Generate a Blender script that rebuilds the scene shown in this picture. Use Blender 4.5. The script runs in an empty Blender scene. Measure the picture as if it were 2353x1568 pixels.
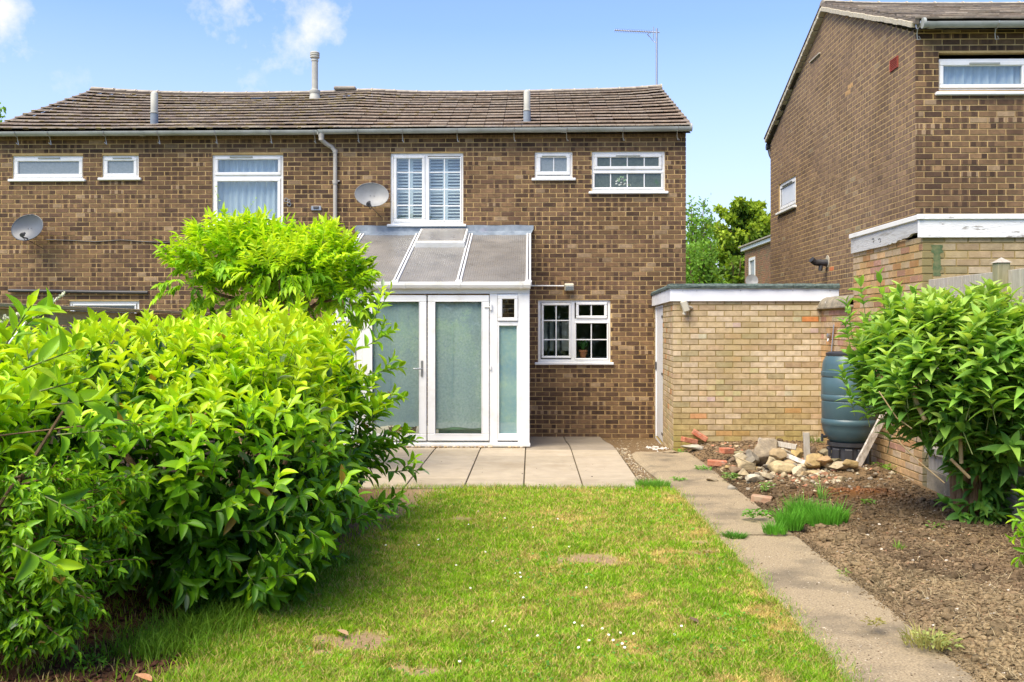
import bpy, math, random
import numpy as np
from mathutils import Vector, Matrix
S = bpy.context.scene
COL = S.collection
random.seed(7); RNG = np.random.default_rng(11)

# ---------------------------------------------------------------- camera, sky, sun, exposure
TH = math.atan(74/3600.0); CZ = 1.62; FD = 2205.9; CX = 1176.5; HY = 752.5
cam_d = bpy.data.cameras.new('camera'); cam = bpy.data.objects.new('camera', cam_d); COL.objects.link(cam)
cam.location = (0, 0, CZ); cam.rotation_euler = (math.pi/2, 0, TH)
cam_d.sensor_width = 36; cam_d.lens = 33.75; cam_d.shift_y = -0.0134; cam_d.clip_end = 1500; cam_d.clip_start = 0.05
S.camera = cam
S.view_settings.view_transform = 'Standard'; S.view_settings.look = 'None'; S.view_settings.gamma = 1
S.view_settings.use_curve_mapping = False; S.view_settings.exposure = 1.25
SUN = Vector((-0.42, -0.52, 1.05)).normalized()
w = bpy.data.worlds.new('World'); S.world = w; w.use_nodes = True
nt = w.node_tree; nt.nodes.clear()
N = nt.nodes.new; LK = nt.links.new
out = N('ShaderNodeOutputWorld'); bg = N('ShaderNodeBackground'); sky = N('ShaderNodeTexSky')
sky.sky_type = 'NISHITA'; sky.sun_disc = False
sky.sun_elevation = math.asin(SUN.z); sky.sun_rotation = math.atan2(SUN.x, SUN.y)
sky.air_density = 1.0; sky.dust_density = 0.3; sky.ozone_density = 4.0; sky.altitude = 100
bg.inputs['Strength'].default_value = 0.11
tc = N('ShaderNodeTexCoord')
def vmath(op, a, b=None):
    n = N('ShaderNodeVectorMath'); n.operation = op
    for i, s in enumerate((a, b)):
        if s is None: continue
        if isinstance(s, (tuple, list, Vector)): n.inputs[i].default_value = tuple(s)
        else: LK(s, n.inputs[i])
    return n
def wmath(op, a, b=None, c=None, clamp=False):
    n = N('ShaderNodeMath'); n.operation = op; n.use_clamp = clamp
    for i, s in enumerate((a, b, c)):
        if s is None: continue
        if isinstance(s, (int, float)): n.inputs[i].default_value = s
        else: LK(s, n.inputs[i])
    return n.outputs[0]
def skydir(x, y):
    u = (x-CX)/FD; v = (y-HY)/FD
    return Vector((-math.sin(TH)+u*math.cos(TH), math.cos(TH)+u*math.sin(TH), -v)).normalized()
dirv = tc.outputs['Generated']
wn = N('ShaderNodeTexNoise'); wn.inputs['Scale'].default_value = 13; wn.inputs['Detail'].default_value = 9; wn.inputs['Roughness'].default_value = 0.62
LK(dirv, wn.inputs['Vector'])
wn2 = N('ShaderNodeTexNoise'); wn2.inputs['Scale'].default_value = 3.1; wn2.inputs['Detail'].default_value = 4
LK(dirv, wn2.inputs['Vector'])
acc = wmath('MULTIPLY_ADD', wn2.outputs[0], 2.6, -1.45, clamp=True)      # scattered cloud over the whole dome, added outside the view to whiten ambient light
for (cx, cy, r, amp) in ((540, -6, 125, 1.15), (612, -8, 85, .9), (662, 88, 100, 1.05), (722, 66, 118, 1.2), (775, 98, 80, 1.05), (795, 128, 45, .9), (5, 12, 100, 1.05), (180, 50, 60, .3)):
    d = vmath('DISTANCE', dirv, skydir(cx, cy)).outputs['Value']
    g = wmath('MULTIPLY_ADD', d, -amp/(r/FD), amp*1.0, clamp=True)
    acc = wmath('MAXIMUM', acc, g)
mask = wmath('ADD', acc, wmath('MULTIPLY_ADD', wn.outputs[0], 4.2, -2.45))
mask = wmath('MULTIPLY', wmath('SMOOTH_MIN', mask, 1.0, 0.1), wmath('MINIMUM', wmath('MULTIPLY', acc, 5.0), 1.0), clamp=True)
sep = N('ShaderNodeSeparateXYZ'); LK(dirv, sep.inputs[0])
hz = wmath('MULTIPLY_ADD', sep.outputs['Z'], -3.2, 0.95, clamp=True)       # milky air near the horizon
mh = N('ShaderNodeMix'); mh.data_type = 'RGBA'; LK(hz, mh.inputs[0]); tint = vmath('MULTIPLY', sky.outputs[0], (.98, .95, 1.12)); LK(tint.outputs[0], mh.inputs[6]); mh.inputs[7].default_value = (3.1, 3.4, 3.75, 1)
mc = N('ShaderNodeMix'); mc.data_type = 'RGBA'; LK(mask, mc.inputs[0]); LK(mh.outputs[2], mc.inputs[6]); mc.inputs[7].default_value = (4.1, 4.1, 4.15, 1)
LK(mc.outputs[2], bg.inputs['Color']); LK(bg.outputs[0], out.inputs[0])
sd = bpy.data.lights.new('sun', 'SUN'); so = bpy.data.objects.new('sun', sd); COL.objects.link(so)
sd.energy = 3.3; sd.angle = math.radians(46); sd.color = (1.0, 0.885, 0.69)
so.rotation_euler = SUN.to_track_quat('Z', 'Y').to_euler()

# ---------------------------------------------------------------- placing: a photograph point at a known depth
def P(x, y, Y):
    u = (x-CX)/FD; v = (y-HY)/FD
    dx = -math.sin(TH)+u*math.cos(TH); dy = math.cos(TH)+u*math.sin(TH); t = Y/dy
    return Vector((t*dx, Y, CZ-t*v))
def PX(x, y, X):
    u = (x-CX)/FD; v = (y-HY)/FD
    dx = -math.sin(TH)+u*math.cos(TH); dy = math.cos(TH)+u*math.sin(TH); t = X/dx
    return Vector((X, t*dy, CZ-t*v))
def G(x, y, z=0.0):
    u = (x-CX)/FD; v = (y-HY)/FD; t = (CZ-z)/v
    return Vector((t*(-math.sin(TH)+u*math.cos(TH)), t*(math.cos(TH)+u*math.sin(TH)), z))

# ---------------------------------------------------------------- noise fields
def _h(ix, iy, seed):
    n = (ix.astype(np.int64)*374761393 + iy.astype(np.int64)*668265263 + seed*1442695041) & 0x7fffffff
    n = ((n ^ (n >> 13))*1274126177) & 0x7fffffff
    return ((n ^ (n >> 16)) & 0xffff)/65535.0
def vnoise(x, y, seed=0):
    x = np.asarray(x, float); y = np.asarray(y, float)
    ix = np.floor(x); iy = np.floor(y); fx = x-ix; fy = y-iy
    fx = fx*fx*(3-2*fx); fy = fy*fy*(3-2*fy)
    a = _h(ix, iy, seed); b = _h(ix+1, iy, seed); c = _h(ix, iy+1, seed); d = _h(ix+1, iy+1, seed)
    return (a*(1-fx)+b*fx)*(1-fy)+(c*(1-fx)+d*fx)*fy
def fbm(x, y, seed=0, o=4, lac=2.1, g=0.5):
    s = 0; a = 1; t = 0
    for i in range(o):
        s = s+a*vnoise(np.asarray(x)*lac**i, np.asarray(y)*lac**i, seed+i*17); t += a; a *= g
    return s/t

# ---------------------------------------------------------------- materials
MATS = {}
def pmat(name, c1, c2=None, scale=6, detail=5, lo=.35, hi=.65, rough=.7, bump=0.0, bscale=60, metal=0, attr=False,
         spec=.5, c3=None, scale3=1.3, lo3=.5, hi3=.65, stretch=(1, 1, 1), coat=0, bdist=.01, rvar=0):
    m = bpy.data.materials.new(name); m.use_nodes = True; MATS[name] = m
    t = m.node_tree; n = t.nodes; l = t.links
    b = n['Principled BSDF']; b.inputs['Roughness'].default_value = rough; b.inputs['Metallic'].default_value = metal
    b.inputs['Specular IOR Level'].default_value = spec
    if coat: b.inputs['Coat Weight'].default_value = coat
    geo = n.new('ShaderNodeNewGeometry'); mp = n.new('ShaderNodeMapping'); mp.inputs['Scale'].default_value = stretch
    l.new(geo.outputs['Position'], mp.inputs['Vector'])
    def noise(sc, dt):
        k = n.new('ShaderNodeTexNoise'); k.inputs['Scale'].default_value = sc; k.inputs['Detail'].default_value = dt
        k.inputs['Roughness'].default_value = .62; l.new(mp.outputs[0], k.inputs['Vector']); return k.outputs[0]
    def ramp(s, a, bb):
        r = n.new('ShaderNodeMapRange'); r.inputs[1].default_value = a; r.inputs[2].default_value = bb; l.new(s, r.inputs[0]); return r.outputs[0]
    cur = None
    def mix(fac, a, bb, mode='MIX'):
        k = n.new('ShaderNodeMix'); k.data_type = 'RGBA'; k.blend_type = mode
        for i, s in ((0, fac), (6, a), (7, bb)):
            if isinstance(s, (float, int)): k.inputs[i].default_value = s
            elif isinstance(s, tuple): k.inputs[i].default_value = (*s, 1) if len(s) == 3 else s
            else: l.new(s, k.inputs[i])
        return k.outputs[2]
    cur = mix(ramp(noise(scale, detail), lo, hi), c1, c2) if c2 else None
    if c3: cur = mix(ramp(noise(scale3, 6), lo3, hi3), cur if cur is not None else c1, c3)
    if attr:
        a = n.new('ShaderNodeAttribute'); a.attribute_name = 'tint'
        cur = mix(1.0, a.outputs['Color'], cur if cur is not None else c1, 'MULTIPLY')
    if cur is None: b.inputs['Base Color'].default_value = (*c1, 1)
    else: l.new(cur, b.inputs['Base Color'])
    if rvar:
        rr = n.new('ShaderNodeMapRange'); rr.inputs[1].default_value = .3; rr.inputs[2].default_value = .7
        rr.inputs[3].default_value = rough-rvar; rr.inputs[4].default_value = rough+rvar
        l.new(noise(scale*2.3, 4), rr.inputs[0]); l.new(rr.outputs[0], b.inputs['Roughness'])
    if bump:
        k = n.new('ShaderNodeBump'); k.inputs['Strength'].default_value = bump; k.inputs['Distance'].default_value = bdist
        l.new(noise(bscale, 6), k.inputs['Height']); l.new(k.outputs[0], b.inputs['Normal'])
    return m
def leafmat(name, trans=.4, rough=.38, gl=.5, yel=(1.25, 1.15, .55)):
    m = bpy.data.materials.new(name); m.use_nodes = True; t = m.node_tree; n = t.nodes; l = t.links
    b = n['Principled BSDF']; b.inputs['Roughness'].default_value = rough; b.inputs['Specular IOR Level'].default_value = gl
    a = n.new('ShaderNodeAttribute'); a.attribute_name = 'tint'
    g = n.new('ShaderNodeNewGeometry'); k = n.new('ShaderNodeTexNoise'); k.inputs['Scale'].default_value = 9; k.inputs['Detail'].default_value = 4
    l.new(g.outputs['Position'], k.inputs['Vector'])
    r = n.new('ShaderNodeMapRange'); r.inputs[1].default_value = .3; r.inputs[2].default_value = .7; r.inputs[3].default_value = .75; r.inputs[4].default_value = 1.2
    l.new(k.outputs[0], r.inputs[0])
    v = n.new('ShaderNodeVectorMath'); v.operation = 'SCALE'; l.new(a.outputs['Color'], v.inputs[0]); l.new(r.outputs[0], v.inputs['Scale'])
    l.new(v.outputs[0], b.inputs['Base Color'])
    y = n.new('ShaderNodeVectorMath'); y.operation = 'MULTIPLY'; l.new(v.outputs[0], y.inputs[0]); y.inputs[1].default_value = yel
    tr = n.new('ShaderNodeBsdfTranslucent'); l.new(y.outputs[0], tr.inputs['Color'])
    ms = n.new('ShaderNodeMixShader'); ms.inputs[0].default_value = trans
    l.new(b.outputs[0], ms.inputs[1]); l.new(tr.outputs[0], ms.inputs[2]); l.new(ms.outputs[0], n['Material Output'].inputs[0])
    return m
def glassmat(name, tint=(.90, .94, .93), refl=.04, rough=.02):
    m = bpy.data.materials.new(name); m.use_nodes = True; t = m.node_tree; n = t.nodes; l = t.links
    n.remove(n['Principled BSDF'])
    tr = n.new('ShaderNodeBsdfTransparent'); tr.inputs[0].default_value = (*tint, 1)
    gl = n.new('ShaderNodeBsdfGlossy'); gl.inputs['Roughness'].default_value = rough; gl.inputs['Color'].default_value = (.9, .95, 1, 1)
    fr = n.new('ShaderNodeLayerWeight'); fr.inputs[0].default_value = .5
    pw = n.new('ShaderNodeMath'); pw.operation = 'POWER'; l.new(fr.outputs['Facing'], pw.inputs[0]); pw.inputs[1].default_value = 4
    ad = n.new('ShaderNodeMath'); ad.operation = 'MULTIPLY_ADD'; ad.use_clamp = True; l.new(pw.outputs[0], ad.inputs[0]); ad.inputs[1].default_value = .9; ad.inputs[2].default_value = .035+refl
    ms = n.new('ShaderNodeMixShader'); l.new(ad.outputs[0], ms.inputs[0]); l.new(tr.outputs[0], ms.inputs[1]); l.new(gl.outputs[0], ms.inputs[2])
    l.new(ms.outputs[0], n['Material Output'].inputs[0]); return m

M_BROWN = pmat('brown_brick', (.78, .78, .78), (1.2, 1.17, 1.12), scale=14, rough=.85, bump=.5, bscale=120, attr=True, spec=.3, c3=(.70, .66, .60), scale3=1.1, lo3=.5, hi3=.68)
M_YELLOW = pmat('yellow_brick', (.82, .8, .78), (1.14, 1.14, 1.14), scale=12, rough=.88, bump=.5, bscale=140, attr=True, spec=.25, c3=(.86, .84, .68), scale3=1.2)
M_MORTAR = pmat('mortar', (.50, .345, .145), (.60, .43, .205), scale=9, rough=.95, bump=.4, bscale=200, spec=.1, c3=(.34, .24, .12), scale3=.9)
M_MORTAR_Y = pmat('yellow_mortar', (.27, .20, .075), (.38, .29, .13), scale=9, rough=.95, bump=.4, bscale=200, spec=.1)
M_UPVC = pmat('white_upvc', (.80, .81, .80), (.66, .65, .60), scale=5, rough=.38, spec=.5, lo=.50, hi=.85)
M_UPVC_OLD = pmat('weathered_upvc', (.78, .78, .74), (.60, .59, .50), scale=4, rough=.45, spec=.5, lo=.5, hi=.8, stretch=(1, 1, 3))
M_WHITEPAINT = pmat('white_fascia_board', (.80, .82, .85), (.72, .74, .76), scale=3, rough=.5)
M_PEEL = pmat('peeling_white_paint', (.78, .78, .77), (.33, .31, .28), scale=9, detail=8, lo=.58, hi=.64, rough=.7, bump=.6, bscale=40, stretch=(.5, .5, 2.2))
M_PEEL_GREY = pmat('grey_bare_fascia', (.50, .50, .48), (.28, .26, .22), scale=11, detail=8, lo=.5, hi=.72, rough=.8, bump=.6, bscale=40, stretch=(1, .3, 2.2))
M_TILE = pmat('roof_tile', (.8, .8, .8), (1.2, 1.15, 1.1), scale=12, rough=.9, bump=.7, bscale=70, attr=True, spec=.2, c3=(.55, .5, .42), scale3=4.5, lo3=.55, hi3=.7)
M_MOSS = pmat('roof_moss', (.16, .11, .06), (.20, .17, .06), scale=20, rough=1, bump=.8, bscale=60)
M_RIDGE = pmat('ridge_tile', (.24, .22, .18), (.40, .36, .28), scale=9, rough=.9, bump=.6, bscale=60)
M_LIME = pmat('pale_bedding_mortar', (.42, .38, .28), (.52, .47, .36), scale=20, rough=.95, bump=.6, bscale=80)
M_GUTTER = pmat('grey_gutter', (.38, .40, .38), (.26, .28, .25), scale=3, rough=.5, stretch=(1, 1, 1), lo=.4, hi=.7)
M_PIPE = pmat('grey_downpipe', (.37, .35, .31), (.42, .40, .36), scale=4, rough=.5)
M_FLUE = pmat('flue_pipe', (.50, .49, .42), (.38, .38, .34), scale=6, rough=.6)
M_LEAD = pmat('lead', (.15, .185, .225), (.25, .295, .34), scale=5, rough=.75, spec=.2, bump=.3, bscale=12, c3=(.20, .22, .27), scale3=6, lo3=.6, hi3=.7)
M_DISH = pmat('dish_grey', (.10, .115, .13), (.085, .095, .11), scale=6, rough=.45)
M_DARKMETAL = pmat('dark_metal', (.06, .06, .065), rough=.5)
M_STEEL = pmat('steel', (.42, .42, .42), rough=.35, metal=.8)
M_BLACK = pmat('black_plastic', (.025, .026, .03), (.04, .04, .045), scale=8, rough=.5)
M_FELT = pmat('green_roof_felt', (.055, .085, .075), (.13, .17, .15), scale=30, rough=.95, bump=1, bscale=90)
M_COPING = pmat('coping_stone', (.17, .15, .11), (.34, .29, .20), scale=8, rough=.95, bump=.8, bscale=60, c3=(.5, .48, .42), scale3=14, lo3=.63, hi3=.7)
M_POLY = pmat('polycarbonate', (.155, .148, .135), (.215, .203, .182), scale=2.2, rough=.32, spec=.6, c3=(.25, .232, .205), scale3=.9, rvar=.08)
M_FILM = pmat('frosted_film', (.29, .355, .335), (.45, .51, .48), scale=34, detail=9, lo=.32, hi=.7, rough=.6, c3=(.27, .35, .37), scale3=1.1, lo3=.42, hi3=.7)
M_FILM2 = pmat('frosted_film_side', (.30, .44, .46), (.44, .54, .46), scale=16, detail=9, lo=.3, hi=.7, rough=.6, c3=(.22, .34, .46), scale3=1.6, lo3=.42, hi3=.7)
M_GREENCLOTH = pmat('green_sheet', (.10, .26, .10), (.16, .34, .16), scale=3, rough=.6)
M_ROOM = pmat('room_plaster', (.62, .57, .48), rough=.9)
M_ROOMDARK = pmat('room_dark', (.06, .055, .05), rough=.9)
M_CURTAIN = pmat('net_curtain', (.62, .66, .72), (.50, .55, .62), scale=3, stretch=(6, 6, .6), rough=.8)
M_SHUTTER = pmat('white_shutter', (.8, .82, .84), rough=.45)
M_FROST = pmat('obscured_glass', (.19, .235, .25), (.25, .29, .31), scale=40, rough=.22, spec=.8, bump=.25, bscale=90)
M_FROST_REFL = pmat('green_reflection_glass', (.06, .085, .075), (.10, .13, .11), scale=30, rough=.16, spec=.8, bump=.3, bscale=120, c3=(.05, .13, .04), scale3=2.4, lo3=.56, hi3=.68)  # obscured glass with a dark green garden reflection painted into its colour
M_GLASS = glassmat('window_glass')
M_GLASSD = glassmat('door_glass', (.93, .97, .96), .02)
M_TERRA = pmat('terracotta', (.45, .16, .07), rough=.8)
M_REDVENT = pmat('red_vent', (.33, .06, .035), rough=.7)
M_WOOD = pmat('weathered_wood', (.34, .30, .24), (.48, .44, .37), scale=8, detail=8, rough=.85, bump=.5, bscale=40, stretch=(8, 8, .7))
M_WOODG = pmat('greenish_post_wood', (.24, .22, .12), (.33, .30, .19), scale=8, rough=.9, bump=.5, bscale=40, stretch=(8, 8, .7))
M_WOODO = pmat('tan_fence_wood', (.33, .24, .14), (.45, .35, .22), scale=6, rough=.9, bump=.5, bscale=40, stretch=(1, 1, 8))
M_PLANK = pmat('grey_plank_wood', (.33, .29, .24), (.62, .57, .50), scale=9, detail=8, lo=.4, hi=.6, rough=.9, bump=.8, bscale=30, stretch=(3, 3, 1))
M_BUTT = pmat('green_plastic', (.050, .098, .115), (.065, .12, .138), scale=3, rough=.36, spec=.5, c3=(.09, .14, .13), scale3=11, lo3=.66, hi3=.8)
M_PATIO = pmat('patio_slab', (.88, .87, .85), (1.05, 1.04, 1.02), scale=5, rough=.85, bump=.25, bscale=160, attr=True, c3=(.8, .77, .72), scale3=1.4, lo3=.52, hi3=.7, spec=.25)
M_CONC = pmat('concrete_path', (.21, .165, .105), (.43, .345, .22), scale=85, detail=9, lo=.33, hi=.62, rough=.95, bump=.7, bscale=150, c3=(.175, .145, .10), scale3=2.1, lo3=.47, hi3=.68, spec=.15)
M_SOIL = pmat('soil', (.85, .85, .85), (1.2, 1.2, 1.2), scale=60, rough=1, bump=.9, bscale=90, attr=True, spec=.1)
M_LAWN = pmat('lawn_earth', (.8, .8, .8), (1.15, 1.15, 1.15), scale=60, rough=1, bump=.6, bscale=120, attr=True, spec=.1)
M_GROUND = pmat('rough_ground', (.10, .14, .035), (.18, .17, .07), scale=3, rough=1, spec=.1)
M_GRASS = leafmat('grass_blade', .35, .6, .25, (1.15, 1.1, .6))
M_LEAF = leafmat('glossy_leaf', .36, .40, .38, (1.25, 1.12, .5))
M_SOFTLEAF = leafmat('soft_leaf', .40, .52, .3, (1.25, 1.12, .5))
M_FARLEAF = leafmat('far_leaf', .4, .6, .25)
M_BARK = pmat('bark', (.10, .065, .035), (.24, .15, .08), scale=12, rough=.95, bump=.9, bscale=40, stretch=(3, 3, .6))
M_BARKO = pmat('peeling_orange_bark', (.17, .08, .035), (.38, .22, .10), scale=9, rough=.9, bump=.9, bscale=30, stretch=(4, 4, .6))
M_TWIG = pmat('green_twig', (.16, .20, .06), rough=.7)
M_STONE = pmat('rubble_stone', (.75, .75, .75), (1.2, 1.18, 1.1), scale=14, rough=.95, bump=.9, bscale=50, attr=True, spec=.15)
M_REDBRICK = pmat('loose_red_brick', (.42, .13, .065), (.52, .24, .14), scale=16, rough=.9, bump=.8, bscale=60, c3=(.42, .36, .28), scale3=9, lo3=.58, hi3=.7)
M_WHITE = pmat('white_petal', (.8, .8, .78), rough=.6)
M_DEADLEAF = pmat('dead_leaf', (.36, .15, .06), (.48, .26, .13), scale=30, rough=.7)
M_CREAMLAMP = pmat('cream_lamp', (.50, .47, .37), rough=.5)
M_FLAT = pmat('plain_tint', (1, 1, 1), attr=True, rough=.7)

# ---------------------------------------------------------------- objects
def tag(o, label=None, cat=None, group=None, kind=None):
    if label: o['label'] = label
    if cat: o['category'] = cat
    if group: o['group'] = group
    if kind: o['kind'] = kind
    return o
def thing(name, label, cat, loc, group=None):
    o = bpy.data.objects.new(name, None); COL.objects.link(o); o.location = loc; o.empty_display_size = .1
    return tag(o, label, cat, group)
def adopt(o, parent):
    if parent is not None:
        o.parent = parent
        if parent.type == 'EMPTY': o.location = o.location-parent.location
    return o
class Fr:                       # a wall frame: u along the wall, v up, w outwards
    def __init__(s, o, ang=0.0):
        s.o = Vector(o); s.ang = ang; s.U = Vector((math.cos(ang), math.sin(ang), 0)); s.W = Vector((math.sin(ang), -math.cos(ang), 0))
    def p(s, u, v, w=0): return s.o+s.U*u+s.W*w+Vector((0, 0, v))
    def uv(s, q): d = Vector(q)-s.o; return d.dot(s.U), d.z
def _cham():
    vs = []; idx = {}
    for ax in range(3):
        for sx in (-1, 1):
            for sy in (-1, 1):
                for sz in (-1, 1):
                    idx[(ax, sx, sy, sz)] = len(vs); vs.append((ax, (sx, sy, sz)))
    F = []
    for ax in range(3):
        for s in (-1, 1):
            q = []
            for (a, b) in ((-1, -1), (1, -1), (1, 1), (-1, 1)):
                t = [0, 0, 0]; t[ax] = s; t[(ax+1) % 3] = a; t[(ax+2) % 3] = b; q.append(idx[(ax, *t)])
            F.append(q if s > 0 else q[::-1])
    for ax in range(3):
        b1 = (ax+1) % 3; b2 = (ax+2) % 3
        for s1 in (-1, 1):
            for s2 in (-1, 1):
                def k(face, e):
                    t = [0, 0, 0]; t[ax] = e; t[b1] = s1; t[b2] = s2; return idx[(face, *t)]
                q = [k(b1, -1), k(b2, -1), k(b2, 1), k(b1, 1)]
                F.append(q if s1*s2 < 0 else q[::-1])
    for sx in (-1, 1):
        for sy in (-1, 1):
            for sz in (-1, 1):
                q = [idx[(0, sx, sy, sz)], idx[(1, sx, sy, sz)], idx[(2, sx, sy, sz)]]
                F.append(q if sx*sy*sz > 0 else q[::-1])
    return vs, F
CHV, CHF = _cham()
class MB:
    def __init__(s): s.v = []; s.f = []; s.c = []; s.cur = (1, 1, 1)
    def add(s, vs, fs, col=None):
        b = len(s.v); s.v.extend([tuple(x) for x in vs]); s.f.extend([tuple(i+b for i in f) for f in fs]); s.c.extend([col or s.cur]*len(fs))
    def obox(s, c, ax, ay, az, h, bev=0, col=None):
        c = Vector(c)
        if bev <= 0:
            vs = [c+ax*(h[0]*i)+ay*(h[1]*j)+az*(h[2]*k) for i in (-1, 1) for j in (-1, 1) for k in (-1, 1)]
            s.add(vs, [(0, 1, 3, 2), (4, 6, 7, 5), (0, 4, 5, 1), (2, 3, 7, 6), (0, 2, 6, 4), (1, 5, 7, 3)], col); return
        bev = min(bev, min(h)*.9); vs = []
        for (a, sg) in CHV:
            t = [sg[i]*(h[i] if i == a else h[i]-bev) for i in range(3)]
            vs.append(c+ax*t[0]+ay*t[1]+az*t[2])
        s.add(vs, CHF, col)
    def box(s, fr, u0, u1, v0, v1, w0, w1, bev=0, col=None):
        s.obox(fr.p((u0+u1)/2, (v0+v1)/2, (w0+w1)/2), fr.U, -fr.W, Vector((0, 0, 1)), (abs(u1-u0)/2, abs(w1-w0)/2, abs(v1-v0)/2), bev, col)
    def wbox(s, x0, x1, y0, y1, z0, z1, bev=0, col=None):
        s.obox(((x0+x1)/2, (y0+y1)/2, (z0+z1)/2), Vector((1, 0, 0)), Vector((0, 1, 0)), Vector((0, 0, 1)), (abs(x1-x0)/2, abs(y1-y0)/2, abs(z1-z0)/2), bev, col)
    def ring(s, fr, u0, u1, v0, v1, tk, w0, w1, bev=.004, tkb=None):
        tb = tkb or tk
        s.box(fr, u0, u1, v1-tk, v1, w0, w1, bev); s.box(fr, u0, u1, v0, v0+tb, w0, w1, bev)
        s.box(fr, u0, u0+tk, v0+tb, v1-tk, w0, w1-.001, bev); s.box(fr, u1-tk, u1, v0+tb, v1-tk, w0, w1-.001, bev)
    def quad(s, a, b, c, d, col=None): s.add([a, b, c, d], [(0, 1, 2, 3)], col)
    def tube(s, pts, r, n=8, cap=True, col=None):
        pts = [Vector(p) for p in pts]; k = len(pts)
        rs = r if isinstance(r, (list, tuple)) else [r]*k
        vs = []; ref = None
        for i, p in enumerate(pts):
            d = (pts[min(i+1, k-1)]-pts[max(i-1, 0)]).normalized()
            if ref is None: ref = Vector((0, 0, 1)) if abs(d.z) < .9 else Vector((1, 0, 0))
            a = d.cross(ref).normalized(); b = d.cross(a)
            for j in range(n):
                t = 2*math.pi*j/n; vs.append(p+a*(rs[i]*math.cos(t))+b*(rs[i]*math.sin(t)))
        fs = [(i*n+j, i*n+(j+1) % n, (i+1)*n+(j+1) % n, (i+1)*n+j) for i in range(k-1) for j in range(n)]
        if cap: fs += [tuple(range(n))[::-1], tuple((k-1)*n+j for j in range(n))]
        s.add(vs, fs, col)
    def lathe(s, c, prof, n=24, axis=(0, 0, 1), col=None, cap=True):
        c = Vector(c); q = Vector((0, 0, 1)).rotation_difference(Vector(axis).normalized())
        vs = [c+q@Vector((r*math.cos(2*math.pi*j/n), r*math.sin(2*math.pi*j/n), z)) for (r, z) in prof for j in range(n)]
        k = len(prof)
        fs = [(i*n+j, i*n+(j+1) % n, (i+1)*n+(j+1) % n, (i+1)*n+j) for i in range(k-1) for j in range(n)]
        if cap: fs += [tuple(range(n))[::-1], tuple((k-1)*n+j for j in range(n))]
        s.add(vs, fs, col)
    def build(s, name, mat, parent=None, smooth=False, loc=None):
        me = bpy.data.meshes.new(name)
        off = Vector(loc) if loc is not None else Vector((0, 0, 0))
        me.from_pydata([(x[0]-off.x, x[1]-off.y, x[2]-off.z) for x in s.v], [], s.f)
        a = me.attributes.new('tint', 'FLOAT_COLOR', 'FACE')
        a.data.foreach_set('color', np.array([(*c, 1) for c in s.c], dtype=np.float32).ravel())
        if smooth: me.polygons.foreach_set('use_smooth', [True]*len(me.polygons)); 
        me.materials.append(mat); me.update()
        if smooth: me.set_sharp_from_angle(angle=math.radians(40))
        o = bpy.data.objects.new(name, me); COL.objects.link(o); o.location = off
        return adopt(o, parent)
def npmesh(name, V, F, mat, parent=None, colors=None, smooth=False, loc=None):
    """V (n,3), F (m,k) equal-sided faces, colors (n,3) per vertex"""
    me = bpy.data.meshes.new(name); V = np.asarray(V, np.float32); F = np.asarray(F, np.int32)
    if loc is not None: V = V-np.array(loc, np.float32)
    me.vertices.add(len(V)); me.vertices.foreach_set('co', V.ravel())
    k = F.shape[1]; me.loops.add(F.size); me.loops.foreach_set('vertex_index', F.ravel())
    me.polygons.add(len(F)); me.polygons.foreach_set('loop_start', np.arange(0, F.size, k, dtype=np.int32))
    me.polygons.foreach_set('loop_total', np.full(len(F), k, dtype=np.int32))
    if smooth: me.polygons.foreach_set('use_smooth', np.ones(len(F), bool))
    if colors is not None:
        a = me.attributes.new('tint', 'FLOAT_COLOR', 'POINT')
        a.data.foreach_set('color', np.concatenate([colors, np.ones((len(V), 1))], 1).astype(np.float32).ravel())
    me.materials.append(mat); me.update(calc_edges=True); me.validate()
    o = bpy.data.objects.new(name, me); COL.objects.link(o)
    if loc is not None: o.location = loc
    return adopt(o, parent)
def grid(name, x0, x1, y0, y1, step, zf, cf, mat, mask=None, **kw):
    nx = max(2, int((x1-x0)/step)+1); ny = max(2, int((y1-y0)/step)+1)
    X, Y = np.meshgrid(np.linspace(x0, x1, nx), np.linspace(y0, y1, ny)); X = X.ravel(); Y = Y.ravel()
    Z = zf(X, Y); i = np.arange(nx-1)[None, :]+np.arange(ny-1)[:, None]*nx; i = i.ravel()
    F = np.stack([i, i+1, i+1+nx, i+nx], 1)
    if mask is not None: F = F[mask(X[F].mean(1), Y[F].mean(1))]
    return npmesh(name, np.stack([X, Y, Z], 1), F, mat, colors=cf(X, Y), smooth=True, **kw)
def sm(a, b, x): t = np.clip((x-a)/(b-a), 0, 1); return t*t*(3-2*t)

# ---------------------------------------------------------------- brickwork
def brown_cols(u=0, v=0):
    k = random.uniform(.82, 1.18); base = tuple(x*k for x in ((.175, .107, .057) if random.random() < .9 else (.24, .15, .078)))
    if random.random() < .05: base = (.27*k, .19*k, .115*k)
    d = random.uniform(.8, 1.25); dark = (.080*d, .047*d, .030*d); mid = (.122*d, .072*d, .044*d)
    r = random.random()
    if r < .34: return [(0, 1, base)]
    if r < .44: return [(0, 1, mid)]
    if r < .50: return [(0, 1, dark)]
    if r < .70:
        e = random.uniform(.3, .42); c = random.choice((dark, mid)); return [(0, e, c), (e, 1, base)] if random.random() < .5 else [(0, 1-e, base), (1-e, 1, c)]
    a = random.uniform(.04, .14); b = a+random.uniform(.26, .34); c = random.uniform(.54, .62); e = min(.97, c+random.uniform(.26, .34)); q = random.choice((dark, mid))
    return [(0, a, base), (a, b, q), (b, c, base), (c, e, random.choice((dark, mid))), (e, 1, base)]
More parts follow.
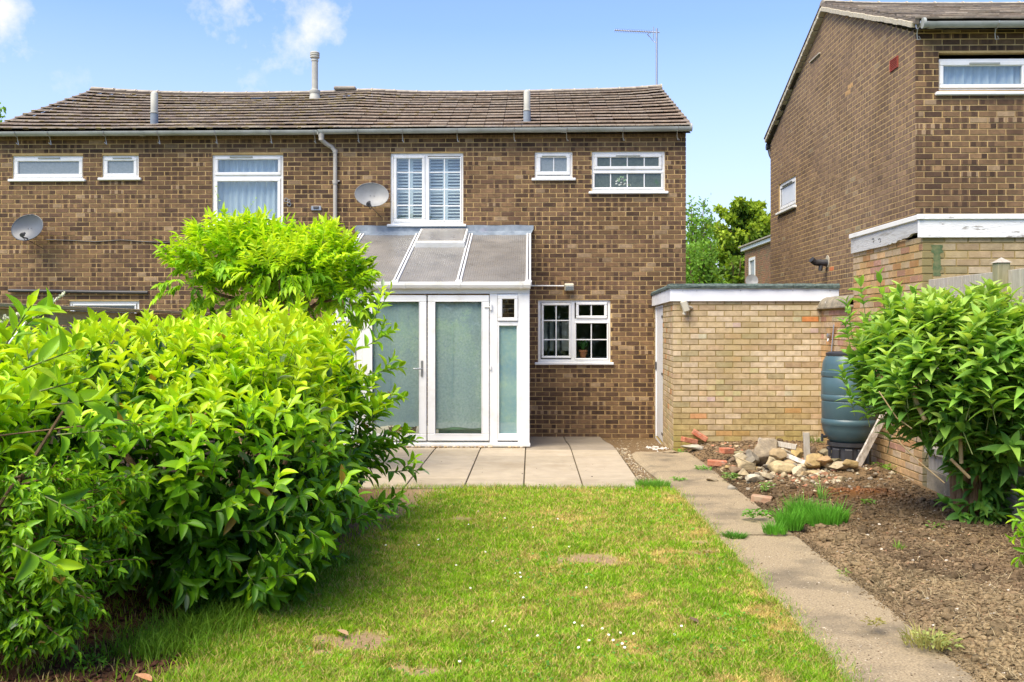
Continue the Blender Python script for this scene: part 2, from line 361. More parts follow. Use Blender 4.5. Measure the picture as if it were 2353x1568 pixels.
def yellow_cols(u=0, v=0):
    r = random.random()
    if r < .55: c = (.50, .39, .235)
    elif r < .75: c = (.46, .34, .205)
    elif r < .88: c = (.57, .46, .31)
    elif r < .97: c = (.42, .35, .20)
    else: c = (.52, .28, .13)
    k = random.uniform(.88, 1.1); c = tuple(x*k for x in c)
    if random.random() < .25: return [(0, .5, c), (.5, 1, tuple(x*random.uniform(.85, 1.1) for x in c))]
    return [(0, 1, c)]
def weathered(u=0, v=0):
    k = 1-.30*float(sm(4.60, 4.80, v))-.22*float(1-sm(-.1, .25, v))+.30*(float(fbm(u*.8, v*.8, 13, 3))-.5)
    for (a, b, z) in STREAKS:
        if a < u < b and z-.55 < v < z: k -= .16*(1-(z-v)/.55)*(.4+float(vnoise(u*9, 2, 5)))
    return [(a, b, tuple(x*k for x in c)) for a, b, c in brown_cols()]
STREAKS = []
def brick_layout(u0, u1, v0, v1, openings=(), span=None):
    out = []; i = 0; v = v0
    while v < v1-.02:
        top = min(v+.0625, v1); off = 0 if i % 2 else -.1125
        a0, a1 = (u0, u1) if span is None else span((v+top)/2)
        if a1 > a0:
            u = u0+off
            while u < u1:
                segs = [(max(u, a0), min(u+.2125, a1))]
                for (ou0, ou1, ov0, ov1) in openings:
                    if v+.02 < ov1 and top-.02 > ov0:
                        ns = []
                        for (a, b) in segs:
                            if b <= ou0 or a >= ou1: ns.append((a, b)); continue
                            if a < ou0: ns.append((a, ou0))
                            if b > ou1: ns.append((ou1, b))
                        segs = ns
                for (a, b) in segs:
                    if b-a > .02: out.append((a, b, v, top))
                u += .225
        v += .075; i += 1
    return out
def brick_geo(m, P3, a, b, v0, v1, d, strips):
    e = .002; L = b-a
    m.add([P3(a, v0, 0), P3(b, v0, 0), P3(b, v1, 0), P3(a, v1, 0), P3(a+e, v0+e, d), P3(b-e, v0+e, d), P3(b-e, v1-e, d), P3(a+e, v1-e, d)],
          [(0, 1, 5, 4), (1, 2, 6, 5), (2, 3, 7, 6), (3, 0, 4, 7)], strips[0][2])
    for (s0, s1, c) in strips:
        p0 = a+e+(L-2*e)*s0; p1 = a+e+(L-2*e)*s1
        m.add([P3(p0, v0+e, d), P3(p1, v0+e, d), P3(p1, v1-e, d), P3(p0, v1-e, d)], [(0, 1, 2, 3)], c)
BRV = {}
KINDS = {}
def brick_variants(kind):
    if kind in BRV: return BRV[kind]
    L = []
    for i in range(40):
        m = MB(); brick_geo(m, lambda u, v, w: Vector((u, -w, v)), 0, .2125, 0, .0625, random.uniform(.004, .008) if kind != 'gable' else .0025, [q_[:3] for q_ in (KINDS.get(kind) or (brown_cols if kind == 'brown' else yellow_cols))()])
        me = bpy.data.meshes.new('brick'); me.from_pydata([tuple(x) for x in m.v], [], m.f)
        a = me.attributes.new('tint', 'FLOAT_COLOR', 'FACE'); a.data.foreach_set('color', np.array([(*c, 1) for c in m.c], dtype=np.float32).ravel())
        me.materials.append(M_BROWN if kind in ('brown', 'gable') else M_YELLOW); L.append(me)
    BRV[kind] = L; return L
def lay_bricks(wall, fr, layout, kind, cols=None, focus=None, n_ind=300, stuffname='brickwork', rel=(.004, .008)):
    """the n_ind bricks nearest to focus become objects, the rest one mesh"""
    cols = cols or (weathered if kind == 'brown' else yellow_cols)
    var = brick_variants(kind); full = [i for i, b in enumerate(layout) if b[1]-b[0] > .2124]
    ind = set()
    if n_ind and focus:
        full.sort(key=lambda i: (layout[i][0]-focus[0])**2+(layout[i][2]-focus[1])**2*1.5)
        ind = set(full[:n_ind])
    m = MB()
    for i, (a, b, v0, v1) in enumerate(layout):
        st = cols(a, v0)
        if i in ind and st is not None and len(st) < 9 and not (isinstance(st, list) and len(st) == 1 and len(st[0]) == 4):
            o = bpy.data.objects.new('brick', random.choice(var)); COL.objects.link(o)
            o.location = fr.p(a, v0, 0.0005); o.rotation_euler = (0, 0, fr.ang); o.parent = wall
        else:
            st = [s[:3] for s in st]
            brick_geo(m, fr.p, a, b, v0, v1, random.uniform(*rel), st)
    if m.v:
        o = m.build(stuffname, M_BROWN if kind in ('brown', 'gable') else M_YELLOW, None); o.parent = wall; tag(o, kind='stuff')
def backing(m, fr, u0, u1, v0, v1, openings, depth=.1, span=None):
    us = sorted({u0, u1, *[x for o in openings for x in o[:2]]}); vs = sorted({v0, v1, *[x for o in openings for x in o[2:]]})
    us = [u for u in us if u0 <= u <= u1]; vs = [v for v in vs if v0 <= v <= v1]
    for i in range(len(us)-1):
        for j in range(len(vs)-1):
            cu = (us[i]+us[i+1])/2; cv = (vs[j]+vs[j+1])/2
            if any(o[0] < cu < o[1] and o[2] < cv < o[3] for o in openings): continue
            m.quad(fr.p(us[i], vs[j]), fr.p(us[i+1], vs[j]), fr.p(us[i+1], vs[j+1]), fr.p(us[i], vs[j+1]))
    for (a, b, c, d) in openings:
        q = [(a, c), (b, c), (b, d), (a, d)]
        for k in range(4):
            p1 = q[k]; p2 = q[(k+1) % 4]
            m.quad(fr.p(*p1, 0.004), fr.p(*p2, 0.004), fr.p(*p2, -depth), fr.p(*p1, -depth))
def room(parent, fr, a, b, c, d, depth=2.2, mat=None, pad=.5):
    m = MB(); a -= pad; b += pad; c -= .25; d += .12; w0 = -.14; w1 = -depth
    q = [(a, c), (b, c), (b, d), (a, d)]
    for k in range(4):
        p1 = q[k]; p2 = q[(k+1) % 4]; m.quad(fr.p(*p1, w0), fr.p(*p1, w1), fr.p(*p2, w1), fr.p(*p2, w0))
    m.quad(fr.p(a, c, w1), fr.p(b, c, w1), fr.p(b, d, w1), fr.p(a, d, w1))
    return m.build('room_interior', mat or M_ROOMDARK, parent)
def window(root, fr, R, rect, sashes, glass, sill=True, vent=None, tilt=None, fw=-.028):
    """rect and sashes in photo pixels through R(x, y) -> (u, v); sashes: (x0,y0,x1,y1 glass, vbars, hbars, opening)"""
    u0, v1 = R(rect[0], rect[1]); u1, v0 = R(rect[2], rect[3])
    m = MB(); m.ring(fr, u0, u1, v0, v1, .045, -.09, fw, .005)
    W = m.build('window', M_UPVC, root)
    sm_ = MB(); gls = []
    for (x0, y0, x1, y1, vb, hb, fr_t) in sashes:
        a, d = R(x0, y0); b, c = R(x1, y1); k = MB(); t = fr_t
        k.ring(fr, a-t, b+t, c-t, d+t, t, -.07, fw+.016, .008)
        k.ring(fr, a-.008, b+.008, c-.008, d+.008, .009, -.05, fw+.006, .002)
        o = k.build('sash', M_UPVC, W)
        g = MB(); g.box(fr, a-.004, b+.004, c-.004, d+.004, fw-.022, fw-.014); o2 = g.build('pane', glass, W)
        for i, x in enumerate(vb):
            uu, _ = R(x, y0); z = MB(); z.box(fr, uu-.009, uu+.009, c, d, fw-.013, fw-.002, .003); z.build('glazing_bar', M_UPVC, W)
        for i, y in enumerate(hb):
            _, vv = R(x0, y); z = MB(); z.box(fr, a, b, vv-.009, vv+.009, fw-.0125, fw-.0035, .003); z.build('glazing_bar', M_UPVC, W)
        gls.append((a, b, c, d))
    # fill between the sashes
    k = MB(); edges = [(R(s[0], s[1])[0]-s[6], R(s[2], s[3])[0]+s[6], R(s[2], s[3])[1]-s[6], R(s[0], s[1])[1]+s[6]) for s in sashes]
    for i in range(len(edges)):
        for j in range(len(edges)):
            if i < j:
                e, f = edges[i], edges[j]
                if abs(e[2]-f[2]) < .3 and f[0] > e[1]-.05 and f[0]-e[1] > .002: k.box(fr, e[1], f[0], v0+.04, v1-.04, -.08, fw-.004)
                elif f[3] < e[2] and e[2]-f[3] > .002 and abs(e[0]-f[0]) < .25: k.box(fr, max(min(e[0], f[0]), u0+.03), min(max(e[1], f[1]), u1-.03), f[3], e[2], -.08, fw-.004)
    if k.v: k.build('mullion', M_UPVC, W)
    if vent:
        a, d = R(vent[0], vent[1]); b, c = R(vent[2], vent[3]); k = MB(); k.box(fr, a, b, c, d, fw, fw+.034, .004); k.build('trickle_vent', M_GUTTER, W)
    if sill:
        k = MB(); k.box(fr, u0-.05, u1+.05, v0-.045, v0-.002, -.08, .055, .01); k.build('sill', M_UPVC, W)
    return W, gls, (u0, u1, v0-.045 if sill else v0, v1)
# ================================================================ ground and setting
def gz(x, y):
    """natural ground height"""
    x = np.asarray(x, float); y = np.asarray(y, float)
    return -.17*sm(12.6, 15.6, y)
def soilz(x, y):
    z = gz(x, y)
    bed = sm(1.98, 2.35, x)*sm(-3, 3, y)
    z = z+bed*(.015+.06*fbm(x*1.1, y*1.1, 3)+.035*fbm(x*5, y*5, 9, 4)+.03*sm(9, 10.5, y)*(1-sm(11.8, 12.6, y)))
    z = z+(1-bed)*(-.035+.02*fbm(x*6, y*6, 5))*(1-.0*x)
    z = z+.05*np.exp(-((x-3.0)**2+(y-10.5)**2)/.35)*bed+.06*sm(11.9, 12.4, y)*sm(1.9, 2.1, x)*(x < 3.9)+.05*np.exp(-((x-3.4)**2+(y-10.1)**2)/.15)*bed                    # heap under the rubble
    z = z+.06*np.exp(-((x-2.95)**2/.12+(y-8.9)**2/.05))*bed
    return z
g = MB(); g.quad((-400, -60, -.3), (400, -60, -.3), (400, 700, -.3), (-400, 700, -.3))
tag(g.build('ground', M_GROUND), kind='structure')
g = grid('soil_bed', 1.15, 3.8, -2, 15.6, .035, soilz,
         lambda x, y: (np.array([[.175, .118, .063]])*(1-sm(.36, .62, fbm(x*.9, y*.9, 21))[:, None]*.0)
                       + np.array([[.13, .10, .065]])*(sm(.3, .75, fbm(x*.7, y*.5, 31, 3))*(1-sm(7.0, 8.8, y)))[:, None]
                       - np.array([[.065, .05, .032]])*(sm(.35, .6, fbm(x*1.3, y*1.3, 41, 3))*sm(6.6, 7.8, y)*(1-sm(9.2, 9.8, y)))[:, None]
                       + np.array([[.16, .03, -.01]])*np.exp(-((x-2.95)**2/.10+(y-8.95)**2/.03))[:, None]), M_SOIL)
tag(g, kind='structure')
# lawn: one colour field used for the earth and for every blade
BARE = [(*G(1380, 1288)[:2], .28, .16), (*G(790, 1483)[:2], .22, .17), (*G(1620, 1275)[:2], .16, .12), (*G(980, 1545)[:2], .25, .1), (*G(735, 1500)[:2], .12, .08), (*G(1600, 1250)[:2], .1, .07),
        (*G(230, 1520)[:2], .4, .28), (*G(300, 1460)[:2], .35, .22), (*G(600, 1385)[:2], .3, .12), (*G(1060, 1195)[:2], .12, .12)]
def bare(x, y):
    b = np.zeros_like(np.asarray(x, float)); n = (fbm(x*6, y*6, 77, 4)-.5)*1.6
    for (cx, cy, rx, ry) in BARE: b = np.maximum(b, 1-sm(.6, 1.25, np.sqrt(((x-cx)/rx)**2+((y-cy)/ry)**2)+n))
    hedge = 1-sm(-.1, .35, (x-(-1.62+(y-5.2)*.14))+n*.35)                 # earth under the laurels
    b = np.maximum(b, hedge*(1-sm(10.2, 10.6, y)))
    return np.clip(b, 0, 1)
def dry(x, y):
    a = sm(.42, .66, fbm(x*2.1+3, y*2.1, 51, 5)); b = sm(.40, .66, fbm(x*8.0, y*8.0, 61, 4)); c = sm(.45, .6, fbm(x*.7, y*.9, 63, 3))
    right = .35+.6*sm(-.9, 1.3, x)
    return np.clip(.14+.45*a*(.4+.6*b)*right*1.5+.30*b*right+.18*c*right, 0, .93)
def earthcol(x, y):
    d = dry(x, y)[:, None]; b = bare(x, y)[:, None]
    left = (1-sm(-1.9, -1.0, x))[:, None]
    c = np.array([[.22, .29, .03]])*(1-d)+np.array([[.42, .35, .13]])*d
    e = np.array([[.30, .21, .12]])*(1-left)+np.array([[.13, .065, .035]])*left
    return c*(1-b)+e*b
def lawnz(x, y): return .012*fbm(x*.8, y*.8, 5, 3)-.012*bare(x, y)+.004
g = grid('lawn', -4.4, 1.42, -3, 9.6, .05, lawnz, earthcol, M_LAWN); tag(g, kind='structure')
g = grid('side_yard_earth', -4.4, 1.3, 9.6, 15.6, .15, lambda x, y: gz(x, y)-.05, lambda x, y: np.tile([[.16, .11, .065]], (len(x), 1)), M_SOIL); tag(g, kind='structure')
# concrete path in two pours
path = bpy.data.objects.new('path', None); COL.objects.link(path); tag(path, kind='structure')
def pour(y0, y1, n):
    ys = np.linspace(y0, y1, n); m = MB(); ws = np.linspace(0, 1, 14)
    rows = []
    for i, y in enumerate(ys):
        xl = (1.40 if y < 9.4 else 1.40-.16*min(1, (y-9.4)/2.6))+.035*(float(fbm(y*2, 1., 5))-.5)+.02*(float(fbm(y*9, 1., 5))-.5)
        if y > 11.9: xl += .1*(y-11.9)
        xr = 2.07+.05*(float(fbm(y*2, 9., 5))-.5)
        rows.append([(xl+(xr-xl)*t, y+(.03*(float(fbm(t*5, y0, 3))-.5) if i in (0, n-1) else 0), float(gz(0, y))+.022+.006*float(fbm(t*3, y*3, 8)) - (.03 if t in (0, 1) else 0)) for t in ws])
    for i in range(n-1):
        for j in range(13): m.quad(rows[i][j], rows[i][j+1], rows[i+1][j+1], rows[i+1][j])
        for s in (0, 13):
            a = rows[i][s]; b = rows[i+1][s]; q = [a, b, (b[0], b[1], b[2]-.09), (a[0], a[1], a[2]-.09)]; m.quad(*(q if s == 0 else q[::-1]))
    for r in (rows[0], rows[-1]):
        for j in range(13): a = r[j]; b = r[j+1]; m.quad(a, b, (b[0], b[1], b[2]-.09), (a[0], a[1], a[2]-.09))
    o = m.build('path_section', M_CONC, None, smooth=False); o.parent = path
pour(-2.5, 7.38, 120); pour(7.44, 12.35, 70)
# patio slabs
patio = bpy.data.objects.new('patio', None); COL.objects.link(patio); tag(patio, kind='structure')
slabcols = [(.405, .345, .255), (.375, .32, .235), (.43, .365, .27), (.39, .33, .24)]
for j in range(10):
    for i in range(-5, 2):
        y0 = 9.6+.6*j; x0 = -.08+.6*i
        if y0 > 12.65 and i < 0: continue
        m = MB(); c = random.choice(slabcols); k = random.uniform(.95, 1.05)
        if j >= 5 and i >= 0: c = (.27, .23, .175)
        z = [float(gz(x0, yy)) for yy in (y0, y0+.6)]
        sl = math.atan2(z[1]-z[0], .6); y1 = y0+.6
        az = Vector((0, -math.sin(sl), math.cos(sl))); ay = Vector((0, math.cos(sl), math.sin(sl)))
        h2 = (.2945 if i < 1 or j < 9 else .2945)
        m.obox(Vector((x0+.3, (y0+y1)/2, (z[0]+z[1])/2+.012-.02+random.uniform(-.001, .002))), Vector((1, 0, 0)), ay, az, (.2930, .2935, .022), .004, tuple(v*k for v in c))
        o = m.build('paving_slab', M_PATIO); o.parent = patio
m = MB(); m.quad((-3.1, 9.6, -.004), (1.13, 9.6, -.004), (1.13, 12.6, -.004), (-3.1, 12.6, -.004)); m.quad((-.1, 12.6, -.004), (1.13, 12.6, -.004), (1.13, 15.6, -.175), (-.1, 15.6, -.175))
b_ = m.build('joint_bed', pmat('joint_dirt', (.07, .055, .035), (.12, .10, .05), scale=20, rough=1)); b_.parent = patio

# ================================================================ houses
def roof(root, x0, x1, ey, ez, ry, rz, sag, gauge=.315, n_ind=300, cols=None, y_vis=None, ridge_w=.45, back=True, name='roof'):
    dy = ry-ey; dz = rz-ez; L = math.hypot(dy, dz); pitch = math.atan2(dz, dy); n = int(L/gauge)
    up = Vector((0, math.cos(pitch), math.sin(pitch))); nrm = Vector((0, -math.sin(pitch), math.cos(pitch)))
    m = MB(); K = 24
    xs = [x0+.02+(x1-x0-.04)*i/K for i in range(K+1)]
    for i in range(K):
        a, b = xs[i], xs[i+1]
        for (ya, za, yb, zb, o) in ((ey+.05, ez-.02, ry, rz-.03, 0), (ry, rz-.03, 2*ry-ey, ez-.02, 1)):
            sa, sb = sag(a), sag(b); e1, e2 = (.12, 1) if o == 0 else (1, .12)
            for dn in (0, .05): m.quad((a, ya, za+sa*e1-dn), (b, ya, za+sb*e1-dn), (b, yb, zb+sb*e2-dn), (a, yb, zb+sa*e2-dn))
    R_ = m.build(name, M_ROOMDARK if False else pmat('roof_underlay', (.06, .05, .04), rough=.95) if 'roof_underlay' not in MATS else MATS['roof_underlay'], root)
    vm = MB()
    for r in range(n+1):
        for xx in [q_ for q_ in (x0+.03, x1-.03) if abs(q_-XP) > .1]:
            s_ = r*gauge+gauge/2; kk = .12+.88*min(1, s_/L); vm.obox(Vector((xx, ey, ez+sag(xx)*kk))+up*s_+nrm*.016, Vector((1, 0, 0)), up, nrm, (.028, gauge/2-.004, .030))
    i_ = 0
    while i_ < K: vm.obox(Vector(((xs[i_]+xs[i_+1])/2, ry-.10, rz+(sag(xs[i_])+sag(xs[i_+1]))/2+.005)), Vector((1, 0, 0)), up, nrm, ((xs[i_+1]-xs[i_])/2+.01, .07, .045)); i_ += 1
    o = vm.build('bedding', M_BEDDING); o.parent = R_
    # tile variants
    V = []
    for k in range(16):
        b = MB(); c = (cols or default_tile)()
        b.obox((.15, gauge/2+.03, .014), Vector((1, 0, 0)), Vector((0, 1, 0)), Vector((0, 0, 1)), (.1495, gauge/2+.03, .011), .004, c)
        b.obox((.15, .004, .014), Vector((1, 0, 0)), Vector((0, 1, 0)), Vector((0, 0, 1)), (.149, .006, .0115), .003, tuple(v*min(1, (c[0]/.17)**1.3) for v in random.choice([(.46, .40, .32), (.42, .36, .28), (.38, .31, .24), (.44, .38, .32)])))  # pale front edge: brightness of the camera-facing side painted into the tint
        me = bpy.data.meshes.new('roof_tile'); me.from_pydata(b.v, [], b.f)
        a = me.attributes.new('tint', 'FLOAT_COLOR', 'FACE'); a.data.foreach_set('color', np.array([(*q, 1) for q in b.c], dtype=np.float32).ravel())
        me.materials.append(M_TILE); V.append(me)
    tl = []
    for r in range(n+1):
        s = r*gauge; off = 0 if r % 2 else .0
        nt_ = max(1, round((x1-x0)/.301))
        for q_ in range(nt_): tl.append((r, x0+(x1-x0)*q_/nt_, s))
    rest = MB(); mid = (x0+x1)/2
    order = sorted(range(len(tl)), key=lambda i: (tl[i][0], abs(tl[i][1]-(x1 if root.get('focus_right') else mid))))
    ind = set(order[:n_ind])
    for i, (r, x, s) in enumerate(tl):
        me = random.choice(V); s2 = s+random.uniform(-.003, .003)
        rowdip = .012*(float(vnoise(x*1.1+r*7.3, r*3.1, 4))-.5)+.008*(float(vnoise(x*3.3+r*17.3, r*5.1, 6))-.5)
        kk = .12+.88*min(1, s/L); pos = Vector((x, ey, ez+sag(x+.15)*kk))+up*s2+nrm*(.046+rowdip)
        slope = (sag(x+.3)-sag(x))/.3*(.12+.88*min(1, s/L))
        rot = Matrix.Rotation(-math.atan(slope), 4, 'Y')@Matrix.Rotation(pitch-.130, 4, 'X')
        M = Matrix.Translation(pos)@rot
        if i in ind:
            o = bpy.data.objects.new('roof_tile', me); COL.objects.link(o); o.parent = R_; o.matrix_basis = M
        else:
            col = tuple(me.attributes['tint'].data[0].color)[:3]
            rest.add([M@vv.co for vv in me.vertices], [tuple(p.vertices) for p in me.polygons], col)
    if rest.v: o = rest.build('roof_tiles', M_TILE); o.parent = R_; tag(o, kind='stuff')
    # ridge
    x = x0
    while x < x1-.1:
        b = MB(); xe = min(x+ridge_w, x1); z = rz+sag((x+xe)/2)+.03; vs = []
        za = rz+sag(x)+.02+random.uniform(-.004, .004); zb = rz+sag(xe)+.02
        for (xx, zz, k) in ((x+.004, za, 1), (xe-.004, zb, 1)):
            for t in range(9):
                an = math.pi*t/8; vs.append((xx, ry-.13*math.cos(an), zz+.075*math.sin(an)))
        b.add(vs, [(t, t+1, 9+t+1, 9+t) for t in range(8)]+[tuple(range(9)), tuple(range(9, 18))[::-1]])
        o = b.build('ridge_tile', M_RIDGE); o.parent = R_
        b = MB()
        for t in range(8):
            an = math.pi*(t+.5)/8
            b.obox((xe, ry-.128*math.cos(an), zb+.072*math.sin(an)), Vector((1, 0, 0)), Vector((0, math.sin(an), .6*math.cos(an))).normalized(), Vector((0, -.6*math.cos(an), math.sin(an))).normalized(), (.013, .028, .008))
        o = b.build('ridge_joint', M_LIME); o.parent = R_
        x = xe
    return R_
M_BEDDING = pmat('dark_bedding', (.16, .13, .10), (.22, .18, .14), scale=12, rough=.95)
def default_tile():
    r = random.random(); c = (.195, .145, .108) if r < .5 else (.175, .13, .10) if r < .8 else (.215, .16, .12)
    k = random.uniform(.93, 1.07); return tuple(x*k for x in c)
def default_tile_l():
    r = random.random(); c = (.165, .13, .10) if r < .5 else (.14, .105, .082) if r < .8 else (.20, .165, .13)
    k = random.uniform(.85, 1.12); return tuple(x*k for x in c)

YW = 15.6; FW = Fr((0, YW, 0))
RW = lambda x, y: (P(x, y, YW).x, P(x, y, YW).z)
XP = P(771, 400, YW).x; XR = 2.49; XL = -8.82
EZ = 4.80; EY = 15.44; RY = 19.25; RZ = 6.28
def sagm(x):
    e = .10*math.exp(-max(0, (2.56-x))/.75)+.10*math.exp(-max(0, (x+8.8))/.8)
    h = .035*math.exp(-((x-XP)/.5)**2)
    return e+h+.012*math.sin(x*1.3)

houseL = thing('brick_house', 'left half of the long brown brick house, with mossy roof and three plain windows', 'house', (-6.0, YW, -.17))
houseR = thing('brick_house', 'right half of the long brown brick house, with shuttered bedroom window above the conservatory', 'house', (-.4, YW, -.17))
houseR['focus_right'] = 1
O = []   # openings (u0,u1,v0,v1)
def op(rect, grow=.0):
    u0, v1 = RW(rect[0], rect[1]); u1, v0 = RW(rect[2], rect[3]); return (u0-grow, u1+grow, v0-.04, v1+grow)
rects = {'w1': (28, 358, 191, 412), 'w2': (234, 357, 319, 409), 'w3': (487, 356, 651, 517), 'w4': (897, 352, 1064.7, 515.5), 'w5': (1228.5, 349, 1316, 409.6),
         'w6': (1359.6, 348, 1528.4, 440), 'w7': (1236, 689.7, 1403, 832.6), 'w0': (158, 692, 320, 860)}
ops = {k: op(r) for k, r in rects.items()}
opsL = [ops[k] for k in ('w0', 'w1', 'w2', 'w3')]; opsR = [ops[k] for k in ('w4', 'w5', 'w6', 'w7')]
def shell(root, x0, x1, opens, gr, gl, matm=M_MORTAR):
    m = MB(); backing(m, FW, x0, x1, -.3, 4.84, opens)
    yb = 2*RY-YW
    m.quad((x0, yb, -.3), (x1, yb, -.3), (x1, yb, 4.84), (x0, yb, 4.84))
    for (x, on) in ((x0, gl), (x1, gr)):
        m.add([(x, YW, -.3), (x, yb, -.3), (x, yb, 4.9), (x, RY, 6.2+(.08 if on else 0)), (x, YW, 4.9)], [(0, 1, 2, 3, 4)])
    return m.build('wall', matm, root)
for k_ in ('w1', 'w2', 'w3', 'w4', 'w5', 'w6', 'w7'): STREAKS.append((ops[k_][0]-.05, ops[k_][1]+.05, ops[k_][2]))
wallL = shell(houseL, XL, XP, opsL, False, True)
wallR = shell(houseR, XP, XR, opsR, True, False)
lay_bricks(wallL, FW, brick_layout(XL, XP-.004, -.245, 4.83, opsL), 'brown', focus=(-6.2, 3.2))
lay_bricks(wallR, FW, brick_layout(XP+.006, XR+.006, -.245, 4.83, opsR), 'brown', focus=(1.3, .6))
FG = Fr((XR, 2*RY-YW, 0), -math.pi/2+0)    # gable facing right needs outward +x
# right gable of the long house (seen only from the side): bricks facing +x
FGR = Fr((XR, YW, 0), math.pi/2)
lay_bricks(wallR, FGR, brick_layout(0, 7.3, -.245, 6.2, (), span=lambda v: (0, 7.3) if v < 4.8 else (min(3.6, (v-4.8)/1.45*3.65), max(3.7, 7.3-(v-4.8)/1.45*3.65))), 'brown', n_ind=0)
roofL = roof(houseL, XL-.06, XP, EY, EZ, RY, RZ, sagm, cols=default_tile_l)
roofR = roof(houseR, XP, XR+.09, EY, EZ, RY, RZ, sagm)
# verge mortar and raised party ridge tile
m = MB()
for x in (XR+.045,):
    for k in range(26):
        t = k/26; y = EY+.03+(RY-EY)*t; z = EZ+(RZ-EZ)*t+sagm(x)*(.12+.88*t)-.02
        m.obox((x-.01, y+.07, z+.035+random.uniform(-.006, .006)), Vector((1, 0, 0)), Vector((0, .93, .37)), Vector((0, -.37, .93)), (.05, .085, .02), .006)
m.build('verge_mortar', M_LIME, houseR)
m = MB(); xr_ = P(795, 210, RY).x
m.obox((xr_, RY-.03, RZ+sagm(xr_)+.10), Vector((1, 0, 0)), Vector((0, 1, 0)), Vector((0, 0, 1)), (.22, .14, .035), .02); m.build('raised_ridge_tile', M_RIDGE, houseR)
# moss clumps on the left roof and a few on the right
def mossy(root, x0, x1, n, ridge):
    m = MB()
    dy = RY-EY; dz = RZ-EZ; L = math.hypot(dy, dz)
    for _ in range(n):
        r = random.randint(0, 12); s = r*.315; x = x0+.3*random.randint(0, int((x1-x0)/.3))+random.uniform(-.04, .04)
        if random.random() < .4: x = random.uniform(x0, x1)
        y = EY+dy*s/L; z = EZ+dz*s/L+sagm(x)*(.12+.88*s/L)+.05; a = random.uniform(.015, .05)
        m.obox((x, y-.005, z), Vector((1, 0, 0)), Vector((0, 1, 0)), Vector((0, 0, 1)), (a*1.3, .022, random.uniform(.008, .02)), .02)
    o = m.build('roof_moss', M_MOSS, root); tag(o, kind='stuff')
mossy(houseL, XL, XP, 420, 0); mossy(houseR, XP, XP+1.5, 40, 0)

# fascia, gutter, brackets, downpipe
def gutter(root, x0, x1, y, z0, z1, hooks, mat=M_GUTTER, cap=(0, 0), joints=()):
    m = MB(); K = 12; n = 9; vs = []
    for i in range(K+1):
        x = x0+(x1-x0)*i/K; z = z0+(z1-z0)*i/K
        for j in range(n): a = math.pi*(1+j/(n-1)); vs.append((x, y+.062*math.cos(a), z+.062*math.sin(a)))
    vs2 = [(vx, y+(vy-y)*.9, vz+.004) for (vx, vy, vz) in vs]
    b = len(vs)
    fs = [(i*n+j, i*n+j+1, (i+1)*n+j+1, (i+1)*n+j) for i in range(K) for j in range(n-1)]
    m.add(vs, fs); m.add(vs2, [f[::-1] for f in fs])
    for i in range(K):
        for j in (0, n-1):
            m.quad(vs[i*n+j], vs[(i+1)*n+j], vs2[(i+1)*n+j], vs2[i*n+j])
    for k, x in ((0, x0), (1, x1)):
        if cap[k]: m.lathe((x-(.02 if k == 0 else -.0), y, z0 if k == 0 else z1), [(.066, 0), (.066, .03)], 14, (1, 0, 0))
    for x in joints:
        z = z0+(z1-z0)*(x-x0)/(x1-x0); vv = []
        for xx in (x-.04, x+.04):
            for j in range(n): a = math.pi*(1+j/(n-1)); vv.append((xx, y+.07*math.cos(a), z+.07*math.sin(a)))
        m.add(vv, [(j, j+1, n+j+1, n+j) for j in range(n-1)])
    G_ = m.build('gutter', mat, root, smooth=True)
    for x in hooks:
        z = z0+(z1-z0)*(x-x0)/(x1-x0); b = MB()
        b.tube([(x, y+.07*math.cos(t), z+.07*math.sin(t)) for t in [math.pi*(.98+k*.13) for k in range(9)]], .007, 5)
        b.tube([(x, y+.02, z-.068), (x, y+.04, z-.12), (x+.01, y+.05, z-.19)], .006, 5)
        b.tube([(x+.01, y+.05, z-.19), (x+.03, y+.0, z-.20), (x+.0, y-.02, z-.17)], .005, 5)
        o = b.build('gutter_bracket', M_STEEL); o.parent = G_
    return G_
hz_ = lambda x: P(x, 300, EY-.05).x
zg = lambda y: P(CX, y, EY-.05).z
m = MB(); m.wbox(XL, XP, YW-.03, YW-.004, 4.70, 4.84, .003); m.build('soffit_board', M_BARK, houseL)
m = MB(); m.wbox(XP, XR, YW-.03, YW-.004, 4.70, 4.84, .003); m.build('soffit_board', M_BARK, houseR)
gutter(houseL, XL-.04, hz_(730), EY-.04, zg(300), zg(299), [hz_(x) for x in (37, 112, 240, 363, 495, 621, 722)], joints=[hz_(327)])
gutter(houseR, hz_(731), hz_(1586), EY-.04, zg(298), zg(294.5), [hz_(x) for x in (822, 924, 1050, 1181, 1302, 1432, 1557)], joints=[hz_(738), hz_(1295)], cap=(0, 1))
xp = hz_(738); zt = zg(298); xd = P(770, 330, YW-.06).x
m = MB(); m.lathe((xp, EY-.04, zt-.11), [(.045, 0), (.05, .05), (.06, .1)], 14)
m.tube([(xp, EY-.04, zt-.07), (xp, EY-.04, zt-.15), (xp+.06, EY+.03, zt-.20), (xd-.06, YW-.06, zt-.24), (xd, YW-.055, zt-.31), (xd, YW-.055, zt-.40)], .036, 12)
m.tube([(xd, YW-.055, zt-.38), (xd, YW-.055, -.1)], .034, 12)
for z in (zt-.16, zt-.34, 3.95, 3.1): m.lathe((xp if z > zt-.2 else xd, EY-.04 if z > zt-.2 else YW-.055, z), [(.042, 0), (.042, .05)], 12)
for z in (4.0, 3.4): m.wbox(xd-.05, xd+.07, YW-.05, YW-.005, z-.012, z+.012, .003)
m.build('downpipe', M_PIPE, houseR, smooth=True)
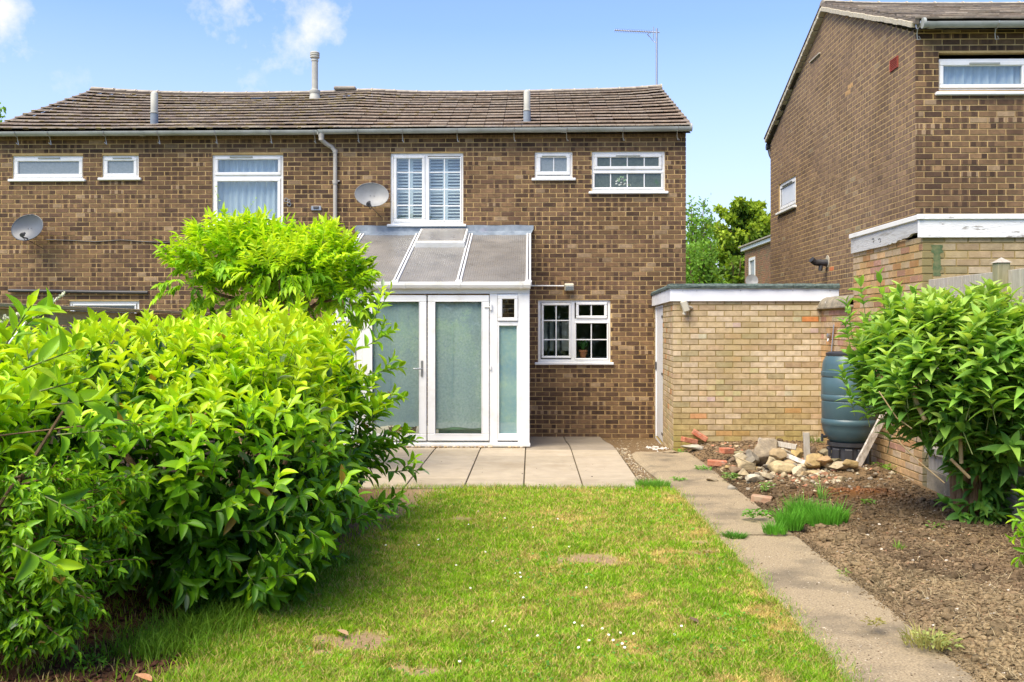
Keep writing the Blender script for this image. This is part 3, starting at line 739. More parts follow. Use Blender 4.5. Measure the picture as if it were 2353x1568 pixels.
# flues through the roof
def flue(root, x, yt, yb, Y, r, cone=False):
    b = P(x, yb, Y); t = P(x, yt, Y); m = MB(); h = t.z-b.z
    if not cone:
        m.lathe(b-Vector((0, 0, .12)), [(r*1.08, 0), (r*1.08, .12+h*.36), (r*1.25, .12+h*.37), (r*1.25, .12+h*.40), (r, .12+h*.41), (r, .12+h*.93), (r*.8, .12+h*.97), (r*.45, .12+h)], 16)
        o = m.build('vent_pipe', M_FLUE, root, smooth=True)
        k = MB(); k.lathe(b-Vector((0, 0, .12)), [(r*1.1, 0), (r*1.1, .12+h*.355)], 16); a = Vector((0, .93, .37)); k.obox(b+Vector((0, -.01, 0)), Vector((1, 0, 0)), a, Vector((0, -.37, .93)), (.2, .16, .008), .004)
        q = k.build('lead_collar', M_LEAD, None, smooth=True); q.parent = o
    else:
        m.lathe(b-Vector((0, 0, .08)), [(r*2, 0), (r*1.5, .2), (r*1.7, .22), (r*1.7, .27), (r, .29), (r, .08+h*.80), (r*1.15, .08+h*.81), (r*1.15, .08+h*.83), (r*1.05, .08+h*.84), (r*1.05, .08+h*.86), (r*1.5, .08+h*.88), (r*1.5, .08+h*.905), (r*1.25, .08+h*.91), (r*1.25, .08+h*.925), (r*1.5, .08+h*.93), (r*1.5, .08+h*.955), (r*1.25, .08+h*.96), (r*1.5, .08+h*.965), (r*1.5, .08+h*.985), (r*1.2, .08+h)], 20)
        m.build('boiler_flue', M_FLUE, root, smooth=True)
flue(houseL, 354.5, 211, 290, 15.85, .058); flue(houseR, 1211, 207, 284, 15.9, .055)
flue(houseL, 723.5, 120, 231, 18.6, .062, True)

# windows of the long house
W, gl, _ = window(houseL, FW, RW, rects['w1'], [(40, 371, 180, 399.5, (), (), .06)], M_FROST, vent=(87, 362, 137, 365))
W, gl, _ = window(houseL, FW, RW, rects['w2'], [(246, 369.5, 306, 398.5, (), (), .055)], M_FROST, vent=(258, 362, 302, 364.5))
def sheetcurtain(W, a, b, c, d, mat=M_CURTAIN, amp=.02, w=-.16, fr=None):
    fr = fr or FW
    m = MB(); n = 60; vs = []
    for i in range(n+1):
        u = a-.05+(b-a+.1)*i/n; q = w+amp*math.sin(i*1.1)+amp*.6*math.sin(i*.37+1)
        vs += [fr.p(u, c-.1, q), fr.p(u, d+.08, q)]
    m.add(vs, [(2*i, 2*i+2, 2*i+3, 2*i+1) for i in range(n)])
    o = m.build('curtain', mat, None, smooth=True); o.parent = W
W, gl, _ = window(houseL, FW, RW, rects['w3'], [(500, 367, 638, 395.5, (), (), .05), (499, 417, 637, 503, (), (), .05)], M_GLASS, vent=(528, 359.5, 580, 362.5))
for q in gl: sheetcurtain(W, *q)
room(houseL, FW, *op(rects['w3']), mat=M_ROOMDARK)
W, gl, _ = window(houseL, FW, RW, rects['w0'], [(170, 703, 308, 850, (), (), .03)], M_GLASS, sill=True); room(houseL, FW, *op(rects['w0']))
W, gl, _ = window(houseR, FW, RW, rects['w4'], [(911, 364, 969.5, 503, (940,), (396, 434, 472), .05), (986, 364, 1057, 506, (1021,), (396, 435, 473), .025)], M_GLASS)
room(houseR, FW, *ops['w4'])
for gi, (a, b, c, d) in enumerate(gl):        # plantation shutters: two leaves of slats behind each casement
    h = (b-a)/2
    for (x0, x1) in ((a-.04, a+h-.0), (a+h, b+.04)):
        m = MB(); m.ring(FW, x0, x1, c-.05, d+.05, .045, -.19, -.165, .004)
        m.box(FW, x0+.04, x1-.04, (c+d)/2-.03, (c+d)/2+.03, -.188, -.167); S_ = m.build('shutter_leaf', M_SHUTTER, None); S_.parent = W
        m = MB(); z = c-.01
        while z < d:
            m.obox(FW.p((x0+x1)/2, z, -.18), Vector((1, 0, 0)), Vector((0, .80, .60)), Vector((0, -.60, .80)), ((x1-x0)/2-.045, .030, .004)); z += .052
        o = m.build('shutter_slats', M_SHUTTER, None); o.parent = W; 
W, gl, _ = window(houseR, FW, RW, rects['w5'], [(1242, 362, 1302.6, 394, (1272.5,), (), .055)], M_FROST, vent=(1245, 358, 1300, 360))
W, gl, _ = window(houseR, FW, RW, rects['w6'], [(1372.8, 361.6, 1514.4, 381.7, (1403.5, 1442, 1481), (), .05), (1366.7, 398.7, 1520, 430.4, (1403.5, 1442, 1481), (), .03)], M_FROST_REFL, vent=(1415, 357, 1471, 359))
m = MB()
p0 = P(1437, 427, YW-.05)
for _ in range(26):
    a = random.uniform(0, 6.28); r = random.random()**.7; c = p0+Vector(((r*math.cos(a))*.12-.03, 0, .02+abs(r*math.sin(a))*.16))
    m.obox(Vector((c.x, YW+.043, c.z)), Vector((1, 0, .3)).normalized(), Vector((0, 1, 0)), Vector((-.3, 0, 1)).normalized(), (.014, .002, .010), 0, (.55, .60, .55) if random.random() < .5 else (.25, .42, .22))
o = m.build('flower_print', M_FLAT, None); o.parent = W; tag(o, kind='stuff')
W7, gl, _ = window(houseR, FW, RW, rects['w7'], [(1249, 702, 1307.6, 818.5, (1278,), (737, 781), .035), (1330, 701, 1389, 726, (1359,), (), .045), (1324, 743.5, 1395, 823.8, (1359,), (781,), .025)], M_GLASS)
q = op(rects['w7']); room(houseR, FW, *q, depth=3.4, mat=M_ROOM)
# pale sheet added near the pane as the lit far window; dark rails, worktop
m = MB(); a, d = RW(1252, 735); b, c = RW(1300, 815)
m.box(FW, a-.2, b+.15, c+.05, d, -.55, -.52)
o = m.build('pale_view_sheet', pmat('pale_sheet', (.66, .63, .52), rough=.9), None); o.parent = W7
m = MB()
for x in (1262, 1277, 1290): uu = RW(x, 700)[0]; m.box(FW, uu-.02, uu+.02, c-.1, d+.05, -.48, -.46)
m.box(FW, a-.2, b+.15, c+.55, c+.59, -.48, -.46); m.box(FW, q[0]-.2, q[1]+.3, q[2]-.1, q[2]+.12, -.9, -.3)
o = m.build('dark_rails', M_BLACK, None); o.parent = W7
# pot plant on the kitchen sill inside
b = P(1340, 823, YW+.16); pot = thing('potted_plant', 'terracotta pot with a small green plant inside the ground floor kitchen window', 'potted plant', b)
m = MB(); m.lathe(b, [(.045, 0), (.065, .10), (.072, .10), (.072, .13), (.06, .13)], 16); m.build('pot', M_TERRA, pot, smooth=True)
m = MB()
for _ in range(40):
    a = random.uniform(0, 6.28); e = random.uniform(.1, 1); L = random.uniform(.1, .26); d = Vector((math.cos(a)*e, math.sin(a)*e*.4, 1)).normalized(); s = Vector((-math.sin(a), math.cos(a), 0))*.014
    p = b+Vector((0, 0, .12)); m.add([p-s*.3, p+d*L*.5-s, p+d*L+Vector((0, 0, -.03)), p+d*L*.5+s, p+s*.3], [(0, 1, 3, 4), (1, 2, 3)], (.07, .20, .05))
m.build('foliage', M_SOFTLEAF, pot)

# ---- things fixed to the long house
def dish(name, label, x, y, wpx, hpx, lnb, tilt, arm_left=False, group=None):
    c = P(x, y, YW-.28); rx = wpx/2/FD*15.3; rz = hpx/2/FD*15.3
    t = thing('satellite_dish', label, 'satellite dish', c, group)
    ax = Vector(tilt).normalized(); q = Vector((0, 0, 1)).rotation_difference(ax)
    n = 32; vs = []; R8 = 7
    for i in range(R8+1):
        f = i/R8
        for j in range(n): a = 2*math.pi*j/n; vs.append(c+q@Vector((rx*1.04*f*math.cos(a), rz*1.04*f*math.sin(a), .075*f*f)))
    m = MB(); m.add(vs, [(i*n+j, i*n+(j+1) % n, (i+1)*n+(j+1) % n, (i+1)*n+j) for i in range(R8) for j in range(n)])
    m.add([v-ax*.006 for v in vs], [((i+1)*n+j, (i+1)*n+(j+1) % n, i*n+(j+1) % n, i*n+j) for i in range(R8) for j in range(n)])
    m.tube([vs[R8*n+j]-ax*.002 for j in range(n)]+[vs[R8*n]-ax*.002], .006, 5, cap=False)
    m.build('reflector', M_DISH, t, smooth=True)
    e = P(lnb[0], lnb[1], YW-.62); m = MB(); s = c+q@Vector((0, -rz*.85, .05))
    m.tube([s, e+Vector((0, .03, -.03))], .012, 6); m.build('arm', M_DARKMETAL, t)
    m = MB(); m.lathe(e, [(.0, 0), (.034, .0), (.034, .05), (.02, .06), (.02, .12)], 12, (c-e).normalized()*1.0); m.build('receiver', M_DARKMETAL, t, smooth=True)
    m = MB(); m.tube([e, e+Vector((.03, .05, -.08)), s+Vector((.01, 0, -.03)), c+Vector((.05, .2, -rz-.05)), c+Vector((.1, .27, -rz-.1))], .005, 5); m.build('lead_wire', M_BLACK, t)
    m = MB(); m.tube([c-ax*.005, c+Vector((-.06, .16, -.03)), c+Vector((-.10, .27, -.02))], .02, 8); m.wbox(c.x-.16, c.x-.05, YW-.03, YW-.006, c.z-.08, c.z+.08, .004); m.build('wall_bracket', M_STEEL, t)
    m = MB()
    for dx_ in (-.03, .03): m.lathe(c+q@Vector((dx_, .01, .004)), [(.006, 0), (.006, .006)], 8, ax)
    m.build('bolt', M_DARKMETAL, t)
dish('satellite_dish', 'grey satellite dish low on the left wall, its receiver at its lower left', 69, 527, 75, 61, (50, 541), (-.12, -1, .28), group='satellite dishes on the long house')
M_DISH = pmat('pale_dish_grey', (.25, .26, .26), (.20, .205, .205), scale=6, rough=.5)
dish('satellite_dish', 'pale grey satellite dish beside the shuttered bedroom window', 855, 452, 74, 56, (846, 470), (.1, -1, .30), group='satellite dishes on the long house')
m = MB(); pts = [P(x, y, YW-.02) for x, y in ((106, 551), (160, 553), (220, 556), (280, 552), (335, 556), (380, 558), (430, 553))]; m.tube(pts, .008, 5)
tag(m.build('cable', M_BLACK), 'thin black cable sagging along the left wall from the lower dish', 'cable')
m = MB(); pts = [P(x, y, YW-.05) for x, y in ((20, 668), (120, 669.5), (210, 671), (340, 672.5))]; m.tube(pts, .028, 8)
tag(m.build('waste_pipe', M_BLACK, smooth=True), 'black waste pipe running level across the left wall above the ground floor window', 'pipe')
c = P(727, 479, YW-.02); t = thing('vent_cover', 'small grey vent cover on the brick between bedroom window and downpipe', 'vent cover', c)
m = MB(); m.wbox(c.x-.085, c.x+.085, c.y-.02, c.y+.01, c.z-.04, c.z+.04, .008); m.build('plate', M_STEEL, t)
m = MB(); m.wbox(c.x-.045, c.x+.045, c.y-.035, c.y-.021, c.z-.015, c.z+.03, .006); m.build('hood', M_DARKMETAL, t)
c = P(661, 466, YW-.01); m = MB()
for dx_, dz_, r in ((-.02, .04, .03), (.03, -.03, .03), (.025, .03, .02)): m.tube([(c.x+dx_+r*math.cos(a), c.y-.02, c.z+dz_+r*math.sin(a)) for a in [k*.6 for k in range(12)]], .006, 5)
tag(m.build('cable_coil', M_STEEL), 'small tangle of pale wire loops beside the large left bedroom window', 'wire')
# aerial on the gable
b = P(1508.5, 205, RY); t = thing('tv_aerial', 'television aerial on a thin mast at the right end of the roof ridge', 'aerial', Vector((b.x, b.y, b.z-.3)))
A = lambda x, y: P(x, y, RY)
m = MB(); m.tube([A(1509, 215), A(1509, 66)], .022, 8); m.build('mast', M_STEEL, t)
m = MB(); m.tube([A(1412, 70), A(1516, 75)], .011, 6); m.build('boom', M_STEEL, t)
m = MB()
for k in range(22):
    p = A(1414+k*3.9, 70.2+k*.19); m.tube([p-Vector((0, .13, 0)), p+Vector((0, .13, 0))], .004, 4)
m.build('elements', M_STEEL, t)
m = MB(); m.tube([A(1501.5, 62), A(1501.5, 91)], .010, 6); m.tube([A(1493, 74), A(1488, 80), A(1492, 85)], .012, 5); m.build('reflector', M_STEEL, t)
m = MB(); m.tube([A(1491, 82), A(1499, 93), A(1507, 99)], .006, 5); m.build('brace', M_STEEL, t)
# security light by the conservatory
c = P(1308, 660, YW-.08); t = thing('security_light', 'white security floodlight with a thin conduit, above the kitchen window', 'light', c)
m = MB(); m.obox(c, Vector((1, 0, 0)), Vector((0, .95, .3)), Vector((0, -.3, .95)), (.075, .05, .055), .012); m.build('housing', M_CREAMLAMP, t)
m = MB(); m.obox(c+Vector((0, -.055, -.02)), Vector((1, 0, 0)), Vector((0, .95, .3)), Vector((0, -.3, .95)), (.06, .006, .035), .003); m.build('lens', M_FROST, t)
m = MB(); a = P(1217, 657, YW-.03); m.tube([a, P(1296, 657.5, YW-.03)], .012, 6); m.build('conduit', M_UPVC_OLD, t)

# ================================================================ conservatory
YC = 12.9; FC = Fr((0, YC, 0)); RC = lambda x, y: (P(x, y, YC).x, P(x, y, YC).z)
cons = thing('conservatory', 'white lean-to conservatory with grey polycarbonate roof and french doors against the brick house', 'conservatory', (-1.35, YC, 0))
xa, zt_ = RC(763, 672); xb, _ = RC(1217, 672); zb_ = RC(1000, 1026)[1]
m = MB(); m.box(FC, xa, xb, zt_-.02, zt_+.07, -.07, 0, .004)        # head
m.box(FC, RC(1190, 0)[0], xb, .05, zt_-.02, -.07, .002, .006); m.box(FC, xa, RC(779, 0)[0], .05, zt_-.02, -.07, .002, .006)
m.box(FC, RC(1125, 0)[0], RC(1143.5, 0)[0], .05, zt_-.02, -.07, -.001, .008); m.box(FC, RC(819, 0)[0], RC(833, 0)[0], .05, zt_-.02, -.07, -.001, .008)
m.wbox(xb-.07, xb-.002, YC+.071, YC+.14, .05, zt_+.07, .004)
m.build('frame', M_UPVC, cons)
m = MB(); m.box(FC, xa-.03, xb+.01, zb_, zb_+.045, -.08, .05, .008); m.box(FC, xa, xb, zb_+.045, .075, -.07, -.004, .003); m.build('threshold', M_UPVC_OLD, cons)
m = MB(); m.box(FC, xa, xb-.02, -.05, zb_-.002, -.08, .004); m.build('plinth', M_LIME, cons)
def door(x0, x1, gx0, gx1, gy0, gy1, y0=679, y1=1013, hand=None):
    m = MB(); a, d = RC(x0, y0); b, c = RC(x1, y1); ga, gd = RC(gx0, gy0); gb, gc = RC(gx1, gy1)
    w0, w1 = -.055, .014
    m.box(FC, a, b, gd, d, w0, w1, .006); m.box(FC, a, b, c, gc, w0, w1, .006); m.box(FC, a, ga, gc, gd, w0, w1-.001, .006); m.box(FC, gb, b, gc, gd, w0, w1-.001, .006)
    D = m.build('door', M_UPVC, cons)
    m = MB(); m.ring(FC, ga-.012, gb+.012, gc-.012, gd+.012, .012, -.02, w1-.012+.018, .006); o = m.build('glazing_bead', M_UPVC, None); o.parent = D
    m = MB(); m.ring(FC, ga-.001, gb+.001, gc-.001, gd+.001, .005, -.03, w1-.008, 0); o = m.build('gasket', M_BLACK, None); o.parent = D
    m = MB(); m.box(FC, ga, gb, gc, gd, -.018, -.012); o = m.build('pane', M_GLASSD, None); o.parent = D
    return D, (ga, gb, gc, gd)
D2, g2 = door(983, 1124, 1000.5, 1106.5, 694, 997)
D1, g1 = door(833.5, 980, 856, 963, 694, 997)
for D, (a, b, c, d), sp in ((D2, g2, 984), (D1, g1, 981)):
    m = MB(); zf = RC(1000, sp)[1]; n = 24; vs = []
    for i in range(n+1):
        u = a-.03+(b-a+.06)*i/n; ww = -.045+.008*math.sin(i*.5); vs += [FC.p(u, zf+.01*math.sin(i*.4+a*7), ww), FC.p(u, d+.03-(.025 if u > b-.17 and D is D2 else 0), ww)]
    m.add(vs, [(2*i, 2*i+2, 2*i+3, 2*i+1) for i in range(n)]); o = m.build('frosted_sheet', M_FILM, None, smooth=True); o.parent = D
    m = MB()
    m.box(FC, (a+b)/2-.09, (a+b)/2-.084, zf+.4, d-.28, -.0445+.008, -.036); o = m.build('sheet_crease', M_FILM2, None); o.parent = D
m = MB(); a, b, c, d = g2; m.box(FC, a+.03, b-.0, c-.1, RC(0, 983)[1], -.14, -.12); m.box(FC, a, b, RC(0, 986)[1], RC(0, 980)[1], -.10, -.06)
o = m.build('green_sheet', M_GREENCLOTH, None); o.parent = D2
m = MB(); hx, hz0 = RC(970, 828); _, hz1 = RC(970, 866); m.box(FC, hx-.014, hx+.014, hz1, hz0, .014, .026, .005); zc = RC(0, 847)[1]
m.tube([FC.p(hx, zc, .026), FC.p(hx, zc, .06), FC.p(hx-.02, zc, .066), FC.p(hx-.11, zc+.004, .062)], .009, 8); o = m.build('handle', M_STEEL, None, smooth=True); o.parent = D1
m = MB(); u, v = RC(1128, 706); m.box(FC, u-.010, u+.014, v-.045, v+.045, .0, .03, .004); m.box(FC, u-.09, u, v-.006, v+.006, .014, .03, .003); o = m.build('hinge', M_UPVC, None); o.parent = D2
m = MB(); u, v = RC(1127, 845); m.box(FC, u-.008, u+.01, v-.03, v+.03, .0, .028, .004); o = m.build('hinge', M_UPVC, None); o.parent = D2
for mir in (0, 1):
    X_ = (lambda x: x) if not mir else (lambda x: 1956.5-x+4)
    def bx(m, x0, x1, y0, y1, w0, w1, bv=.005):
        a, d = RC(min(X_(x0), X_(x1)), y0); b, c = RC(max(X_(x0), X_(x1)), y1); m.box(FC, a, b, c, d, w0, w1, bv)
    m = MB()
    for (x0, x1, y0, y1) in ((1143.5, 1190, 676, 680), (1143.5, 1190, 739, 749), (1143.5, 1190, 997, 1013), (1143.5, 1147, 749, 997), (1187.5, 1190, 749, 997)): bx(m, x0, x1, y0, y1, -.06, -.004, .004)
    S1 = m.build('side_panel', M_UPVC, cons)
    m = MB()
    for (x0, x1, y0, y1) in ((1144, 1190, 679, 687.5), (1144, 1190, 730, 738), (1144, 1154, 687.5, 730), (1182, 1190, 687.5, 730)): bx(m, x0, x1, y0, y1, -.05, .016, .006)
    o = m.build('top_vent', M_UPVC, None); o.parent = S1
    m = MB(); bx(m, 1153.5, 1182.5, 687, 730.5, -.02, -.012, 0); o = m.build('pane', M_GLASSD, None); o.parent = S1
    m = MB(); bx(m, 1147, 1187.5, 749, 997, -.02, -.012, 0); o = m.build('pane', M_GLASSD, None); o.parent = S1
    m = MB(); bx(m, 1143, 1190, 745, 1000, -.06, -.05, 0); o = m.build('frosted_sheet', M_FILM2, None); o.parent = S1
# roof: rafters, sheets, raised vent, gutter, flashing
ztop = P(1208, 543, YW).z; zbot = P(1208, 655, YC).z
rx_ = [PX(0, 0, 1) and v for v in (-2.60, -1.75, -.885, -.045)]
rx_[0] = P(835, 543, YW).x; rx_[1] = P(962, 543, YW).x; rx_[2] = P(1083, 543, YW).x
sl = Vector((0, YW-YC-.06, ztop-zbot)); SLn = sl.normalized(); NR = Vector((0, -SLn.z, SLn.y)); base = Vector((0, YC-.03, zbot)); LS = sl.length
def rbox(m, x0, x1, s0, s1, n0, n1, bev=.004):
    m.obox(base+Vector(((x0+x1)/2, 0, 0))+SLn*((s0+s1)/2)+NR*((n0+n1)/2), Vector((1, 0, 0)), SLn, NR, ((x1-x0)/2, (s1-s0)/2, (n1-n0)/2), bev)
for i, x in enumerate(rx_):
    m = MB(); rbox(m, x-.035, x-.007, 0, LS, -.03, .045, .008); rbox(m, x+.007, x+.035, 0, LS, -.03, .045, .008)
    rbox(m, x-.045, x+.045, -.02, .06, -.02, .055, .01)
    Rf = m.build('rafter', M_UPVC, cons)
    m = MB(); rbox(m, x-.007, x+.007, .06, LS-.02, .01, .041, 0); o = m.build('rubber_strip', M_BLACK, None); o.parent = Rf
def sheet(a, b, s0, s1, n0=.0):
    m = MB(); k = int((b-a)/.032)
    for i in range(k):
        x0 = a+(b-a)*i/k; x1 = a+(b-a)*(i+1)/k
        rbox(m, x0+.0004, x1-.0004, s0, s1, n0, n0+.018, .0015)
    return m.build('roof_panel', M_POLY, cons)
sv = .70*LS
sheet(rx_[0]+.035, rx_[1]-.035, .01, LS-.02); sheet(rx_[1]+.035, rx_[2]-.035, .01, sv); sheet(rx_[2]+.035, rx_[3]-.035, .01, LS-.02)
m = MB(); a, b = rx_[1]+.045, rx_[2]-.045
rbox(m, a, b, sv, sv+.07, .0, .11, .008); rbox(m, a, a+.05, sv+.07, LS+.02, .0, .11, .008); rbox(m, b-.05, b, sv+.07, LS+.02, .0, .11, .008); rbox(m, a, b, LS, LS+.03, .0, .11, .006)
V_ = m.build('roof_vent', M_UPVC_OLD, cons)
m = MB(); rbox(m, a+.03, b-.03, sv+.05, LS+.01, .10, .118, .002); o = m.build('vent_panel', M_POLY, None); o.parent = V_
m = MB()
for i in range(46):
    x = rx_[0]+.04+(rx_[3]-rx_[0]-.08)*random.random(); rbox(m, x, x+random.uniform(.02, .10), -.012, .004, -.0, .018, .003)
m.build('eaves_dirt', M_MOSS, cons)
m = MB(); gy = YC-.075; gzt = RC(0, 657)[1]; xa2, xb2 = xa-.05, xb+.012
prof = [(0, .035), (-.004, 0), (-.02, -.035), (-.05, -.05), (-.085, -.035), (-.10, 0), (-.10, .035)]
vs = [(x, YC-.0+p[0], gzt+p[1]) for x in (xa2, xb2) for p in prof]
m.add(vs, [(j, j+1, 7+j+1, 7+j) for j in range(6)]+[tuple(range(7)), tuple(range(7, 14))[::-1]])
for px in (1055, 1198, 930): 
    x = RC(px, 0)[0]; vs = [(xx, YC+p[0]*1.06-.001, gzt+p[1]*1.12-.002) for xx in (x-.018, x+.018) for p in prof]; m.add(vs, [(j, j+1, 7+j+1, 7+j) for j in range(6)])
m.box(FC, xa, xb, zt_+.07, gzt+.05, -.06, -.002)
m.build('gutter', M_UPVC_OLD, cons, smooth=False)
m = MB(); X0, X1 = P(815, 0, YW-.05).x, P(1226, 0, YW-.05).x; zf0 = P(0, 520, YW-.05).z; zf1 = P(0, 546, YW-.08).z
n = 60; vs = []
for i in range(n+1):
    x = X0+(X1-X0)*i/n; e = .0; r = min(1, (X1-x)/.12) if X1-x < .12 else min(1, (x-X0)/.1) if x-X0 < .1 else 1
    zz = zf1+(1-math.sqrt(max(0, 1-(1-r)**2)))*.12+.01*math.sin(i*.9)+.006*math.sin(i*2.3)
    wv = .006*math.sin(i*.7)+.004*math.sin(i*1.9)
    vs += [(x, YW-.018, zf0+.004*math.sin(i*.5)), (x, YW-.03+wv, zf0*.5+zf1*.5), (x, YW-.14+wv, zz)]
m.add(vs, [(3*i+j, 3*i+3+j, 3*i+4+j, 3*i+1+j) for i in range(n) for j in (0, 1)])
m.build('lead_flashing', M_LEAD, cons, smooth=True)
# side walls of the conservatory (glazed, seen from the side)
for x in (xb-.035, xa+.035):
    m = MB(); m.wbox(x-.033, x+.033, YC+.075, YW-.012, .0, .07, .004)
    for y in (YC+.9, YC+1.75, YW-.045): m.wbox(x-.03, x+.03, y-.03, y+.03, .07, zt_+(y-YC)*.335, .004)
    m.obox((x, (YC+YW)/2, (zt_+ztop)/2-.05), Vector((1, 0, 0)), SLn, NR, (.03, LS/2-.02, .04), .004)
    m.build('side_frame', M_UPVC, cons)
    m = MB(); m.add([(x, YC+.08, .07), (x, YW-.02, .07), (x, YW-.02, ztop-.1), (x, YC+.08, zt_-.05)], [(0, 1, 2, 3)]); m.build('side_pane', M_GLASSD, cons)
m = MB(); m.wbox(xa+.08, xb-.08, YC+.1, YW-.03, -.16, .02); m.build('floor_slab', M_ROOM, cons)
# wicker basket glimpsed inside the left door
c = P(925, 985, YC+.25); t = thing('wicker_basket', 'tan wicker basket low behind the glass of the left french door', 'basket', Vector((c.x, c.y, .02)))
m = MB()
for k in range(6): m.lathe((c.x, c.y, .03+k*.038), [(.14+.008*k, 0), (.15+.008*k, .006), (.15+.008*k, .016), (.14+.008*k, .022)], 20, cap=False)
for k in range(14): a = k*2*math.pi/14; m.tube([(c.x+.14*math.cos(a), c.y+.14*math.sin(a), .02), (c.x+.19*math.cos(a), c.y+.19*math.sin(a), .26)], .006, 4)
m.build('weave', pmat('wicker', (.55, .38, .17), rough=.8), t)
# broken bits of mortar along the threshold
m = MB()
for _ in range(60):
    x = random.uniform(-1.6, -.55) if random.random() < .6 else random.uniform(-1.8, -.05); r = random.uniform(.006, .016)
    m.obox((x, YC-.06-random.random()*.03, .012+r*.5), Vector((1, .3, 0)).normalized(), Vector((-.3, 1, 0)).normalized(), Vector((0, 0, 1)), (r*1.3, r, r*.7), r*.4, random.choice([(.5, .38, .2), (.3, .2, .1), (.6, .5, .38)]))
tag(m.build('mortar_crumbs', M_FLAT), 'loose mortar crumbs along the conservatory threshold', kind='stuff')
# ================================================================ near right house with its gable, behind the flat-roofed garage
XG = 4.8; YF = 12.1; FE = Fr((XG, YF, 0)); FGG = Fr((XG, 19.4, 0), -math.pi/2)
RE = lambda x, y: (P(x, y, YF).x-XG, P(x, y, YF).z)
RGb = lambda x, y: (19.4-PX(x, y, XG).y, PX(x, y, XG).z)
houseE = thing('brick_house', 'tall brown brick house on the right showing its windowed gable end', 'house', (7, YF, 0)); houseE['focus_right'] = 0
o8 = (RE(2157, 0)[0], RE(2363, 0)[0], RE(0, 211.5)[1]-.04, RE(0, 134.6)[1])
a9 = RGb(1790, 422); b9 = RGb(1829, 402); c9 = RGb(1829, 472)
o9 = (a9[0], b9[0], (c9[1]), b9[1])
m = MB(); backing(m, FE, 0, 3.4, 0, 5.34, [o8])
gspan = lambda v: (0, 7.3) if v < 5.28 else (max(0, (v-5.30)/1.52*3.65), min(7.3, 7.3-(v-5.30)/1.52*3.65))
us = sorted({0, 7.3, 3.65, o9[0], o9[1]}); ztop_ = lambda u: 5.30+1.5*(1-abs(u-3.65)/3.65)
for i in range(len(us)-1):
    a, b = us[i], us[i+1]; mid = (a+b)/2
    if o9[0] < mid < o9[1]:
        m.quad(FGG.p(a, 0), FGG.p(b, 0), FGG.p(b, o9[2]), FGG.p(a, o9[2])); m.quad(FGG.p(a, o9[3]), FGG.p(b, o9[3]), FGG.p(b, ztop_(b)), FGG.p(a, ztop_(a)))
    else: m.quad(FGG.p(a, 0), FGG.p(b, 0), FGG.p(b, ztop_(b)), FGG.p(a, ztop_(a)))
q = [(o9[0], o9[2]), (o9[1], o9[2]), (o9[1], o9[3]), (o9[0], o9[3])]
for k in range(4): m.quad(FGG.p(*q[k], .004), FGG.p(*q[(k+1) % 4], .004), FGG.p(*q[(k+1) % 4], -.1), FGG.p(*q[k], -.1))
m.quad((XG, 19.4, 0), (XG+3.4, 19.4, 0), (XG+3.4, 19.4, 5.3), (XG, 19.4, 5.3))
wallE = m.build('wall', M_MORTAR, houseE)
lay_bricks(wallE, FE, brick_layout(-.006, 3.4, .05, 5.33, [o8]), 'brown', focus=(.9, 4.0), n_ind=150)
def warm(u, v):
    st = brown_cols(); k = 1.22
    if abs(u-RGb(1947, 217)[0]) < .12 and abs(v-RGb(1947, 217)[1]) < .09: return [(0, 1, (.50, .30, .13), 1)]
    if abs(u-RGb(1902, 622)[0]) < .12 and abs(v-RGb(1902, 626)[1]) < .05: return [(0, 1, (.62, .20, .08), 1)]
    mn = (.215, .150, .098); return [(a, b, tuple(min(.3, (x*.55+y*.5)*k) for x, y in zip(c, mn))) for a, b, c in st]
KINDS['gable'] = lambda: warm(-9, -9)
lay_bricks(wallE, FGG, brick_layout(0, 7.306, .05, 6.82, [o9], span=lambda v: (gspan(v)[0], gspan(v)[1]+.006)), 'gable', cols=warm, focus=(6.6, 4.2), n_ind=150, rel=(.0015, .003))
def sagE(x): return .06*math.exp(-max(0, x-4.75)/.7)
def dk_tile():
    r = random.random(); c = (.12, .105, .085) if r < .5 else (.09, .08, .068) if r < .85 else (.21, .18, .15)
    k = random.uniform(.85, 1.2); return tuple(x*k for x in c)
roofE = roof(houseE, XG-.08, XG+3.4, YF-.16, 5.37, 15.75, 6.80, sagE, cols=dk_tile)
gutter(houseE, XG+.02, XG+3.4, YF-.2, 5.36, 5.355, [P(x, 0, YF-.2).x for x in (2110, 2290)], joints=[P(2140, 0, YF-.2).x], cap=(1, 0))
m = MB()
for sgn in (0, 1):
    for k in range(24):
        t0 = k/24; y0 = (YF-.1) if not sgn else 19.5; y = y0+(15.75-y0)*(t0+.02); z = 5.37+(6.80-5.37)*(t0+.02)+.05-.045
        sl2 = Vector((0, (15.75-y0), 1.43)).normalized(); nn = Vector((0, -sl2.z, sl2.y)) if sl2.y > 0 else Vector((0, sl2.z, -sl2.y))
        m.obox((XG-.045, y, z+random.uniform(-.006, .006)), Vector((1, 0, 0)), sl2, nn, (.05, .078, .035), .006)
m.build('verge_mortar', M_LIME, houseE)
m = MB()
for k in range(12):
    t0 = k/12; y = 19.55+(15.75-19.55)*(t0+.04); z = 5.37+1.43*(t0+.04)+.07; sl2 = Vector((0, -3.8, 1.43)).normalized()
    m.obox((XG+.3, y, z), Vector((1, 0, 0)), sl2, Vector((0, sl2.z, -sl2.y)), (.40, .17, .014), .004, (.15, .13, .11))
o = m.build('rear_tiles', M_TILE); o.parent = roofE; tag(o, kind='stuff')
m = MB(); m.lathe((XG-.05, 19.55, 5.27), [(.065, 0), (.065, .3)], 12, (1, 0, 0)); m.tube([(XG-.0, 19.55, 5.25), (XG+.02, 19.5, 5.1), (XG+.05, 19.44, 5.0)], .035, 8); m.build('rear_gutter', M_BLACK, houseE)
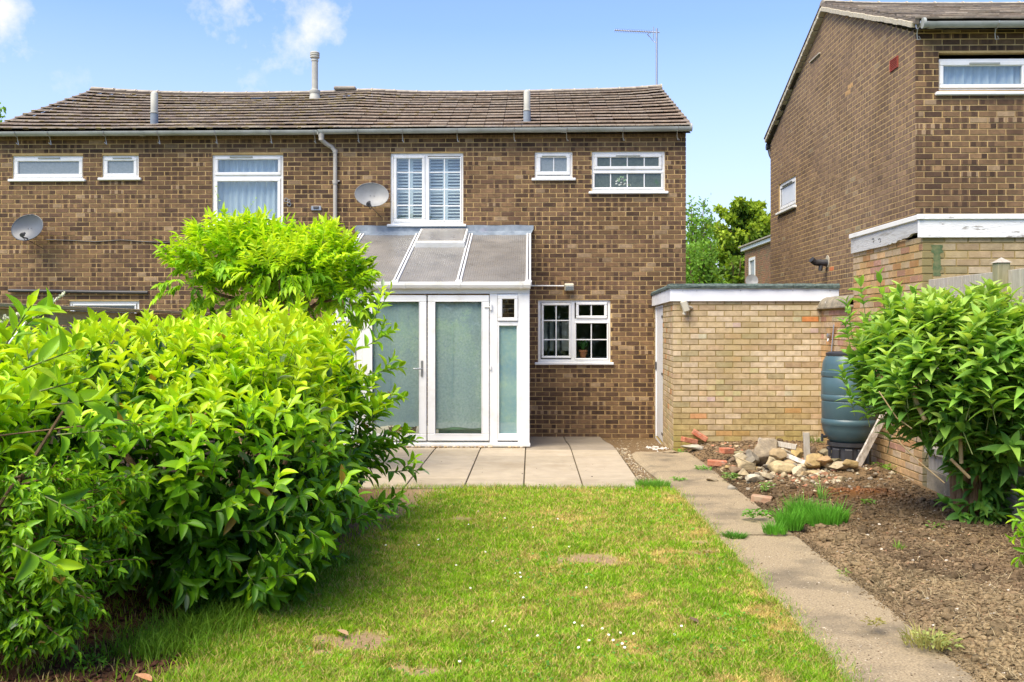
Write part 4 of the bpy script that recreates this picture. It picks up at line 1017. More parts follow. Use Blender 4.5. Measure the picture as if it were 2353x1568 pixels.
rr8 = (2157, 134.6, 2363, 211.5)
W, gl, _ = window(houseE, FE, RE, rr8, [(2169.6, 150.5, 2350.6, 192.6, (), (), .05)], M_GLASS, vent=(2228, 144, 2298, 148))
for q in gl: sheetcurtain(W, *q, mat=M_CURTAIN, w=-.13, fr=FE)
room(houseE, FE, *o8, pad=.08)
# gable window built in its own frame
m = MB(); m.ring(FGG, o9[0], o9[1], o9[2], o9[3], .05, -.09, -.02, .005); Wg = m.build('window', M_UPVC, houseE)
m = MB(); m.ring(FGG, o9[0]+.05, o9[1]-.05, o9[2]+.05, o9[3]-.05, .055, -.07, -.004, .006); o = m.build('sash', M_UPVC, None); o.parent = Wg
m = MB(); m.ring(FGG, o9[0]+.10, o9[1]-.10, o9[2]+.10, o9[3]-.10, .012, -.05, -.012, 0); o = m.build('gasket', M_BLACK, None); o.parent = Wg
m = MB(); m.box(FGG, o9[0]+.1, o9[1]-.1, o9[2]+.1, o9[3]-.1, -.03, -.02); o = m.build('pane', pmat('white_obscured_glass', (.62, .66, .68), (.7, .73, .76), scale=2, rough=.3), None); o.parent = Wg
m = MB(); m.box(FGG, o9[0]-.05, o9[1]+.05, o9[2]-.045, o9[2], -.06, .06, .008); o = m.build('sill', M_UPVC_OLD, None); o.parent = Wg
m = MB(); m.box(FGG, o9[0]+.25, o9[1]-.25, o9[3]-.085, o9[3]-.065, -.004, .02, .004); o = m.build('trickle_vent', M_GUTTER, None); o.parent = Wg
# red air brick
va = RGb(2047, 140); vb = RGb(2065, 128); vc = RGb(2065, 154)
m = MB(); m.ring(FGG, va[0], vb[0], vc[1], vb[1], .012, .0, .02, .002); k = vc[1]+.02
while k < vb[1]-.01: m.box(FGG, va[0], vb[0], k, k+.012, .0, .016, .002); k += .024
m.build('air_vent', M_REDVENT, houseE)
a = RGb(1863, 144); b = RGb(1886, 143); m = MB(); m.box(FGG, min(a[0], b[0]), max(a[0], b[0]), a[1]-.012, a[1]+.012, 0, .03, .003); m.build('metal_strap', M_LIME, houseE)
f = RGb(1902, 604); c = FGG.p(f[0], f[1], 0)
m = MB(); m.tube([c, c+Vector((-.12, 0, 0)), c+Vector((-.2, 0, .0)), c+Vector((-.27, -.03, .05))], [.055, .055, .05, .05], 12); m.tube([c+Vector((-.1, 0, .02)), c+Vector((-.12, 0, -.13))], .035, 8); m.build('boiler_flue', M_BLACK, houseE, smooth=True)
m = MB(); m.lathe(c+Vector((-.004, 0, .02)), [(.10, -.006), (.10, .006)], 14, (1, 0, 0)); m.build('mortar_ring', M_LIME, houseE)

# ================================================================ first garage (white fascia, felt roof)
YGf = 12.68; F0 = P(1548, 900, YGf); B0 = P(1504.5, 900, 15.585); F0.z = 0; B0.z = 0
ang = math.atan2(F0.y-B0.y, F0.x-B0.x); Lr = (F0-B0).length
garage = thing('garage', 'flat-roofed pale yellow brick garage with white fascia and white side door', 'garage', ((F0.x+4)/2, YGf, 0))
FR1 = Fr((B0.x, B0.y, 0), ang); FF1 = Fr((F0.x, YGf, 0)); WF = 4.02-F0.x
def on_return(px):
    u = (px-CX)/FD; k = (-math.sin(TH)+u*math.cos(TH))/(math.cos(TH)+u*math.sin(TH))
    t = (k*B0.y-B0.x)/((F0.x-B0.x)-k*(F0.y-B0.y)); return t*Lr
ud0 = on_return(1506.5); ud1 = on_return(1523.8)
m = MB(); backing(m, FF1, 0, WF, -.15, 2.0, []); backing(m, FR1, 0, Lr, -.25, 2.0, [(ud0, ud1, -.12, 1.93)], .12)
m.quad((4.02, YGf, -.1), (4.02, 18.2, -.1), (4.02, 18.2, 2), (4.02, YGf, 2)); m.quad((B0.x, 18.2, -.1), (4.02, 18.2, -.1), (4.02, 18.2, 2), (B0.x, 18.2, 2))
wallG = m.build('wall', M_MORTAR_Y, garage)
def g1cols(u, v):
    st = yellow_cols(); px = 1548+u*174
    if abs(u-P(2068/1.0*0+2005*0+1892*0+1845, 0, YGf).x+F0.x) < .10 and abs(v-(1.62-(743-752.5)/174)) < .035: return [(0, 1, (.60, .24, .08), 1)]
    n = float(fbm(u*2.2, v*2.2, 91, 3)); c = st[0][2]
    if v < .62 and n > .38: k = min(1, (n-.38)*5)*(1-v/.8); return [(0, 1, tuple(a*(1-k)+b*k for a, b in zip(c, (.36, .29, .09))), 1)]
    if 1.0 < u < 1.75 and v > .7 and random.random() < .55: return [(0, 1, (.60, .50, .34), 1)]
    return [(*s[:3], 1) for s in st] if random.random() < 0 else st
lay_bricks(wallG, FF1, brick_layout(-.006, WF, -.105, 1.965), 'yellow', cols=g1cols, focus=(1, 1), n_ind=270)
lay_bricks(wallG, FR1, brick_layout(0, Lr+.006, -.255, 1.965, [(ud0, ud1, -.3, 1.95)]), 'yellow', n_ind=0)
m = MB(); m.box(FR1, ud0, ud1, -.10, 1.92, -.05, -.015, .004); m.ring(FR1, ud0, ud1, -.16, 1.95, .03, -.07, .004, .003); D = m.build('door', M_WHITEPAINT, garage)
for v in (1.78, .92, .02): m = MB(); m.box(FR1, ud1-.36, ud1-.02, v-.018, v+.018, -.014, -.006, .002); o = m.build('hinge', M_BLACK, None); o.parent = D
m = MB(); m.box(FR1, ud0+.02, ud0+.05, .95, 1.07, -.014, .012, .002); o = m.build('latch', M_DARKMETAL, None); o.parent = D
z0, z1 = P(0, 692, YGf).z, P(0, 664, YGf-.04).z
xR = P(1920, 0, YGf-.04).x
m = MB(); m.box(FF1, -.045, WF, z0-.01, z1, .012, .035, .003); m.box(FR1, -.02, Lr+.02, z0-.01, z1, .015, .045, .003); fas = m.build('fascia', M_WHITEPAINT, garage)
m = MB()
for x in (1568, 1600, 1700, 1820, 1905): u = P(x, 0, YGf).x-F0.x; m.lathe(FF1.p(u, z1-.035, .035), [(.006, 0), (.006, .004)], 8, (0, -1, 0))
o = m.build('nail', M_STEEL, None); o.parent = fas
m = MB(); jn = P(1820, 0, YGf).x-F0.x
def feltrun(fr, a, b, seed):
    n = int((b-a)/.03); vs = []
    for i in range(n+1):
        u = a+(b-a)*i/n; r = lambda k: .008*(float(vnoise(u*14, k, seed))-.5)
        vs += [fr.p(u, z1-.005+r(1), .045), fr.p(u, z1-.002+r(1), .062+r(2)), fr.p(u, z1+.03+r(3), .068+r(4)), fr.p(u, z1+.058+r(5), .045+r(6)), fr.p(u, z1+.062+r(7), -.05), fr.p(u, z1+.02, -.35)]
    m.add(vs, [(6*i+j, 6*i+6+j, 6*i+7+j, 6*i+1+j) for i in range(n) for j in range(5)]+[(0, 1, 2, 3, 4, 5), tuple(6*n+k for k in range(6))[::-1]])
feltrun(FF1, -.07, jn-.004, 5); feltrun(FF1, jn+.004, WF, 7); feltrun(FR1, -.02, Lr+.06, 9)
m.add([(B0.x-.02, 15.5, z1+.02), (F0.x-.02, YGf+.1, z1+.02), (4.02, YGf+.1, z1+.02), (4.02, 18.2, z1+.02), (B0.x, 18.2, z1+.02)], [(0, 1, 2, 3, 4)])
m.build('felt_roof', M_FELT, garage)
c = FF1.p(P(1572, 0, YGf).x-F0.x, P(0, 705, YGf-.06).z, .07); t = thing('floodlight', 'cream floodlight on the garage wall under the white fascia', 'light', c)
m = MB(); m.obox(c, Vector((.95, 0, .3)), Vector((0, 1, 0)), Vector((-.3, 0, .95)), (.042, .05, .075), .012); m.build('housing', M_CREAMLAMP, t)
m = MB(); m.tube([c+Vector((0, .0, -.07)), c+Vector((-.01, .0, -.11))], .025, 8); m.tube([c+Vector((.03, 0, 0)), c+Vector((.10, .06, -.02))], .02, 8); m.build('sensor', M_CREAMLAMP, t)

# low boundary wall with half-round coping, and the second garage beyond it
lw = thing('garden_wall', 'short yellow brick garden wall with dark half-round coping beside the water butt', 'wall', (3.8, 12, 0))
FL = Fr((3.8, 12.672, 0), -math.pi/2)
m = MB(); backing(m, FL, 0, 1.27, -.05, 1.86, []); m.wbox(3.81, 4.0, 11.4, 12.67, -.05, 1.86); wl = m.build('wall', M_MORTAR_Y, lw)
def orcols(u=0, v=0):
    r = random.random(); c = (.52, .34, .17) if r < .4 else (.46, .26, .12) if r < .6 else (.50, .38, .25) if r < .85 else (.42, .24, .17)
    k = random.uniform(.85, 1.1); return [(0, 1, tuple(x*k for x in c), 1)]
lay_bricks(wl, FL, brick_layout(0, 1.27, -.03, 1.85), 'yellow', cols=orcols, n_ind=0)
m = MB(); vs = []; n = 30
for i in range(n+1):
    y = 12.70-(12.70-11.42)*i/n
    for j in range(13):
        a = math.pi*j/12; r = .15+.010*(float(vnoise(y*8, j*.8, 3))-.5); vs.append((3.90-r*math.cos(a)*1.0, y, 1.885+.13*math.sin(a)*r/.15))
m.add(vs, [(i*13+j, i*13+j+1, i*13+14+j, i*13+13+j) for i in range(n) for j in range(12)]); 
m.wbox(3.735, 4.06, 11.42, 12.70, 1.855, 1.885, .006); m.build('coping', M_COPING, lw, smooth=True)
# chain and bracket hanging on that wall
c = PX(1917, 750, 3.78); m = MB(); e = PX(1912, 805, 3.78)
for k in range(13): p = c+(e-c)*(k/12); m.tube([p+Vector((-.006, .012*math.cos(a), .022*math.sin(a))) for a in [j*1.05 for j in range(7)]], .005, 4, cap=False)
m.lathe(PX(1905, 772, 3.77), [(.03, -.01), (.035, .02), (.02, .03)], 10, (-1, 0, 0)); m.tube([PX(1905, 772, 3.77), PX(1902, 785, 3.75)], .012, 6)
tag(m.build('rain_chain', M_STEEL), 'thin chain and metal fitting on the brick wall above the water butt', 'chain')

g2 = thing('garage', 'yellow brick garage behind the right-hand shrub, with peeling white fascia and rotten corner', 'garage', (5.3, 9.42, 0))
F2s = Fr((3.8, 11.41, 0), -math.pi/2); F2f = Fr((3.8, 9.42, 0))
m = MB(); backing(m, F2s, 0, 1.99, -.05, 2.5, []); backing(m, F2f, 0, 3.2, -.05, 2.5, []); m.quad((3.8, 11.41, 0), (4.8, 11.41, 0), (4.8, 11.41, 2.5), (3.8, 11.41, 2.5)); w2 = m.build('wall', M_MORTAR_Y, g2)
lay_bricks(w2, F2s, brick_layout(0, 1.996, -.03, 2.5), 'yellow', cols=orcols, n_ind=0)
def g2cols(u, v):
    st = yellow_cols(); c = tuple(x*.86 for x in st[0][2]); ug = P(2152, 0, 9.42).x-3.8
    if u < .1: c = (.30, .25, .14)
    return [(0, 1, c, 1)]
lay_bricks(w2, F2f, brick_layout(-.006, 3.2, -.03, 2.5), 'yellow', cols=g2cols, n_ind=0)
m = MB(); ug = P(2152, 0, 9.42).x-3.8; n_ = 18
_v = []
for i in range(n_+1):
    zz = 2.12+.30*i/n_; hw = .038+.02*(float(vnoise(i*.9, 1, 5))-.5)+(.02 if i > 13 else 0)
    _v += [F2f.p(ug-hw, zz, .0095), F2f.p(ug+hw*(.8+.4*random.random()), zz, .0095)]
m.add(_v, [(2*i, 2*i+1, 2*i+3, 2*i+2) for i in range(n_)]); m.build('green_stain', pmat('green_stain', (.075, .12, .05), (.20, .20, .09), scale=22, rough=.9, lo=.4, hi=.75), g2)
zb2, zm2, zt2 = 2.49, 2.665, 2.715
m = MB(); m.box(F2f, -.05, 3.2, zb2, zm2, .006, .035, .003); m.box(F2f, -.065, 3.2, zm2, zt2, .006, .055, .004); m.build('fascia_board', M_PEEL, g2)
m = MB(); n = 40; vs = []
for i in range(n+1):
    u = 1.99*i/n+.0; rot = max(0, (u-1.15)/.84); low = zb2+.07*rot**1.5+(.02*(float(vnoise(u*30, 1, 3))-.5) if rot > 0 else 0)
    for w_ in (.006, .034): vs += [F2s.p(u, low, w_), F2s.p(u, zm2, w_)]
m.add(vs, [(4*i+2, 4*i+6, 4*i+7, 4*i+3) for i in range(n)]+[(4*i, 4*i+4, 4*i+6, 4*i+2) for i in range(n)]+[(0, 2, 3, 1), (4*n, 4*n+1, 4*n+3, 4*n+2)])
m.build('rotten_fascia_board', M_PEEL_GREY, g2)
m = MB(); m.box(F2s, -.01, 2.05, zm2, zt2, .006, .055, .004); m.build('fascia_trim', M_UPVC_OLD, g2)
m = MB()
for px in (2006, 2021):
    p = PX(px, 553, 3.765)
    m.tube([p+Vector((0, .035*math.cos(a), .022*math.sin(a))) for a in [.5+.5*k for k in range(9)]], .004, 4)
m.build('wire_hook', M_BLACK, g2)
m = MB(); m.quad((3.76, 9.38, zt2-.01), (7, 9.38, zt2-.01), (7, 12.09, zt2-.01), (4.81, 12.09, zt2-.01)); m.add([(3.76, 9.38, zt2-.012), (4.81, 12.09, zt2-.012), (4.79, 11.42, zt2-.012), (3.76, 11.42, zt2-.012)], [(0, 1, 2, 3)]); m.build('flat_roof', M_FELT, g2)

# ================================================================ fences
fe = thing('wooden_fence', 'pale weathered board fence behind the right-hand shrub', 'fence', (3.82, 6.3, 0))
y = 9.32
while y > 2.6:
    w_ = random.uniform(.135, .15)
    ztp = 2.07+.02*(float(vnoise(y*.5, 1, 2))-.5)
    m = MB(); m.obox((3.83+random.uniform(-.003, .003), y-w_/2, (ztp+.26)/2), Vector((1, 0, 0)), Vector((0, 1, 0)), Vector((0, 0, 1)), (.009, w_/2, (ztp-.26)/2), .003); m.build('board', M_WOOD, fe)
    y -= w_+random.choice((.002, .004, .012))
for z in (1.80, 1.15, .45): m = MB(); m.wbox(3.775, 3.819, 2.6, 9.32, z-.035, z+.035, .006); m.build('rail', M_WOOD, fe)
for y in (7.83, 5.9, 4.0):
    m = MB(); m.wbox(3.74, 3.84, y-.05, y+.05, 0, 2.14, .006); m.build('post', M_WOODG, fe)
    m = MB(); m.add([(3.73, y-.06, 2.14), (3.85, y-.06, 2.14), (3.85, y+.06, 2.14), (3.73, y+.06, 2.14), (3.79, y, 2.185)], [(0, 1, 4), (1, 2, 4), (2, 3, 4), (3, 0, 4), (3, 2, 1, 0)]); m.build('post_cap', M_WOOD, fe)
m = MB(); m.wbox(3.80, 3.85, 2.6, 9.32, -.05, .26, .006); m.build('gravel_board', M_COPING, fe)
fl = thing('wooden_fence', 'tan horizontal board fence half hidden behind the left-hand laurels', 'fence', (-4.42, 8, 0))
for k in range(12):
    z = .08+k*.142
    for (y0, y1) in ((2.5, 6.6), (6.61, 10.7), (10.71, 15.4)): m = MB(); m.wbox(-4.44+.004*(k % 2), -4.42+.004*(k % 2), y0, y1, z, z+.134, .004); m.build('board', M_WOODO, fl)
for y in (2.5, 4.5, 6.6, 8.6, 10.7, 13.0, 15.4): m = MB(); m.wbox(-4.415, -4.33, y-.045, y+.045, 0, 1.80, .005); m.build('post', M_WOODO, fl)
m = MB(); m.wbox(-4.47, -4.33, 2.5, 15.4, 1.785, 1.82, .005); m.build('capping_rail', M_WOODO, fl)

# ================================================================ water butt, plank, rubble
YB = 10.5; zB = lambda y: 1.62-(y-752.5)/FD*YB; cB = P(1950, 900, YB)
t = thing('water_butt', 'dark green plastic water butt on a black stand in the corner by the wall', 'water butt', (cB.x, YB, .07))
R_ = .286; prof = [(.12, zB(1018)), (.17, zB(1016)), (.215, zB(1008)), (.25, zB(997)), (.272, zB(984)), (.280, zB(974)), (R_, zB(972.5)), (R_, zB(963)), (.280, zB(961.5)), (.277, zB(959.5)), (.281, zB(958)), (.282, zB(921.5)), (.276, zB(920)), (.282, zB(918)), (R_+.002, zB(916)), (R_+.002, zB(907)), (.282, zB(905)), (.284, zB(904)), (.284, zB(868)), (.276, zB(866)), (.284, zB(864)), (.287, zB(862)), (.287, zB(854)), (.278, zB(852.5)), (.272, zB(836)), (.262, zB(828)), (.245, zB(821)), (.23, zB(817.5)), (.225, zB(816))]
m = MB(); m.lathe((cB.x, YB, 0), prof, 48); m.build('barrel', M_BUTT, t, smooth=True)
m = MB(); m.lathe((cB.x, YB, 0), [(.232, zB(818)), (.238, zB(815)), (.238, zB(811)), (.20, zB(808.5)), (.10, zB(807))], 32); m.wbox(cB.x-.05, cB.x+.05, YB-.03, YB+.03, zB(808), zB(803), .008); m.build('lid', M_BLACK, t, smooth=True)
m = MB(); m.lathe((cB.x, YB, 0), [(.215, -.05), (.20, zB(1016))], 20)
for k in range(10): a = k*2*math.pi/10; q = Vector((math.cos(a), math.sin(a), 0)); m.obox(Vector((cB.x, YB, (zB(1016)-.03)/2))+q*.212, q, Vector((-q.y, q.x, 0)), Vector((0, 0, 1)), (.018, .042, .15), .008)
m.lathe((cB.x, YB, zB(1017)), [(.225, -.02), (.225, .02)], 24); m.build('stand', M_BLACK, t, smooth=True)
m = MB(); p = Vector((cB.x-.26, YB-.06, zB(1000))); m.tube([p, p+Vector((-.05, -.02, 0))], .016, 8); m.tube([p+Vector((-.05, -.02, .03)), p+Vector((-.05, -.02, -.05))], .014, 8); m.build('tap', M_BLACK, t)
a = P(1966, 1079, 10.02); b = P(2046, 925, 10.12); d = (b-a).normalized(); s = Vector((1, .25, 0)); s = (s-d*s.dot(d)).normalized(); nn = d.cross(s)
m = MB(); n = 14; vs = []
for i in range(n+1):
    c = a+(b-a)*i/n; wv = .036+.006*(float(vnoise(i*1.7, 1, 2))-.5); tk = .014
    for (p, q) in ((-1, -1), (1, -1), (1, 1), (-1, 1)): vs.append(c+s*p*wv+nn*q*tk+s*.004*(float(vnoise(i*2.3, p*3, 5))-.5))
m.add(vs, [(4*i+j, 4*i+(j+1) % 4, 4*i+4+(j+1) % 4, 4*i+4+j) for i in range(n) for j in range(4)]+[(3, 2, 1, 0), (4*n, 4*n+1, 4*n+2, 4*n+3)])
tag(m.build('wooden_plank', M_PLANK, loc=a), 'long split grey plank leaning against the water butt', 'plank')

def ico(sub=2):
    t_ = (1+5**.5)/2; V = [(-1, t_, 0), (1, t_, 0), (-1, -t_, 0), (1, -t_, 0), (0, -1, t_), (0, 1, t_), (0, -1, -t_), (0, 1, -t_), (t_, 0, -1), (t_, 0, 1), (-t_, 0, -1), (-t_, 0, 1)]
    V = [Vector(v).normalized() for v in V]
    F = [(0, 11, 5), (0, 5, 1), (0, 1, 7), (0, 7, 10), (0, 10, 11), (1, 5, 9), (5, 11, 4), (11, 10, 2), (10, 7, 6), (7, 1, 8), (3, 9, 4), (3, 4, 2), (3, 2, 6), (3, 6, 8), (3, 8, 9), (4, 9, 5), (2, 4, 11), (6, 2, 10), (8, 6, 7), (9, 8, 1)]
    for _ in range(sub):
        mm = {}; NF = []
        def mid(a, b):
            k = (min(a, b), max(a, b))
            if k not in mm: V.append(((V[a]+V[b])/2).normalized()); mm[k] = len(V)-1
            return mm[k]
        for (a, b, c) in F: ab, bc, ca = mid(a, b), mid(b, c), mid(c, a); NF += [(a, ab, ca), (b, bc, ab), (c, ca, bc), (ab, bc, ca)]
        F = NF
    return np.array([tuple(v) for v in V]), np.array(F)
ICO1 = ico(1); ICO2 = ico(2); ICO3 = ico(3)
def facet(V, n=9, lo=.5, hi=.85, rng=None):
    V = V.copy(); rng = rng or RNG
    for _ in range(n):
        d = rng.normal(size=3); d /= np.linalg.norm(d); k = rng.uniform(lo, hi); s = V@d; o_ = s > k; V[o_] -= np.outer(s[o_]-k, d)
    return V
STONECOLS = [(.44, .36, .23), (.36, .30, .21), (.50, .42, .28), (.30, .26, .20), (.42, .33, .18), (.34, .31, .26)]
nstone = 0; _pre = []
def zlift(x, yb, z):
    p = G(x, yb, .09)
    for _ in range(4): zz = float(soilz(p.x, p.y)) if p.x > 2.05 else .02; p = G(x, yb, zz)
    return zz+max(0, z-.09)*1.1+.005
def stone(x, yb, wpx, hpx, label, col=None, group='rubble stones heaped beside the water butt', name='stone', cat='stone', z=.09, thin=.6, flat=None, tilt=None, Yf=None):
    z = zlift(x, yb, z); p = G(x, yb, z)
    if Yf: p = P(x, yb, Yf); z = p.z
    s = p.y/FD; w_ = wpx*s/2*1.12; hpx *= 1.12; h = hpx*s/2; V = facet(ICO3[0], 15, .36, .74)
    V = V/np.abs(V).max(0); dep = max(.5*w_, min(w_, h*1.5))*random.uniform(.8, 1.1)*(thin/.6)
    V = V*np.array([w_, dep, h])
    if tilt: a = tilt; R2 = np.array([[math.cos(a), 0, -math.sin(a)], [0, 1, 0], [math.sin(a), 0, math.cos(a)]]); V = V@R2.T
    nz = (fbm(V[:, 0]*30+x, V[:, 1]*30+V[:, 2]*23, 3)-.5)*.014; V = V*(1+nz[:, None]/max(.03, min(w_, h)))
    V = V+np.array([p.x, p.y+dep*.6, z-.02-V[:, 2].min()])
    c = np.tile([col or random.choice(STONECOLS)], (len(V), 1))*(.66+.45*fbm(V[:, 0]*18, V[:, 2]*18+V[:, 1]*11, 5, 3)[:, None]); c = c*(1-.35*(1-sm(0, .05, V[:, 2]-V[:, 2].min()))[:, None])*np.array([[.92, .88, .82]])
    o = npmesh(name, V, ICO3[1], M_STONE, colors=c, loc=(p.x, p.y+dep*.6, z)); tag(o, label, cat, group); return o
def loosebrick(x, yb, wpx, hpx, label, ang=0, tilt=0, z=.08, mat=None, group=None, lift=0, L=.215, Yf=None):
    z = zlift(x, yb, z); p = G(x, yb, z)
    if Yf: p = P(x, yb, Yf); z = p.z
    k = wpx*p.y/FD/L; m = MB(); k = min(1.2, max(.45, k))
    c = Vector((p.x, p.y+.08, z+.033+lift)); q = Matrix.Rotation(ang, 3, 'Z')@Matrix.Rotation(tilt, 3, 'Y')
    m.obox(c, q@Vector((1, 0, 0)), q@Vector((0, 1, 0)), q@Vector((0, 0, 1)), (L/2*k, .051, .0325), .007)
    return tag(m.build('loose_brick', mat or M_REDBRICK, loc=c), label, 'brick', group)
ZX = lambda z: 1532+.3748*z; ZY = lambda z: 980.5+.3748*z
for k_, (zx, zy, w__, h__, cc, lb) in enumerate([
    (660, 262, 46, 30, 'sandy', 'large sandy lump directly below the big grey slab'), (755, 262, 44, 30, 'tan', 'large tan lump under the ochre stone'), (830, 262, 42, 28, 'pale cream', 'large cream stone at the foot of the upright timber'),
    (915, 252, 44, 30, 'ochre', 'large ochre block just right of the upright timber foot'), (1000, 262, 50, 26, 'sandy', 'large sandy slab low at the right of the rubble heap'), (540, 232, 40, 34, 'grey', 'large grey lump on the left shoulder of the rubble heap'),
    (470, 225, 36, 26, 'pale cream', 'cream block on the left slope of the rubble, above the red bricks'), (700, 215, 40, 30, 'tan', 'tan angular block between the grey slab and ochre stone'), (890, 175, 30, 26, 'dark brown', 'dark angular piece at the top right of the rubble heap')]):
    _pre.append((zx, zy, w__, h__, cc, lb))
big = []
stone(ZX(610), ZY(250), 72, 62, 'large grey triangular slab of broken concrete standing at the middle of the rubble heap', (.38, .33, .26), thin=.28, tilt=.25)
stone(ZX(805), ZY(222), 30, 42, 'tall ochre stone standing just left of the upright timber in the rubble', (.47, .36, .17))
stone(ZX(555), ZY(330), 48, 22, 'whitish rounded stone at the front edge of the rubble heap', (.60, .57, .48), z=.06)
stone(ZX(285), ZY(336), 30, 15, 'small pale stone lying alone on the concrete path edge', (.50, .43, .32), z=.03)
stone(ZX(705), ZY(290), 66, 34, 'wide pale sandy stone in front of the triangular slab', (.52, .44, .28), z=.08)
stone(ZX(495), ZY(268), 44, 30, 'broken sandy stone beside the two red bricks', (.48, .41, .28), z=.07)
stone(ZX(450), ZY(180), 34, 14, 'flat greenish stone at the back left of the rubble', (.38, .35, .22), z=.1)
stone(ZX(505), ZY(178), 28, 16, 'dark lump of stone at the left edge of the rubble heap', (.27, .22, .17), z=.11)
stone(ZX(400), ZY(385), 22, 14, 'small grey stone half buried by the path edge', (.30, .29, .26), z=.05)
stone(ZX(20), ZY(163), 36, 10, 'flat tan stone at the top of the path by the garage corner', (.42, .35, .25), z=.02, Yf=12.2)
stone(ZX(178), ZY(136), 60, 11, 'flat whitish slab below the two loose bricks by the garage wall', (.50, .48, .43), z=.02, thin=.8, Yf=12.25)
stone(ZX(900), ZY(300), 46, 16, 'low flat pale stone at the front right of the rubble', (.53, .44, .28), z=.08)
stone(ZX(1090), ZY(262), 62, 22, 'broad pale broken stone at the right end of the rubble, by the plank', (.50, .43, .31), z=.09)
stone(ZX(980), ZY(240), 40, 26, 'brown angular stone right of the upright timber', (.44, .31, .18), z=.12)
stone(ZX(1010), ZY(172), 42, 16, 'flat tan slab resting high at the right of the heap', (.42, .37, .25), z=.22, thin=.9)
stone(ZX(900), ZY(205), 24, 18, 'small grey stone tucked right of the upright timber', (.30, .27, .22), z=.16)
stone(ZX(740), ZY(210), 36, 22, 'grey split stone leaning between the slab and the ochre stone', (.33, .29, .23), z=.15, tilt=-.5)
stone(ZX(590), ZY(128), 26, 16, 'tan stone under the pale plank at the back of the heap', (.42, .34, .22), z=.22)
stone(ZX(1040), ZY(218), 30, 14, 'dark mossy stone above the broad pale stone', (.24, .22, .14), z=.17)
m0 = [(430, 215), (460, 250), (520, 230), (560, 270), (640, 300), (690, 250), (760, 275), (800, 300), (840, 270), (870, 240), (930, 270), (960, 300), (1010, 280), (1060, 300), (1120, 285), (640, 275), (560, 300), (780, 240), (850, 300), (720, 310), (430, 290), (390, 262), (350, 275), (690, 185), (715, 160), (750, 170), (1000, 200), (1140, 250), (1160, 270), (470, 300), (610, 320), (940, 200), (960, 180), (540, 200), (880, 180), (660, 150), (1080, 330), (1180, 300)]
SC = {'sandy': (.48, .41, .28), 'ochre': (.46, .35, .18), 'grey': (.31, .29, .25), 'dark brown': (.24, .18, .13), 'pale cream': (.58, .52, .40), 'reddish': (.40, .23, .15), 'tan': (.42, .33, .21)}
used = set()
for (zx, zy, w__, h__, cc, lb) in _pre: stone(ZX(zx), ZY(zy), w__, h__, lb, SC[cc], z=.09+max(0, (270-zy))*.0011, tilt=random.uniform(-.35, .35))
for (zx, zy) in m0:
    row = 'at the front' if zy > 285 else 'in the middle' if zy > 232 else 'at the back'
    wh = 'by the red bricks' if zx < 480 else 'left of the big slab' if zx < 600 else 'right of the big slab' if zx < 700 else 'near the ochre stone' if zx < 835 else 'round the upright timber' if zx < 930 else 'right of the upright timber' if zx < 1060 else 'beside the leaning plank'
    big_ = random.random() < .4
    ks = list(SC); random.shuffle(ks); k_ = next((k for k in ks if (k, big_, row, wh) not in used), ks[0]); used.add((k_, big_, row, wh))
    stone(ZX(zx), ZY(zy), random.uniform(26, 38) if big_ else random.uniform(15, 24), random.uniform(15, 22) if big_ else random.uniform(9, 15), ('fist-sized ' if not big_ else 'chunky ')+k_+' stone '+row+' of the heap, '+wh, SC[k_], z=.09+max(0, (270-zy))*.0011, tilt=random.uniform(-.4, .4))
loosebrick(ZX(374), ZY(211), 30, 17, 'red brick lying on top of its neighbour at the left of the rubble', .5, .05, lift=.075, L=.15)
loosebrick(ZX(318), ZY(248), 44, 17, 'red brick lying on the soil at the left end of the rubble', -.1, .04)
loosebrick(ZX(595), ZY(478), 46, 22, 'dusty worn brick half sunk in the dug soil', -.35, .08, mat=pmat('dusty_brick', (.36, .20, .12), (.40, .30, .2), scale=14, rough=.95, bump=.6), z=.05)
p_ = 0
loosebrick(ZX(145), ZY(106), 36, 20, 'left of the two orange bricks piled against the garage wall', .3, .22, z=.02, lift=.0, Yf=12.45)
loosebrick(ZX(210), ZY(98), 38, 22, 'right of the two orange bricks piled against the garage wall, tilted down', -.2, .55, z=.02, lift=.05, Yf=12.5)
def timber(pts, w_, t_, label, mat):
    a, b = pts; d = (b-a).normalized(); s = d.cross(Vector((0, -1, .2))).normalized(); nn = s.cross(d); m = MB(); m.obox((a+b)/2, s, nn, d, (w_/2, t_/2, (b-a).length/2), .004)
    return tag(m.build('timber_offcut', mat, loc=a), label, 'timber')
b1 = G(ZX(862), ZY(240), .1); timber((b1, b1+Vector((-.004, .03, .36))), .065, .04, 'short pale timber standing upright in the rubble heap', M_WOOD)
b1 = P(ZX(562), ZY(85), 10.55); b2 = P(ZX(795), ZY(128), 10.35); timber((b1, b2), .06, .03, 'long pale timber lying across the back of the rubble heap', M_WOOD)
b1 = P(ZX(700), ZY(165), 10.4); b2 = P(ZX(850), ZY(225), 10.15); timber((b1, b2), .05, .03, 'grey timber slanting down through the rubble beside the ochre stone', M_PLANK)

